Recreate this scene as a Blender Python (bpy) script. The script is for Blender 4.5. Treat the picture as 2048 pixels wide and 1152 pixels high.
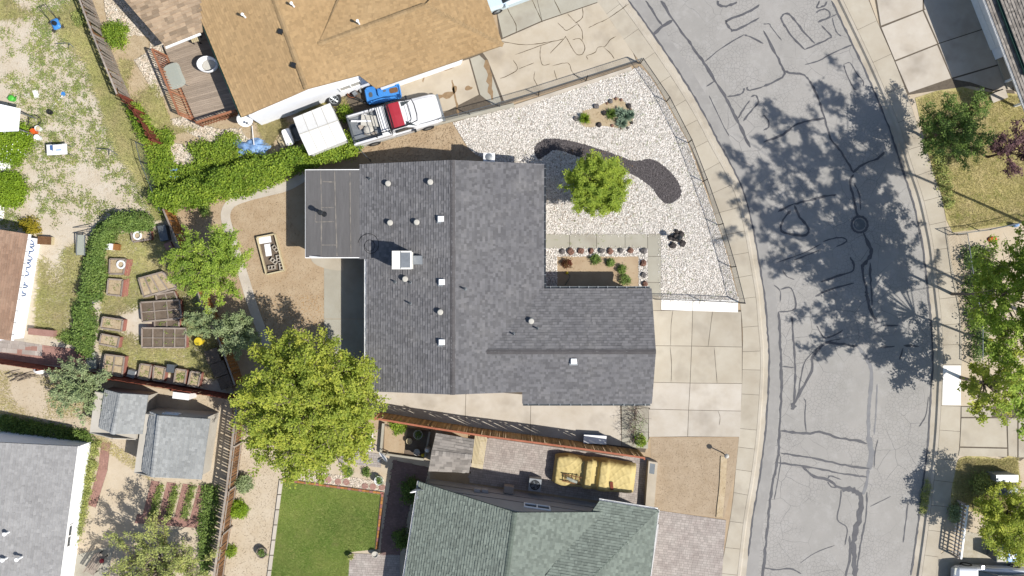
import bpy, math, random
import numpy as np
from mathutils import Vector, Matrix, geometry

for o in list(bpy.data.objects):
    bpy.data.objects.remove(o)
SC = bpy.context.scene
COL = SC.collection
S = 0.029          # metres per photo pixel on the ground
HC = 45.0          # drone height
# ---------------------------------------------------------------- camera
cam = bpy.data.cameras.new('camera')
cam.sensor_fit = 'HORIZONTAL'
cam.angle = 2 * math.atan(1024 * S / HC)
cam.clip_start = 0.5
cam.clip_end = 3000
camo = bpy.data.objects.new('camera', cam)
camo.location = (0, 0, HC)
COL.objects.link(camo)
SC.camera = camo
# ---------------------------------------------------------------- light
SUNV = Vector((0.77, -0.37, 1.0)).normalized()
elev = math.asin(SUNV.z)
azim = math.atan2(SUNV.x, SUNV.y)
w = bpy.data.worlds.new('World')
SC.world = w
w.use_nodes = True
nt = w.node_tree
nt.nodes.clear()
sky = nt.nodes.new('ShaderNodeTexSky')
sky.sky_type = 'NISHITA'
sky.sun_disc = False
sky.sun_elevation = elev
sky.sun_rotation = azim
bg = nt.nodes.new('ShaderNodeBackground')
bg.inputs['Strength'].default_value = 0.1
wo = nt.nodes.new('ShaderNodeOutputWorld')
nt.links.new(sky.outputs[0], bg.inputs[0])
nt.links.new(bg.outputs[0], wo.inputs[0])
sl = bpy.data.lights.new('sun', 'SUN')
sl.energy = 4.8
sl.angle = math.radians(0.55)
sl.color = (1.0, 0.955, 0.88)
so = bpy.data.objects.new('sun', sl)
so.rotation_euler = (-SUNV).to_track_quat('-Z', 'Y').to_euler()
so.location = (20, -10, 60)
COL.objects.link(so)
vs = SC.view_settings
vs.view_transform = 'Standard'
vs.look = 'None'
vs.gamma = 1
vs.exposure = 0.55
vs.use_curve_mapping = False

# ---------------------------------------------------------------- helpers
RND = random.Random(7)
NP = np.random.default_rng(7)
ORG = {}


def P(x, y, h=0.0):
    """photo pixel -> world point at height h"""
    k = S * (1 - h / HC)
    return ((x - 1024) * k, (576 - y) * k, h)


K = 0.55   # photo tone -> surface albedo


def lin(c):
    if isinstance(c, str):
        c = [int(c[i:i + 2], 16) / 255 for i in (0, 2, 4)]
        c = [K * (v / 12.92 if v <= 0.04045 else ((v + 0.055) / 1.055) ** 2.4) for v in c]
    return (c[0], c[1], c[2], 1)


MATS = {}


def mat(name, c1, c2=None, sc=2.0, rough=0.9, bump=0.0, bsc=30.0, rv=0.0, src='face', c3=None, sc3=12.0,
        t3=(0.55, 0.7), metal=0.0, spec=0.25, trans=0.0, stretch=None, alpha=1.0, extra=None, hue=0.0):
    m = bpy.data.materials.new(name)
    MATS[name] = m
    m.use_nodes = True
    n = m.node_tree
    n.nodes.clear()
    N = n.nodes.new
    L = n.links.new
    out = N('ShaderNodeOutputMaterial')
    b = N('ShaderNodeBsdfPrincipled')
    b.inputs['Roughness'].default_value = rough
    b.inputs['Metallic'].default_value = metal
    b.inputs['Specular IOR Level'].default_value = spec
    b.inputs['Alpha'].default_value = alpha
    geo = N('ShaderNodeNewGeometry')
    vec = geo.outputs['Position']
    if stretch:
        mp = N('ShaderNodeMapping')
        mp.inputs['Rotation'].default_value = (0, 0, stretch[0])
        mp.inputs['Scale'].default_value = (stretch[1], stretch[2], 1)
        L(vec, mp.inputs[0])
        vec = mp.outputs[0]

    def noise(s, d=4.0, r=0.6):
        t = N('ShaderNodeTexNoise')
        t.inputs['Scale'].default_value = s
        t.inputs['Detail'].default_value = d
        t.inputs['Roughness'].default_value = r
        L(vec, t.inputs['Vector'])
        return t.outputs['Fac']

    def mix(f, a, bb, mode='MIX'):
        x = N('ShaderNodeMix')
        x.data_type = 'RGBA'
        x.blend_type = mode
        for sk, val in ((x.inputs[0], f), (x.inputs[6], a), (x.inputs[7], bb)):
            if isinstance(val, (int, float)):
                sk.default_value = val
            elif isinstance(val, tuple):
                sk.default_value = val
            else:
                L(val, sk)
        return x.outputs[2]

    def ramp(f, lo, hi):
        r = N('ShaderNodeMapRange')
        r.inputs[1].default_value = lo
        r.inputs[2].default_value = hi
        L(f, r.inputs[0])
        return r.outputs[0]
    col = lin(c1)
    if c2 is not None:
        col = mix(ramp(noise(sc), 0.32, 0.68), lin(c1), lin(c2))
    if c3 is not None:
        col = mix(ramp(noise(sc3, 5.0, 0.7), *t3), col, lin(c3))
    if rv:
        if src == 'face':
            a = N('ShaderNodeAttribute')
            a.attribute_name = 'rnd'
            f = a.outputs['Fac']
        else:
            a = N('ShaderNodeObjectInfo')
            f = a.outputs['Random']
        hs = N('ShaderNodeHueSaturation')
        mr = N('ShaderNodeMapRange')
        mr.inputs[3].default_value = 1 - rv
        mr.inputs[4].default_value = 1 + rv
        L(f, mr.inputs[0])
        L(mr.outputs[0], hs.inputs['Value'])
        if hue:
            mh = N('ShaderNodeMapRange')
            mh.inputs[3].default_value = 0.5 + hue
            mh.inputs[4].default_value = 0.5 - hue
            L(f, mh.inputs[0])
            L(mh.outputs[0], hs.inputs['Hue'])
        if isinstance(col, tuple):
            hs.inputs['Color'].default_value = col
        else:
            L(col, hs.inputs['Color'])
        col = hs.outputs[0]
    if extra:
        col = extra(n, col, vec, mix, ramp, noise)
    if isinstance(col, tuple):
        b.inputs['Base Color'].default_value = col
    else:
        L(col, b.inputs['Base Color'])
    if bump:
        bp = N('ShaderNodeBump')
        bp.inputs['Strength'].default_value = bump
        bp.inputs['Distance'].default_value = 0.05
        L(noise(bsc, 5.0, 0.7), bp.inputs['Height'])
        L(bp.outputs[0], b.inputs['Normal'])
    sh = b.outputs[0]
    if trans:
        tr = N('ShaderNodeBsdfTranslucent')
        if isinstance(col, tuple):
            tr.inputs[0].default_value = col
        else:
            L(col, tr.inputs[0])
        ms = N('ShaderNodeMixShader')
        ms.inputs[0].default_value = trans
        L(sh, ms.inputs[1])
        L(tr.outputs[0], ms.inputs[2])
        sh = ms.outputs[0]
    L(sh, out.inputs[0])
    return m


def np_mesh(name, V, F, rnd=None, m=None, smooth=False):
    """V (n,3), F list of index tuples or (m,k) array"""
    me = bpy.data.meshes.new(name)
    V = np.asarray(V, dtype=np.float32)
    if isinstance(F, np.ndarray):
        k = F.shape[1]
        me.vertices.add(len(V))
        me.vertices.foreach_set('co', V.ravel())
        me.loops.add(F.size)
        me.loops.foreach_set('vertex_index', F.ravel().astype(np.int32))
        me.polygons.add(len(F))
        me.polygons.foreach_set('loop_start', np.arange(0, F.size, k, dtype=np.int32))
        me.update(calc_edges=True)
    else:
        me.from_pydata(V.tolist(), [], F)
        me.update()
    if rnd is not None:
        a = me.attributes.new('rnd', 'FLOAT', 'FACE')
        a.data.foreach_set('value', np.asarray(rnd, dtype=np.float32))
    if smooth:
        me.polygons.foreach_set('use_smooth', np.ones(len(me.polygons), dtype=bool))
    if m is not None:
        me.materials.append(MATS[m] if isinstance(m, str) else m)
    return me


def link(name, me, parent=None, loc=(0, 0, 0), rot=(0, 0, 0), kind=None, scale=None):
    o = bpy.data.objects.new(name, me)
    COL.objects.link(o)
    o.location = loc
    o.rotation_euler = rot
    if scale is not None:
        o.scale = (scale,) * 3 if isinstance(scale, (int, float)) else scale
    if parent is not None:
        o.parent = parent
    if kind:
        o['kind'] = kind
    return o


def tag(o, label, cat, group=None):
    o['label'] = label
    o['category'] = cat
    if group:
        o['group'] = group
    return o


def thing(name, label, cat, loc, group=None, rz=0.0):
    o = bpy.data.objects.new(name, None)
    o.empty_display_size = 0.3
    COL.objects.link(o)
    o.location = loc
    o.rotation_euler = (0, 0, rz)
    ORG[o.name] = tuple(loc)
    return tag(o, label, cat, group)


class MB:
    def __init__(self):
        self.v, self.f, self.r = [], [], []

    def add(self, vs, fs, r=None):
        b = len(self.v)
        self.v.extend([tuple(p) for p in vs])
        self.f.extend([tuple(b + i for i in q) for q in fs])
        rr = RND.random() if r is None else r
        self.r.extend([rr] * len(fs))
        return self

    def box(self, c, d, rz=0.0, r=None, taper=1.0, tilt=None):
        hx, hy, hz = d[0] / 2, d[1] / 2, d[2] / 2
        cs, sn = math.cos(rz), math.sin(rz)
        vs = []
        for z, t in ((-hz, 1.0), (hz, taper)):
            for x, y in ((-hx, -hy), (hx, -hy), (hx, hy), (-hx, hy)):
                p = Vector((x * t, y * t, z))
                if tilt is not None:
                    p = tilt @ p
                vs.append((c[0] + p.x * cs - p.y * sn, c[1] + p.x * sn + p.y * cs, c[2] + p.z))
        return self.add(vs, [(0, 3, 2, 1), (4, 5, 6, 7), (0, 1, 5, 4), (1, 2, 6, 5), (2, 3, 7, 6), (3, 0, 4, 7)], r)

    def bar(self, a, b, wd, ht, r=None):
        a, b = Vector(a), Vector(b)
        d = (b - a)
        L_ = d.length
        d.normalize()
        up = Vector((0, 0, 1)) if abs(d.z) < 0.95 else Vector((1, 0, 0))
        s = d.cross(up).normalized()
        u = s.cross(d)
        vs = []
        for p in (a, b):
            for i, j in ((-1, -1), (1, -1), (1, 1), (-1, 1)):
                vs.append(p + s * (i * wd / 2) + u * (j * ht / 2))
        return self.add(vs, [(0, 1, 2, 3), (7, 6, 5, 4), (0, 4, 5, 1), (1, 5, 6, 2), (2, 6, 7, 3), (3, 7, 4, 0)], r)

    def tube(self, pts, rad, n=6, r=None, cap=True):
        pts = [Vector(p) for p in pts]
        if isinstance(rad, (int, float)):
            rad = [rad] * len(pts)
        vs = []
        for i, p in enumerate(pts):
            d = (pts[min(i + 1, len(pts) - 1)] - pts[max(i - 1, 0)])
            if d.length < 1e-6:
                d = Vector((0, 0, 1))
            d.normalize()
            up = Vector((0, 0, 1)) if abs(d.z) < 0.9 else Vector((1, 0, 0))
            s = d.cross(up).normalized()
            u = s.cross(d)
            for k in range(n):
                a = 2 * math.pi * k / n
                vs.append(p + (s * math.cos(a) + u * math.sin(a)) * rad[i])
        fs = []
        for i in range(len(pts) - 1):
            for k in range(n):
                fs.append((i * n + k, i * n + (k + 1) % n, (i + 1) * n + (k + 1) % n, (i + 1) * n + k))
        if cap:
            fs.append(tuple(range(n))[::-1])
            fs.append(tuple(range((len(pts) - 1) * n, len(pts) * n)))
        return self.add(vs, fs, r)

    def lathe(self, c, prof, n=12, r=None, sq=(1, 1)):
        vs, fs = [], []
        for rad, z in prof:
            for k in range(n):
                a = 2 * math.pi * k / n
                vs.append((c[0] + rad * sq[0] * math.cos(a), c[1] + rad * sq[1] * math.sin(a), c[2] + z))
        for i in range(len(prof) - 1):
            for k in range(n):
                fs.append((i * n + k, i * n + (k + 1) % n, (i + 1) * n + (k + 1) % n, (i + 1) * n + k))
        fs.append(tuple(range(n))[::-1])
        fs.append(tuple(range((len(prof) - 1) * n, len(prof) * n)))
        return self.add(vs, fs, r)

    def prism(self, poly, z0, z1, r=None, zs=None):
        """poly: xy world; zs optional per-vertex top z"""
        n = len(poly)
        area = sum(poly[i][0] * poly[(i + 1) % n][1] - poly[(i + 1) % n][0] * poly[i][1] for i in range(n))
        if area < 0:
            poly = poly[::-1]
            if zs:
                zs = zs[::-1]
        vs = [(p[0], p[1], z0) for p in poly] + [(p[0], p[1], zs[i] if zs else z1) for i, p in enumerate(poly)]
        fs = [tuple(range(n))[::-1], tuple(range(n, 2 * n))]
        fs += [(i, (i + 1) % n, n + (i + 1) % n, n + i) for i in range(n)]
        return self.add(vs, fs, r)

    def slab(self, corners, th, r=None):
        """3-D polygon given thickness downwards"""
        n = len(corners)
        vs = [tuple(p) for p in corners] + [(p[0], p[1], p[2] - th) for p in corners]
        fs = [tuple(range(n)), tuple(range(n, 2 * n))[::-1]]
        fs += [(i, n + i, n + (i + 1) % n, (i + 1) % n) for i in range(n)]
        return self.add(vs, fs, r)

    def mesh(self, name, m, org=(0, 0, 0), smooth=False):
        v = np.array(self.v, dtype=np.float32) - np.array(org, dtype=np.float32)
        return np_mesh(name, v, self.f, self.r, m, smooth)

    def build(self, name, m, parent=None, smooth=False, kind=None, org=None):
        """world coordinates; with a parent the mesh is stored relative to the thing's origin"""
        og = (0, 0, 0)
        if parent is not None:
            p = parent
            while p.parent is not None:
                p = p.parent
            og = ORG.get(p.name, tuple(p.location))
            return link(name, self.mesh(name, m, og, smooth), parent, kind=kind)
        if org is not None:
            og = org
        o = link(name, self.mesh(name, m, og, smooth), None, loc=og, kind=kind)
        ORG[o.name] = tuple(og)
        return o


def lathe(c, prof, n=12, sq=(1, 1)):
    return MB().lathe(c, prof, n, sq=sq)


def pp(*pts, h=0.0):
    return [P(x, y, h)[:2] for x, y in pts]


def sheet(name, pts, z, m, kind='structure', th=0.05, parent=None):
    return MB().prism(pp(*pts), z - th, z).build(name, m, parent, kind=kind)


def smooth_poly(pts, n=6, closed=True):
    """Catmull-Rom through pixel points"""
    out = []
    k = len(pts)
    rng = range(k) if closed else range(k - 1)
    for i in rng:
        if closed:
            p0, p1, p2, p3 = (pts[(i + j - 1) % k] for j in range(4))
        else:
            p0, p1, p2, p3 = pts[max(i - 1, 0)], pts[i], pts[i + 1], pts[min(i + 2, k - 1)]
        for s in range(n):
            t = s / n
            q = [0.5 * (2 * p1[a] + (p2[a] - p0[a]) * t + (2 * p0[a] - 5 * p1[a] + 4 * p2[a] - p3[a]) * t * t
                        + (3 * p1[a] - p0[a] - 3 * p2[a] + p3[a]) * t ** 3) for a in (0, 1)]
            out.append(tuple(q))
    if not closed:
        out.append(tuple(pts[-1]))
    return out


def in_poly(x, y, poly):
    c = False
    j = len(poly) - 1
    for i in range(len(poly)):
        xi, yi = poly[i]
        xj, yj = poly[j]
        if (yi > y) != (yj > y) and x < (xj - xi) * (y - yi) / (yj - yi) + xi:
            c = not c
        j = i
    return c


def np_in_poly(X, Y, poly):
    c = np.zeros(len(X), dtype=bool)
    j = len(poly) - 1
    for i in range(len(poly)):
        xi, yi = poly[i]
        xj, yj = poly[j]
        if yi != yj:
            c ^= ((yi > Y) != (yj > Y)) & (X < (xj - xi) * (Y - yi) / (yj - yi) + xi)
        j = i
    return c


def scatter(poly, n, holes=()):
    """n random world xy points in a world polygon"""
    a = np.array(poly)
    lo, hi = a.min(0), a.max(0)
    out = np.zeros((0, 2))
    for _ in range(40):
        q = NP.random((n * 2, 2)) * (hi - lo) + lo
        k = np_in_poly(q[:, 0], q[:, 1], poly)
        for hpoly in holes:
            k &= ~np_in_poly(q[:, 0], q[:, 1], hpoly)
        out = np.vstack([out, q[k]])
        if len(out) >= n:
            break
    return out[:n]


def vnoise(x, y, sc, seed=0):
    """cheap smooth noise 0..1 for masks"""
    r = np.random.default_rng(seed + 99)
    s = np.zeros_like(x)
    for _ in range(5):
        a = r.random() * 6.28
        f = sc * (0.6 + r.random())
        s += np.sin((x * math.cos(a) + y * math.sin(a)) * f + r.random() * 6.28)
    return 0.5 + s / 7


def leaf_quads(pts, size, up=0.5, asp=0.55, base_r=None, var=0.35):
    """flat leaf faces at pts; returns V,F,rnd"""
    n = len(pts)
    nv = NP.normal(size=(n, 3))
    nv[:, 2] = np.abs(nv[:, 2]) + up
    nv /= np.linalg.norm(nv, axis=1, keepdims=True)
    t = NP.normal(size=(n, 3))
    t -= nv * (t * nv).sum(1, keepdims=True)
    t /= np.linalg.norm(t, axis=1, keepdims=True) + 1e-9
    b = np.cross(nv, t)
    sz = size * (1 - var + 2 * var * NP.random((n, 1)))
    V = np.stack([pts - t * sz * .5, pts + b * sz * asp * .5, pts + t * sz * .5, pts - b * sz * asp * .5], axis=1).reshape(-1, 3)
    F = np.arange(4 * n).reshape(n, 4)
    r = NP.random(n) if base_r is None else np.clip(base_r * .6 + NP.random(n) * .4, 0, 1)
    return V, F, r


def clusters(C, per, rc):
    """points round each cluster centre"""
    n = len(C)
    off = NP.normal(size=(n, per, 3)) * (np.array(rc) if np.ndim(rc) else rc)
    pts = (C[:, None, :] + off).reshape(-1, 3)
    r = np.repeat(NP.random(n), per)
    return pts, r


def foliage(name, pts, size, m, parent=None, up=0.5, asp=0.55, base_r=None, kind=None, label=None, org=(0, 0, 0)):
    V, F, r = leaf_quads(pts, size, up, asp, base_r)
    if parent is not None:
        p = parent
        while p.parent is not None:
            p = p.parent
        org = ORG[p.name]
    me = np_mesh(name, V - np.array(org), F, r, m)
    o = link(name, me, parent, loc=(0, 0, 0) if parent is not None else org, kind=kind)
    if parent is None:
        ORG[o.name] = tuple(org)
    return o


def blades(name, xy, z, hgt, m, wd=0.012, lean=0.4, kind='stuff', parent=None, base_r=None):
    """grass: one bent triangle pair per blade"""
    n = len(xy)
    a = NP.random(n) * 6.283
    h = hgt * (0.5 + NP.random(n))
    dx, dy = np.cos(a), np.sin(a)
    ln = lean * h * (0.4 + NP.random(n) * 1.2)
    b = np.stack([xy[:, 0], xy[:, 1], np.full(n, z)], 1)
    s = np.stack([-dy, dx, np.zeros(n)], 1) * wd
    tip = b + np.stack([dx * ln, dy * ln, h], 1)
    V = np.stack([b - s, b + s, tip], 1).reshape(-1, 3)
    F = np.arange(3 * n).reshape(n, 3)
    r = NP.random(n) if base_r is None else np.clip(base_r * .7 + NP.random(n) * .3, 0, 1)
    return link(name, np_mesh(name, V, F, r, m), parent, kind=kind)


def stones(name, xyz, size, m, parent=None, kind='stuff', flat=0.7):
    """little 6-point pebbles, 8 triangles each"""
    n = len(xyz)
    base = np.array([(1, 0, 0), (0, 1, 0), (-1, 0, 0), (0, -1, 0), (0, 0, 1), (0, 0, -1)], float)
    J = base[None] * (0.6 + 0.8 * NP.random((n, 6, 1))) + NP.normal(size=(n, 6, 3)) * 0.15
    sz = size * (0.5 + NP.random((n, 1, 1)))
    J = J * sz
    J[:, :, 2] *= flat
    a = NP.random(n) * 6.283
    c, s = np.cos(a)[:, None], np.sin(a)[:, None]
    x = J[:, :, 0] * c - J[:, :, 1] * s
    y = J[:, :, 0] * s + J[:, :, 1] * c
    V = (np.stack([x, y, J[:, :, 2]], 2) + xyz[:, None, :]).reshape(-1, 3)
    T = np.array([(0, 1, 4), (1, 2, 4), (2, 3, 4), (3, 0, 4), (1, 0, 5), (2, 1, 5), (3, 2, 5), (0, 3, 5)])
    F = (np.arange(n)[:, None, None] * 6 + T[None]).reshape(-1, 3)
    return link(name, np_mesh(name, V, F, np.repeat(NP.random(n), 8), m), parent, kind=kind)


def ribbon(pts, wd, z, jitter=0.0, mb=None, steps=4, ht=0.006):
    """flat painted / sealed line with ragged edges along pixel points; world widths"""
    q = smooth_poly(pts, steps, closed=False)
    w_ = [Vector(P(x, y)[:2]) for x, y in q]
    # densify
    d = [w_[0]]
    for a, b in zip(w_, w_[1:]):
        k = max(1, int((b - a).length / 0.18))
        for i in range(1, k + 1):
            d.append(a.lerp(b, i / k))
    mb = mb or MB()
    vs, fs = [], []
    n = len(d)
    for i, p in enumerate(d):
        t = d[min(i + 1, n - 1)] - d[max(i - 1, 0)]
        if t.length < 1e-6:
            t = Vector((1, 0))
        t.normalize()
        nn = Vector((-t.y, t.x))
        e = 0.35 if i in (0, n - 1) else 1.0
        wl = wd * .5 * e * (1 + jitter * (RND.random() * 2 - 1))
        wr = wd * .5 * e * (1 + jitter * (RND.random() * 2 - 1))
        c = nn * (jitter * wd * .3 * (RND.random() - .5))
        a, b = p + c + nn * wl, p + c - nn * wr
        vs += [(a.x, a.y, z), (b.x, b.y, z)]
    for i in range(n - 1):
        fs.append((2 * i, 2 * i + 1, 2 * i + 3, 2 * i + 2))
    return mb.add(vs, fs)


def clip_convex(poly, clip):
    """Sutherland-Hodgman, clip is CCW convex"""
    out = poly
    m = len(clip)
    for i in range(m):
        ax, ay = clip[i]
        bx, by = clip[(i + 1) % m]
        inp, out = out, []
        if not inp:
            break
        for j in range(len(inp)):
            p, q = inp[j - 1], inp[j]
            sp = (bx - ax) * (p[1] - ay) - (by - ay) * (p[0] - ax)
            sq = (bx - ax) * (q[1] - ay) - (by - ay) * (q[0] - ax)
            if (sp >= 0) != (sq >= 0):
                t = sp / (sp - sq)
                out.append((p[0] + (q[0] - p[0]) * t, p[1] + (q[1] - p[1]) * t))
            if sq >= 0:
                out.append(q)
    return out


def shingles(mb, corners, expo=0.143, tab=0.30, th=0.014, tabvar=0.5):
    """laminated shingle courses on a convex roof polygon; corners[0]->corners[1] is the eave"""
    c = [Vector(p) for p in corners]
    a = c[0]
    u = (c[1] - c[0]).normalized()
    far = max(c[2:], key=lambda p: ((p - a) - u * (p - a).dot(u)).length)
    v = ((far - a) - u * (far - a).dot(u)).normalized()
    n = u.cross(v)
    if n.z < 0:
        n = -n
    uv = [((p - a).dot(u), (p - a).dot(v)) for p in c]
    ar = sum(uv[i][0] * uv[(i + 1) % len(uv)][1] - uv[(i + 1) % len(uv)][0] * uv[i][1] for i in range(len(uv)))
    if ar < 0:
        uv = uv[::-1]
    u0, u1 = min(p[0] for p in uv), max(p[0] for p in uv)
    v1 = max(p[1] for p in uv)
    k = 0
    vv = 0.0
    while vv < v1:
        x = u0 - RND.random() * tab
        while x < u1:
            wd = tab * (1 - tabvar + 2 * tabvar * RND.random())
            thick = th * (0.55 + 0.9 * RND.random())
            poly = clip_convex([(x, vv), (x + wd, vv), (x + wd, vv + expo + .004), (x, vv + expo + .004)], uv)
            x += wd
            if len(poly) < 3:
                continue
            vs = []
            for (pu, pv) in poly:
                t = (pv - vv) / expo
                vs.append(a + u * pu + v * pv + n * (0.004 + thick * (1 - t)))
            m_ = len(vs)
            fs = [tuple(range(m_))]
            low = [i for i, p in enumerate(poly) if p[1] < vv + 1e-4]
            if len(low) == 2:
                i, j = low
                vs += [vs[i] - n * (thick + .004), vs[j] - n * (thick + .004)]
                fs.append((i, j, m_ + 1, m_))
            mb.add(vs, fs)
        vv += expo
        k += 1
    return mb


def ridge_caps(mb, a, b, wd=0.26, step=0.2, drop=0.035):
    a, b = Vector(a), Vector(b)
    d = b - a
    L_ = d.length
    d.normalize()
    s = d.cross(Vector((0, 0, 1))).normalized()
    n = int(L_ / step)
    for i in range(n):
        p = a + d * (i * L_ / n)
        q = a + d * ((i + 1.06) * L_ / n)
        z0, z1 = Vector((0, 0, .042)), Vector((0, 0, .026))
        e = Vector((0, 0, -drop))
        vs = [p + z0, q + z1, p + z0 + s * wd / 2 + e, q + z1 + s * wd / 2 + e, p + z0 - s * wd / 2 + e, q + z1 - s * wd / 2 + e]
        mb.add(vs, [(0, 1, 3, 2), (0, 4, 5, 1), (0, 2, 4)])
    return mb
# ================================================================ materials


def road_extra(n, col, vec, mix, ramp, noise):
    N, L = n.nodes.new, n.links.new

    def cracks(scale, wd):
        nz = N('ShaderNodeTexNoise')
        nz.inputs['Scale'].default_value = scale * 1.3
        nz.inputs['Detail'].default_value = 2
        L(vec, nz.inputs['Vector'])
        ad = N('ShaderNodeVectorMath')
        ad.operation = 'MULTIPLY_ADD'
        ad.inputs[1].default_value = (0.35 / scale,) * 3
        L(nz.outputs['Color'], ad.inputs[0])
        L(vec, ad.inputs[2])
        v = N('ShaderNodeTexVoronoi')
        v.feature = 'DISTANCE_TO_EDGE'
        v.voronoi_dimensions = '2D'
        v.inputs['Scale'].default_value = scale
        L(ad.outputs[0], v.inputs['Vector'])
        return ramp(v.outputs['Distance'], wd, wd * 0.25)

    def mul(a, b, k=1.0):
        x = N('ShaderNodeMath')
        x.operation = 'MULTIPLY'
        L(a, x.inputs[0])
        L(b, x.inputs[1])
        if k != 1.0:
            y = N('ShaderNodeMath')
            y.operation = 'MULTIPLY'
            y.inputs[1].default_value = k
            L(x.outputs[0], y.inputs[0])
            return y.outputs[0]
        return x.outputs[0]
    dark = lin('5C5C60')
    m1 = ramp(noise(0.42, 2.0), 0.43, 0.58)
    col = mix(mul(cracks(4.6, 0.06), m1, 0.45), col, dark)
    # oil drips, dusty wheel tracks and patched areas
    f = ramp(noise(1.1, 6.0, .75), 0.6, 0.78)
    g = N('ShaderNodeMath')
    g.operation = 'MULTIPLY'
    g.inputs[1].default_value = 0.3
    L(f, g.inputs[0])
    col = mix(g.outputs[0], col, lin('7E7C7A'))
    f = ramp(noise(14.0, 3.0, .8), 0.55, 0.75)
    g = N('ShaderNodeMath')
    g.operation = 'MULTIPLY'
    g.inputs[1].default_value = 0.25
    L(f, g.inputs[0])
    col = mix(g.outputs[0], col, lin('8A8886'))
    m2 = ramp(noise(0.17, 2.0), 0.46, 0.6)
    col = mix(mul(cracks(0.8, 0.012), m2, 0.7), col, dark)
    return col


def concrete_extra(n, col, vec, mix, ramp, noise):
    f = ramp(noise(0.5, 3.0), 0.52, 0.75)
    g = n.nodes.new('ShaderNodeMath')
    g.operation = 'MULTIPLY'
    g.inputs[1].default_value = 0.5
    n.links.new(f, g.inputs[0])
    return mix(g.outputs[0], col, lin('9C9182'))


mat('ground_soil', 'E0D1BA', 'D3C1A6', 0.8, bump=.35, bsc=14, c3='8F7A5C', sc3=5, t3=(.62, .8))
mat('pale_soil', 'E6DBC9', 'D9CAB2', 0.9, bump=.4, bsc=9, c3='BFAB8C', sc3=3.2, t3=(.55, .78))
mat('brown_soil', 'CDB799', 'BDA485', 1.1, bump=.4, bsc=12, c3='AA8E6B', sc3=4, t3=(.56, .75))
mat('bare_lot', 'C6B298', 'B8A388', 1.4, bump=.5, bsc=11, c3='A58D72', sc3=7, t3=(.58, .8))
mat('dark_soil', '8A7B6C', '776859', 3, bump=.8, bsc=20)
mat('bed_soil', 'D6C3A4', 'C4AE8C', 2.5, bump=.7, bsc=16, c3='8E7B58', sc3=9)
mat('asphalt', 'BBB7B2', 'AEABA6', 0.3, rough=.92, bump=.25, bsc=60, c3='C2BFBB', sc3=1.6, t3=(.5, .8), extra=road_extra)
mat('asphalt_edge', 'B2AFAB', 'A7A4A0', 0.8, rough=.92, bump=.25, bsc=60, c3='BAB7B2', sc3=3, t3=(.5, .8))
mat('tar', '5E5E63', '6E6E72', 2.5, rough=.7, bump=.2, bsc=30)
mat('tar_faint', '8A8A8D', '9A9A9C', 2.5, rough=.85, bump=.2, bsc=30)
mat('concrete', 'D3CAB9', 'C6BBA8', 0.7, bump=.2, bsc=50, rv=.05, src='obj', extra=concrete_extra)
mat('kerb_concrete', 'D8CFC0', 'C8BDAB', 0.9, bump=.3, bsc=40, extra=concrete_extra)
mat('concrete_grey', 'C4C0B2', 'B9B3A3', 0.7, bump=.2, bsc=50, rv=.05, src='obj', extra=concrete_extra)
mat('concrete_pale', 'E0D7CA', 'D3C8B8', 0.9, bump=.25, bsc=40, rv=.05, src='obj', extra=concrete_extra)
mat('concrete_tan', 'DDD1BE', 'D0C2AB', 0.7, bump=.25, bsc=40, rv=.04, src='obj', extra=concrete_extra)
mat('concrete_white', (.74, .72, .69), (.68, .66, .62), 1.5, bump=.2, bsc=40)
mat('joint', '7D7264', '6B6155', 6, bump=.4)
mat('crack', '6E5F48', '57492F', 7, bump=.4)
mat('stain', '9C8162', 'B09675', 6, bump=.3)
mat('gravel_base', 'CFC5B9', 'BDB1A4', 9, bump=.5, bsc=45, c3='A2968A', sc3=30, t3=(.55, .68))
mat('white_gravel', (.56, .535, .50), (.47, .44, .40), 4, rv=.36, hue=.02)
mat('tan_gravel', 'F0E6D6', 'D8C8B0', 3, rv=.38, hue=.02)
mat('black_gravel', '7C7677', '686263', 9, bump=.4, bsc=50, rv=.4)
mat('lawn_soil', '8C9E52', 'A0A860', 1.2, bump=.6, bsc=30)
mat('lawn_blade', '98BC54', 'BCCC70', 0.7, c3='CCC888', sc3=1.3, t3=(.56, .78), rv=.35, trans=.4, hue=.015)
mat('dry_lawn', 'DCCB96', 'C4B878', 1.0, bump=.6, bsc=25, c3='8E9440', sc3=1.8, t3=(.5, .65))
mat('dry_blade', 'EADBA4', 'D8D08C', 1.0, rv=.35, trans=.35)
mat('weed_blade', 'D6D68C', 'E8DCA4', 0.9, rv=.35, trans=.35)
mat('weed_leaf', '94AE5C', 'AAB862', 1.2, rv=.4, trans=.25)
mat('weed_grey', '98AC68', 'B2B668', 2, rv=.35, trans=.2)
mat('paver_red', 'C0968A', 'AC8478', 1.2, bump=.3, rv=.1)
mat('paver_grey', 'C9C0B8', 'B5A9A2', 1.2, bump=.3, rv=.13)
mat('paver_brown', '9E827A', '8C746E', 1.2, bump=.3, rv=.14)
mat('shingle_grey', '838284', '7C7B7E', 0.25, bump=.4, bsc=90, rv=.22, c3='8E8C8C', sc3=.8, t3=(.5, .8))
mat('shingle_cap', '6E6B6C', '656263', 2, bump=.5, bsc=90, rv=.08)
mat('shingle_tan', 'CBAC80', 'C2A276', 0.3, bump=.35, bsc=90, rv=.12)
mat('shingle_tan_cap', 'BCA17A', 'B2966E', 2, bump=.5, bsc=90, rv=.1)
mat('shake', 'C9B296', 'BAA186', 1.6, bump=.5, bsc=40, rv=.3, stretch=(.35, 1, 5))
mat('shingle_green', '8F998F', '868F86', 0.4, bump=.4, bsc=90, rv=.2)
mat('shingle_green_cap', '778278', '6E796F', 1.1, bump=.5, bsc=90, rv=.1)
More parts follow.
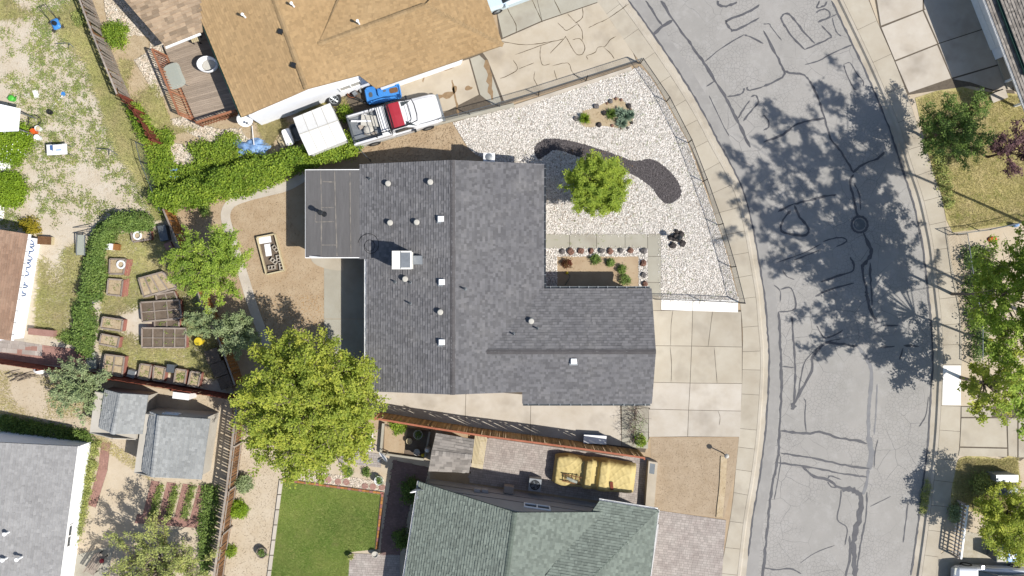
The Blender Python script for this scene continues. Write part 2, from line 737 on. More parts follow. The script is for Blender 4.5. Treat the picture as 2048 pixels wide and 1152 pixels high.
mat('shingle_pale', 'B6B5B5', 'ABAAAA', 0.8, bump=.5, bsc=90, rv=.1)
mat('shingle_blue', 'BBBDBC', 'B0B2B1', 0.9, bump=.5, bsc=90, rv=.12)
mat('shingle_taupe', 'ADA69E', '9E968E', 0.9, bump=.5, bsc=90, rv=.3)
mat('shingle_rose', 'BE9F88', 'AE8E78', 0.9, bump=.5, bsc=90, rv=.12)
mat('membrane', '7C7A7A', '716F6F', 1.5, bump=.5, bsc=80, rv=.08, src='obj', stretch=(0, 4, .5))
mat('seam', 'A39C92', '8C8782', 5, bump=.3)
mat('deck_board', 'BFAE9C', 'AD9C8B', 2, bump=.4, bsc=30, rv=.16, src='obj', stretch=(.36, 1, 9), c3='8C7D6F', sc3=3, t3=(.6, .8))
mat('wall_white', (.78, .79, .82), (.72, .73, .77), 1, rough=.7)
mat('wall_cream', 'DAD4C8', 'CFC8BB', 1, rough=.8)
mat('wall_taupe', 'B7ABA0', 'AA9E94', 1, rough=.8)
mat('wall_grey', 'CFCBC9', 'C4C0BE', 1, rough=.8)
mat('canopy_fabric', (.58, .58, .57), (.52, .515, .50), 1.2, rough=.7, bump=.25, bsc=5, c3=(.42, .41, .39), sc3=2.5, t3=(.58, .85))
mat('trim_white', (.8, .8, .8), (.74, .74, .73), 4, rough=.5)
mat('trim_green', '3F6B62', '386058', 4, rough=.5)
mat('glass', (.03, .04, .05), None, rough=.08, spec=.6)
mat('wood_tan', 'C98E52', 'B67C45', 3, bump=.5, rv=.25, src='obj', stretch=(0, 8, 8))
mat('wood_grey', 'C2B7AC', 'A89B8E', 3, bump=.5, rv=.18, src='obj', c3='7C6C5E', sc3=8, t3=(.6, .75))
mat('wood_brown', '9A7250', '86603F', 3, bump=.5, rv=.3, src='obj', c3='B48A5E', sc3=9, t3=(.55, .7))
mat('wood_straw', 'DDAE74', 'BE8E58', 5, bump=.5, rv=.35, src='obj', c3='D0AC70', sc3=20, t3=(.5, .62))
mat('wood_red', '96503F', '824434', 3, bump=.5, rv=.2, src='obj')
mat('wood_red_top', 'C47E62', 'B36E54', 3, bump=.4)
mat('wood_deckred', 'B27A5C', '9E6A4E', 3, bump=.5, rv=.2, src='obj')
mat('wood_planter', 'B5A79A', '9F9186', 4, bump=.5, rv=.15, src='obj')
mat('redwood', 'C08375', 'B0756A', 3, bump=.4, rv=.12, src='obj')
mat('wood_cream', 'E8D9B4', 'DBCAA2', 3, rough=.7)
mat('galv', 'B9BEC2', 'A7ACB0', 4, rough=.45, metal=.6, spec=.5)
mat('galv_dark', '7F868C', '747B80', 4, rough=.5, metal=.5)
mat('black_metal', '33373B', '2B2E32', 4, rough=.5)
mat('white_plastic', (.66, .66, .66), (.6, .6, .61), 3, rough=.45)
mat('cooler_white', (.72, .70, .64), (.66, .65, .62), 5, rough=.5)
mat('black_rubber', '3B3B3D', '333335', 6, rough=.8)
mat('grey_plastic', '6C7378', '5F666B', 4, rough=.5)
mat('white_paint', (.56, .565, .58), (.5, .505, .52), 3, rough=.3, spec=.5)
mat('silver_paint', (.5, .52, .55), None, rough=.25, metal=.4, spec=.5)
mat('ice_paint', (.55, .66, .72), None, rough=.25, metal=.2, spec=.5)
mat('red_paint', 'C43A48', 'BC3542', 2, rough=.45, spec=.4)
mat('blue_plastic', '52A0F0', '4894E6', 3, rough=.4)
mat('blue_tarp', 'A6C6EE', '7CAAE4', 7, rough=.6, bump=.8, bsc=8)
mat('orange_plastic', 'F26A32', None, rough=.5)
mat('green_plastic', '5FD04A', None, rough=.5)
mat('yellow_plastic', 'F0D53A', None, rough=.5)
mat('car_cover', 'E2CE90', 'D6C080', 1.5, rough=.75, bump=.3, bsc=6)
mat('blue_paint', '4E78B4', None, rough=.6)
mat('clear_glass', (.36, .38, .33), None, rough=.15, alpha=.6, spec=.5)
mat('bark', '7A6655', '65533F', 6, bump=.8, bsc=30)
mat('bark_pale', 'A09283', '8B7D6E', 6, bump=.8, bsc=30)
mat('rock_grey', '8B8684', '716C6C', 8, bump=.8, bsc=25)
mat('rock_red', 'A07A6C', '84604F', 8, bump=.8, bsc=25)
mat('rock_dark', '5B5554', '4B4544', 8, bump=.8, bsc=25)
mat('leaf_lime', 'E0EA68', 'BED254', 1.0, rv=.42, trans=.5, hue=.03, rough=.6)
mat('leaf_mid', 'CCE462', 'AED054', 1.0, rv=.42, trans=.45, hue=.02, rough=.6)
mat('leaf_front', 'CCE25C', 'B4CE4C', 1.0, rv=.42, trans=.45, hue=.025, rough=.6)
mat('leaf_dark', '8CA852', '7A9848', 1.0, rv=.5, trans=.3, hue=.02, rough=.6)
mat('leaf_grey', 'BCCB98', 'A8BC80', 1.0, rv=.4, trans=.3, hue=.015, rough=.6)
mat('leaf_plum', '7E5C62', '8E6A6C', 1.0, rv=.4, trans=.25, rough=.6)
mat('leaf_olive', 'D6DC84', 'B4C270', 1.0, rv=.45, trans=.35, hue=.02, rough=.6)
mat('leaf_vine', 'B0CC4C', '8EB03C', 0.7, c3='98964E', sc3=1.7, t3=(.58, .74), rv=.45, trans=.35, hue=.02, rough=.6)
mat('leaf_hedge', '98B45E', '7E9E4C', 0.8, c3='A09C66', sc3=1.7, t3=(.58, .74), rv=.45, trans=.3, hue=.015, rough=.6)
mat('leaf_bush', 'A8C83C', '98BC34', 0.8, rv=.35, trans=.35, hue=.01, rough=.6)
mat('leaf_yellow', 'C9B63A', 'A8A030', 1.0, rv=.4, trans=.3, hue=.02)
mat('leaf_yucca', 'A9BFA8', '8FAA8C', 2, rv=.3, trans=.1)
mat('leaf_rose', '8A4A3C', '6A5A34', 3, rv=.4, trans=.2)
mat('twig', 'A7968A', '8D7C70', 5)
mat('pillow', 'D9D5CB', None, rough=.8)
mat('rust', '8E5A40', '70442F', 6, rough=.8)

# ================================================================ ground and street
MB().prism([(-400, -400), (400, -400), (400, 400), (-400, 400)], -0.6, -0.30).build('ground', 'ground_soil', kind='structure')


def ext(pts):
    """extend a street line far beyond the frame"""
    (x0, y0), (x1, y1) = pts[0], pts[1]
    d = math.hypot(x1 - x0, y1 - y0)
    a = (x0 - (x1 - x0) / d * 500, y0 - (y1 - y0) / d * 500)
    (x0, y0), (x1, y1) = pts[-2], pts[-1]
    d = math.hypot(x1 - x0, y1 - y0)
    b = (x1 + (x1 - x0) / d * 500, y1 + (y1 - y0) / d * 500)
    return [a] + smooth_poly(pts, 5, closed=False) + [b]


WE = [(1256, 0), (1276, 26), (1307, 70), (1336, 112), (1372, 167), (1406, 224), (1438, 286), (1466, 337), (1490, 392), (1507, 462),
      (1519, 530), (1529, 590), (1534, 651), (1538, 700), (1538, 752), (1534, 820), (1529, 880), (1518, 964), (1505, 1040), (1492, 1152)]
WI = [(1190, 0), (1219, 39), (1268, 107), (1286, 128), (1305, 156), (1333, 203), (1365, 260), (1379, 288), (1406, 361), (1430, 426), (1453, 496),
      (1469, 560), (1480, 605), (1485, 655), (1485, 700), (1484, 768), (1480, 846), (1471, 943), (1461, 1034), (1440, 1152)]
EE = [(1666, 0), (1695, 60), (1726, 125), (1747, 172), (1773, 234), (1791, 284), (1809, 342), (1827, 395), (1840, 449), (1850, 501), (1859, 583),
      (1866, 651), (1869, 729), (1866, 768), (1862, 846), (1856, 917), (1850, 960), (1838, 1060), (1825, 1152)]
EO = [(1739, 0), (1760, 55), (1788, 120), (1814, 187), (1830, 234), (1848, 290), (1866, 345), (1885, 402), (1894, 462), (1903, 527), (1914, 583),
      (1923, 664), (1923, 729), (1921, 810), (1918, 891), (1907, 956), (1891, 1034), (1885, 1086), (1874, 1152)]
we, wi, ee, eo = ext(WE), ext(WI), ext(EE), ext(EO)


def at_y(line, y):
    for (x0, y0), (x1, y1) in zip(line, line[1:]):
        if y0 <= y <= y1 and y1 > y0:
            return x0 + (x1 - x0) * (y - y0) / (y1 - y0)
    return line[-1][0] if y > line[-1][1] else line[0][0]


ZR = -0.11
road = MB().prism(pp(*(we + ee[::-1])), ZR - .1, ZR).build('road', 'asphalt', kind='structure')
# yards on both sides
MB().prism(pp(*(wi + [(-1500, 1800), (-1500, -700)])), -.32, 0.0).build('west_yards', 'brown_soil', kind='structure')
MB().prism(pp(*(eo[::-1] + [(3600, -700), (3600, 1800)])), -.32, 0.0).build('east_yards', 'ground_soil', kind='structure')


def offset_line(line, d):
    """shift pixel line sideways (positive = to the right in the photo)"""
    out = []
    for i, p in enumerate(line):
        a, b = line[max(i - 1, 0)], line[min(i + 1, len(line) - 1)]
        tx, ty = b[0] - a[0], b[1] - a[1]
        L_ = math.hypot(tx, ty)
        out.append((p[0] + ty / L_ * d, p[1] - tx / L_ * d))
    return out


def sweep(lines_z, name, m, kind='structure'):
    """skin neighbouring (line, z) pairs"""
    mb = MB()
    for (la, za), (lb, zb) in zip(lines_z, lines_z[1:]):
        vs = [(*P(*p)[:2], za) for p in la] + [(*P(*p)[:2], zb) for p in lb]
        n = len(la)
        mb.add(vs, [(i, i + 1, n + i + 1, n + i) for i in range(n - 1)], .5)
    return mb.build(name, m, kind=kind)


for line, sg, nm in ((we, -1, 'west_kerb'), (ee, 1, 'east_kerb')):
    sweep([(offset_line(line, -sg * 1), ZR - .05), (offset_line(line, -sg * 1), ZR + .006), (offset_line(line, sg * 9), ZR + .02),
           (offset_line(line, sg * 12), 0.012), (offset_line(line, sg * 17.5), 0.02), (offset_line(line, sg * 17.5), -.2)], nm, 'kerb_concrete')


def sidewalk(name, kerb, inner, sg, ys, m):
    base = [p for p in kerb if -450 < p[1] < 1600]
    inn = [p for p in inner if -450 < p[1] < 1600]
    b = MB().prism(pp(*(offset_line(base, sg * 18) + inn[::-1])), -.25, 0.004).build(name, 'joint', kind='structure')
    off = offset_line(kerb, sg * 18)
    for y0, y1 in zip(ys, ys[1:]):
        k = max(2, int((y1 - y0) / 12))
        a, c = [], []
        for i in range(k + 1):
            y = y0 + (y1 - y0) * i / k
            x = at_y(off, y)
            sl_ = (at_y(off, y + 4) - at_y(off, y - 4)) / 8
            a.append((x, y))
            # cross at right angles to the kerb
            wdt = abs(at_y(inner, y) - x)
            t = wdt / (1 + sl_ * sl_)
            c.append((x + sg * t, y - sg * t * sl_))
        mb = MB()
        g = .35
        a[0] = (a[0][0], a[0][1] + g)
        a[-1] = (a[-1][0], a[-1][1] - g)
        c[0] = (c[0][0], c[0][1] + g)
        c[-1] = (c[-1][0], c[-1][1] - g)
        mb.prism(pp(*(a + c[::-1])), -.1, .02 + RND.uniform(-.003, .003))
        mb.build('slab', m, b)
    return b


ysw = [-90, -40, 8, 58, 105, 152, 200, 240, 282, 325, 370, 415, 462, 505, 550, 594, 652, 702, 740, 790, 860, 898, 943, 990, 1046, 1098, 1150, 1200]
sidewalk('west_sidewalk', we, wi, -1, ysw, 'concrete')
yse = [-70, -10, 60, 125, 187, 245, 300, 352, 402, 450, 500, 548, 598, 650, 690, 729, 768, 811, 860, 917, 960, 1010, 1060, 1110, 1160, 1210]
sidewalk('east_sidewalk', ee, eo, 1, yse, 'concrete')
# bright new slab
MB().prism(pp((1886, 731), (1921, 731), (1921, 810), (1884, 810)), .0, .034).build('slab', 'concrete_white', bpy.data.objects['east_sidewalk'])

# darker strip of asphalt beside the west gutter
strip = [p for p in we if -300 < p[1] < 1400]
MB().prism(pp(*(offset_line(strip, 1.5) + offset_line(strip, 24)[::-1])), ZR - .02, ZR + .003).build('edge_strip', 'asphalt_edge', road)

TAR = [
    (5, [(1323, 0), (1346, 36), (1372, 73), (1406, 120), (1430, 159), (1450, 190), (1476, 240), (1502, 294)]),
    (4, [(1292, 0), (1308, 24), (1325, 49)]), (5, [(1307, 69), (1325, 52), (1346, 39)]),
    (4.5, [(1520, 8), (1495, 23), (1458, 39), (1454, 44), (1461, 56), (1474, 59), (1520, 34)]),
    (5, [(1435, 0), (1440, 10), (1458, 10), (1475, 3)]), (2.2, [(1411, 122), (1443, 96), (1490, 68)]), (3, [(1490, 69), (1505, 74), (1528, 86)]),
    (2.5, [(1414, 172), (1431, 161)]), (1.6, [(1419, 190), (1430, 213), (1445, 245), (1460, 273)]),
    (3, [(1476, 237), (1487, 219), (1500, 200)]), (3, [(1488, 241), (1508, 216), (1518, 203), (1513, 190), (1503, 193)]),
    (3, [(1455, 193), (1484, 187), (1490, 175)]), (3, [(1495, 173), (1500, 180), (1528, 172)]),
    (4, [(1528, 172), (1557, 159), (1570, 147), (1562, 125), (1544, 91), (1528, 60)]), (1.8, [(1528, 47), (1540, 47), (1545, 55), (1565, 80)]),
    (3.4, [(1611, 98), (1588, 75), (1570, 49), (1564, 36), (1570, 27), (1583, 30), (1606, 59), (1619, 73), (1631, 86)]),
    (2.8, [(1611, 98), (1640, 85), (1661, 75), (1663, 70), (1645, 50)]), (3.2, [(1634, 24), (1641, 19), (1652, 17), (1661, 25), (1658, 34), (1637, 43)]),
    (3, [(1640, 0), (1636, 14), (1650, 10), (1656, 2)]), (2.5, [(1642, 40), (1660, 34), (1676, 27)]), (2.2, [(1666, 34), (1674, 62), (1684, 71)]),
    (2.8, [(1611, 128), (1637, 121), (1674, 102), (1708, 88)]),
    (3.8, [(1570, 140), (1583, 145), (1606, 148), (1619, 159), (1632, 182), (1648, 226), (1663, 276), (1684, 303), (1700, 329), (1708, 345)]),
    (1.8, [(1689, 128), (1695, 148), (1708, 174), (1715, 180)]), (1.8, [(1689, 128), (1702, 125), (1715, 146), (1728, 161), (1728, 172)]),
    (4, [(1528, 284), (1567, 268), (1590, 250), (1619, 241), (1653, 236)]), (3, [(1528, 229), (1538, 240), (1538, 253), (1528, 260)]),
    (4, [(1708, 345), (1726, 329), (1757, 316), (1770, 303)]), (4.2, [(1708, 348), (1702, 366), (1708, 392), (1713, 415), (1717, 432)]),
    (2.6, [(1710, 366), (1721, 392), (1722, 420)]), (4, [(1557, 423), (1588, 408), (1619, 401), (1650, 392), (1674, 389)]),
    (4, [(1590, 410), (1601, 434), (1617, 454), (1617, 467), (1601, 471), (1570, 465), (1563, 457), (1567, 439), (1583, 421)]),
    (6, [(1728, 465), (1739, 488), (1744, 509), (1729, 530), (1726, 540), (1734, 580), (1736, 594), (1744, 625), (1757, 646)]),
    (4, [(1742, 525), (1743, 560), (1746, 612)]), (2.5, [(1648, 483), (1674, 475), (1692, 477), (1693, 484), (1674, 494)]),
    (2, [(1554, 525), (1606, 507), (1643, 488)]), (2, [(1590, 520), (1643, 499)]), (4, [(1702, 514), (1709, 530), (1705, 543), (1674, 553), (1643, 564)]),
    (2, [(1567, 540), (1575, 553), (1590, 559)]), (3.4, [(1632, 593), (1666, 578), (1710, 566)]), (2, [(1561, 604), (1562, 583), (1549, 570)]),
    (2.6, [(1562, 579), (1584, 577), (1592, 617), (1559, 624)]), (4.8, [(1559, 624), (1563, 716), (1564, 794), (1560, 860), (1557, 917), (1544, 982), (1536, 1060), (1530, 1120), (1525, 1160)]),
    (3.6, [(1585, 633), (1592, 734), (1590, 794), (1588, 818)]), (9, [(1588, 806), (1588, 812), (1588, 820)]), (2.5, [(1566, 733), (1590, 736)]),
    (5, [(1589, 810), (1604, 781), (1624, 742), (1626, 714), (1640, 698), (1658, 685), (1689, 689), (1716, 693)]),
    (2, [(1598, 787), (1609, 729), (1627, 706), (1653, 685), (1684, 678)]), (2.6, [(1635, 651), (1643, 667), (1653, 676), (1674, 669), (1687, 660)]),
    (4, [(1762, 695), (1791, 693)]), (4, [(1809, 691), (1840, 693)]), (3, [(1808, 696), (1801, 719)]), (3, [(1768, 652), (1799, 651)]),
    (2, [(1609, 797), (1613, 807), (1611, 833), (1614, 866)]), (2, [(1859, 794), (1853, 833), (1840, 854)]),
    (4.6, [(1562, 862), (1614, 868), (1640, 865), (1684, 878), (1715, 881), (1736, 888)]), (3.6, [(1562, 907), (1632, 918), (1684, 930), (1741, 938)]),
    (3.6, [(1557, 926), (1632, 937), (1684, 948), (1736, 955)]), (5, [(1606, 935), (1630, 954), (1656, 960), (1674, 972), (1695, 980)]),
    (10, [(1685, 977), (1705, 981), (1718, 988), (1724, 1002), (1721, 1034), (1710, 1073), (1708, 1100), (1713, 1160)]),
    (2.6, [(1656, 960), (1662, 953), (1684, 960)]), (2.6, [(1656, 965), (1664, 974), (1678, 976)]), (3, [(1736, 985), (1734, 1034), (1726, 1073), (1715, 1140)]),
    (4, [(1701, 1073), (1701, 1123), (1690, 1160)]), (2, [(1684, 980), (1682, 1008), (1676, 1040), (1695, 1055), (1695, 1073), (1691, 1092)]),
    (2.6, [(1818, 1006), (1813, 1047), (1808, 1086)]), (1.3, [(1742, 1014), (1783, 994)]), (1.2, [(1601, 1128), (1632, 1107), (1671, 1092)]),
    (3, [(1528, 1136), (1554, 1141), (1580, 1138), (1604, 1149)]), (2, [(1757, 880), (1752, 905), (1750, 935)]), (1.5, [(1550, 1000), (1562, 930), (1560, 907)])]
for wd, pts in TAR:
    ribbon(pts, wd * S, ZR + .008 + RND.random() * .005, .55).build('tar_seal', 'tar', road)
for wd, pts in [(12, [(1738, 872), (1744, 905), (1741, 940)]), (7, [(1721, 698), (1736, 719), (1744, 740), (1744, 768), (1739, 820), (1739, 880)]),
                (6, [(1739, 938), (1734, 970), (1728, 990)]), (3, [(1756, 768), (1754, 820), (1750, 870)]), (5, [(1714, 690), (1728, 706), (1737, 722)])]:
    ribbon(pts, wd * S, ZR + .004 + RND.random() * .003, .3).build('tar_seal', 'tar_faint', road)
for line, d in ((we, 1.2), (ee, -1.2)):
    pts = [p for p in offset_line(line, d) if -60 < p[1] < 1210]
    ribbon(pts[::3], 3.4 * S, ZR + .016, .5, steps=2).build('tar_seal', 'tar', road)
# manhole
c = P(1719, 449, ZR)
mh = thing('manhole', 'round iron manhole cover ringed by a black tar collar in the street', 'manhole', (c[0], c[1], ZR))
cv = lathe((c[0], c[1], ZR + .006), [(.32, 0), (.32, .022), (.29, .024), (.29, .018), (.0, .018)], 28).build('cover', 'galv_dark', mh)
mb = MB()
for i in range(5):
    for j in range(5):
        x, y = (i - 2) * .1, (j - 2) * .1
        if x * x + y * y < .06:
            mb.box((c[0] + x, c[1] + y, ZR + .028), (.05, .05, .01))
mb.build('tread', 'galv_dark', cv, kind='stuff')
mb = MB()
n = 40
vs = []
for k in range(n):
    a = 2 * math.pi * k / n
    for r_ in (.4, .52 + RND.uniform(-.02, .03)):
        vs.append((c[0] + r_ * math.cos(a), c[1] + r_ * math.sin(a), ZR + .02))
mb.add(vs, [(2 * k, 2 * k + 1, (2 * k + 3) % (2 * n), (2 * k + 2) % (2 * n)) for k in range(n)])
mb.build('tar_collar', 'tar', mh)

# ---------------------------------------------------------------- yard surfaces
NWY = [(-300, -300), (170, -300), (160, 0), (240, 190), (300, 300), (345, 430), (400, 600), (469, 790), (0, 722), (-300, 690)]
sheet('garden_yard', NWY, .012, 'pale_soil')
# stone yard by the deck of the tan-roofed house
SY = [(165, -300), (172, 0), (245, 190), (310, 300), (350, 425), (500, 350), (580, 300), (545, 245), (400, 250), (330, 90), (250, -20), (250, -300)]
sheet('stone_yard', SY, .008, 'bed_soil')
# centre back yard and side yard
BACK = [(350, 425), (720, 300), (740, 325), (740, 700), (640, 940), (475, 800)]
sheet('back_yard', BACK, .016, 'brown_soil')
# neighbour's sandy yard, bottom left
sheet('shed_yard', [(-300, 735), (0, 728), (466, 800), (430, 1200), (-300, 1300)], .012, 'ground_soil')
sheet('sand_yard', [(478, 800), (620, 940), (770, 850), (860, 880), (860, 1250), (420, 1300), (435, 1152)], .009, 'ground_soil')
# front bare lot
sheet('bare_lot', [(1302, 876), (1478, 876), (1471, 943), (1448, 1037), (1303, 1018)], .014, 'bare_lot')

# front gravel
GRAV = smooth_poly([(905, 245), (930, 285), (940, 300)], 4, False) + [(985, 330), (1090, 330), (1090, 500), (1322, 497), (1322, 603), (1478, 603),
                                                                     (1466, 560), (1450, 496), (1427, 426), (1403, 361), (1376, 288), (1362, 260), (1330, 203), (1302, 156), (1280, 134), (1262, 139), (1030, 213)]
sheet('gravel_bed', GRAV, .02, 'gravel_base')
BLK = smooth_poly([(1068, 298), (1082, 282), (1108, 277), (1150, 284), (1195, 297), (1240, 312), (1268, 322), (1300, 318), (1325, 330), (1348, 352), (1362, 378),
                   (1358, 396), (1336, 408), (1318, 396), (1305, 378), (1280, 358), (1255, 345), (1220, 334), (1180, 322), (1140, 308), (1110, 300), (1090, 312), (1076, 318)], 4)
sheet('lava_bed', BLK, .03, 'black_gravel')
PATHP = [(1091, 468), (1322, 468), (1322, 592), (1295, 592), (1295, 497), (1091, 497)]
BEDP = [(1114, 513), (1277, 513), (1277, 600), (1114, 600)]
ISL = smooth_poly([(1160, 235), (1166, 222), (1190, 215), (1215, 203), (1232, 195), (1250, 205), (1262, 222), (1266, 238), (1258, 252), (1235, 256), (1205, 252), (1175, 255), (1163, 248)], 4)
sheet('planting_island', ISL, .03, 'bed_soil')
sheet('flower_bed', BEDP, .028, 'brown_soil')
wG, wB, wP, wBed, wI = pp(*GRAV), pp(*BLK), pp(*PATHP), pp(*BEDP), pp(*ISL)
wHole = pp((1096, 497), (1295, 497), (1295, 600), (1096, 600))
q = scatter(wG, 70000, [wB, wP, wBed, wI])
stones('gravel', np.column_stack([q, np.full(len(q), .022)]), .036, 'white_gravel')
q = scatter(pp((1091, 497), (1295, 497), (1295, 600), (1091, 600)), 3200, [wBed])
stones('gravel', np.column_stack([q, np.full(len(q), .024)]), .042, 'white_gravel')
sheet('gravel_border', [(1091, 497.5), (1295, 497.5), (1295, 600), (1091, 600)], .019, 'gravel_base')
q = scatter(wB, 7000)
stones('lava_gravel', np.column_stack([q, np.full(len(q), .03)]), .032, 'black_gravel')
q = scatter(pp(*[(x, y) for x, y in SY if y > -50] + [(172, -40), (250, -40)]), 100)
GR2 = [(205, -30), (245, -30), (330, 85), (325, 100), (395, 245), (440, 260), (500, 255), (520, 285), (420, 285), (345, 250), (305, 180), (262, 110), (215, 50)]
q = scatter(pp(*GR2), 13000)
k_ = vnoise(q[:, 0], q[:, 1], 1.3, 3) > .3
q = q[k_]
stones('gravel', np.column_stack([q, np.full(len(q), .02)]), .05, 'tan_gravel')
q = scatter(pp((340, 285), (372, 290), (392, 325), (360, 335), (342, 318)), 1200)
stones('gravel', np.column_stack([q, np.full(len(q), .02)]), .045, 'tan_gravel')

# ---------------------------------------------------------------- paved slabs


def slabs(name, base, quads, m, z=.03, jm='joint'):
    b = sheet(name, base, z - .016, jm)
    for qd in quads:
        if isinstance(qd[-1], str):
            qd, mm = qd[:-1], qd[-1]
        else:
            mm = m
        cx = sum(p[0] for p in qd) / len(qd)
        cy = sum(p[1] for p in qd) / len(qd)
        sh = [(p[0] - .45 * np.sign(p[0] - cx), p[1] - .45 * np.sign(p[1] - cy)) for p in qd]
        MB().prism(pp(*sh), z - .05, z + RND.uniform(-.002, .003)).build('slab', mm, b)
    return b


slabs('front_path', PATHP, [[(1091, 468), (1139, 468), (1139, 497), (1091, 497)], [(1139, 468), (1193, 468), (1193, 497), (1139, 497)],
                            [(1193, 468), (1250, 468), (1250, 497), (1193, 497)], [(1250, 468), (1295, 468), (1295, 497), (1250, 497)],
                            [(1295, 468), (1322, 468), (1322, 513), (1295, 513)], [(1295, 513), (1322, 513), (1322, 565), (1295, 565)],
                            [(1295, 565), (1322, 565), (1322, 592), (1295, 592)]], 'concrete_grey', .04)
dw = slabs('driveway', [(1280, 592), (1322, 592), (1322, 620), (1483, 620), (1485, 700), (1484, 768), (1480, 874), (1296, 874), (1280, 800)],
           [[(1282, 592), (1322, 592), (1322, 621), (1282, 621)], [(1282, 621), (1385, 621), (1383, 692), (1282, 691)], [(1385, 621), (1482, 623), (1484, 694), (1383, 692)],
            [(1282, 691), (1383, 692), (1380, 766), (1282, 764)], [(1383, 692), (1484, 694), (1484, 767), (1380, 766)],
            [(1282, 764), (1380, 766), (1377, 820), (1300, 818), (1282, 800), 'concrete_pale'], [(1380, 766), (1484, 767), (1482, 822), (1377, 820), 'concrete_pale'],
            [(1297, 818), (1377, 820), (1375, 873), (1297, 874), 'concrete_pale'], [(1377, 820), (1482, 822), (1480, 874), (1375, 873), 'concrete_pale']], 'concrete', .03)
slabs('white_strip', [(1322, 597), (1476, 600), (1476, 625), (1322, 621)], [[(1322, 597), (1385, 598), (1385, 622), (1322, 620)], [(1385, 598), (1476, 600), (1476, 625), (1385, 622)]],
      'concrete_white', .04)
for pts in [[(1345, 622), (1342, 650), (1341, 692)], [(1425, 623), (1420, 660), (1416, 693)], [(1340, 693), (1343, 730), (1342, 764)], [(1428, 695), (1431, 730), (1434, 766)],
            [(1436, 822), (1440, 835), (1438, 850)]]:
    ribbon(pts, .022, .038, .5).build('crack', 'joint', dw)
side = slabs('side_yard_slab', [(740, 775), (1300, 775), (1300, 870), (1290, 905), (1100, 880), (740, 830)],
             [[(740, 775), (932, 778), (930, 852), (740, 822)], [(932, 778), (1062, 790), (1060, 872), (930, 852)], [(1062, 790), (1240, 800), (1243, 892), (1060, 872)]], 'concrete_pale', .03)
slabs('garage_side_slab', [(1243, 800), (1300, 800), (1300, 872), (1290, 905), (1240, 893)], [[(1243, 802), (1298, 802), (1296, 898), (1243, 892)]], 'concrete_grey', .026)
slabs('back_slab', [(648, 512), (740, 512), (740, 720), (655, 720), (648, 540)], [[(648, 512), (738, 512), (738, 638), (648, 638)], [(648, 638), (738, 638), (738, 720), (652, 720)]], 'concrete_grey', .03)
MB().prism(pp(*([(688, 516)] + [(688 - 66 * math.cos(a), 516 + 46 * math.sin(a) * .55) for a in np.linspace(0, 1.57, 8)])), -.02, .04).build('round_step', 'concrete', kind='structure')
# curving garden path
cl = smooth_poly([(610, 352), (575, 372), (530, 384), (495, 393), (465, 405), (452, 425), (455, 452), (472, 505), (490, 560), (505, 610), (525, 665), (540, 705), (560, 760)], 4, False)
wl = smooth_poly([(9, 0), (8, 0), (9, 0), (9, 0), (10, 0), (10, 0), (10, 0), (10, 0), (10, 0), (10, 0), (10, 0), (10, 0), (10, 0)], 4, False)
gp = MB()
A = offset_line(cl, 9.5)
B = offset_line(cl, -9.5)
gb = MB().prism(pp(*(A + B[::-1])), -.02, .026).build('garden_path', 'joint', kind='structure')
for i in range(0, len(cl) - 1, 6):
    j = min(i + 6, len(cl) - 1)
    MB().prism(pp(*(A[i:j + 1] + B[i:j + 1][::-1])), -.02, .032 + RND.uniform(0, .003)).build('slab', 'concrete_pale', gb)

# neighbour's driveway (tan house)
nd = slabs('neighbour_driveway', [(600, 235), (745, 165), (1000, 80), (975, -120), (1130, -120), (1190, 0), (1268, 107), (1275, 124), (1000, 210), (880, 245), (760, 270), (640, 290)],
           [[(975, -60), (1060, -60), (1084, 42), (1005, 76)], [(1060, -60), (1150, -60), (1197, 4), (1084, 42)],
            [(1005, 78), (1085, 43), (1197, 5), (1266, 106), (1272, 121), (1130, 167), (1008, 204), (975, 120), (960, 98), 'concrete_tan'],
            [(880, 135), (938, 118), (958, 190), (876, 232), (800, 245), (752, 190), (745, 178), 'concrete_tan'], [(940, 117), (958, 110), (975, 125), (1003, 203), (985, 210), (960, 190)]],
           'concrete_grey', .03)
CR = [[(1012, 11), (1020, 28), (1032, 50), (1032, 65)], [(1064, 0), (1085, 45)], [(1108, 0), (1122, 28)], [(1115, 46), (1125, 55), (1134, 61), (1155, 48)], [(1165, 15), (1165, 35), (1150, 47)],
      [(1135, 28), (1148, 42), (1155, 47)], [(1155, 48), (1164, 62), (1165, 80)], [(1177, 56), (1195, 47), (1218, 36), (1258, 8)], [(1100, 107), (1128, 78), (1132, 75), (1145, 98), (1155, 110), (1167, 108)],
      [(1000, 83), (1052, 90), (1106, 83), (1128, 78)], [(1030, 110), (1080, 92), (1108, 82)], [(1173, 112), (1190, 105), (1196, 95), (1210, 93), (1220, 80), (1232, 73)],
      [(1082, 92), (1080, 110), (1085, 130), (1100, 128)], [(1038, 138), (1068, 126)], [(1105, 132), (1125, 127), (1138, 128), (1145, 145), (1165, 163)], [(1108, 140), (1114, 160)],
      [(1070, 143), (1068, 158), (1075, 172)], [(1026, 120), (1035, 138), (1015, 152), (1000, 157)], [(1207, 95), (1222, 108), (1228, 118)], [(1172, 112), (1176, 120)], [(1145, 80), (1160, 78), (1170, 95), (1165, 108)]]
for pts in CR:
    ribbon(pts, .03, .039, .7).build('crack', 'crack', nd)
for wd, pts in [(9, [(866, 200), (885, 193), (908, 186), (912, 172)]), (4, [(905, 160), (908, 185), (918, 232)]), (3, [(848, 153), (846, 165)]), (6, [(930, 178), (945, 175)]), (5, [(840, 150), (880, 140), (920, 128)]),
                (8, [(972, 120), (978, 150), (985, 200)])]:
    ribbon(pts, wd * S, .036, .8).build('stain', 'stain', nd)
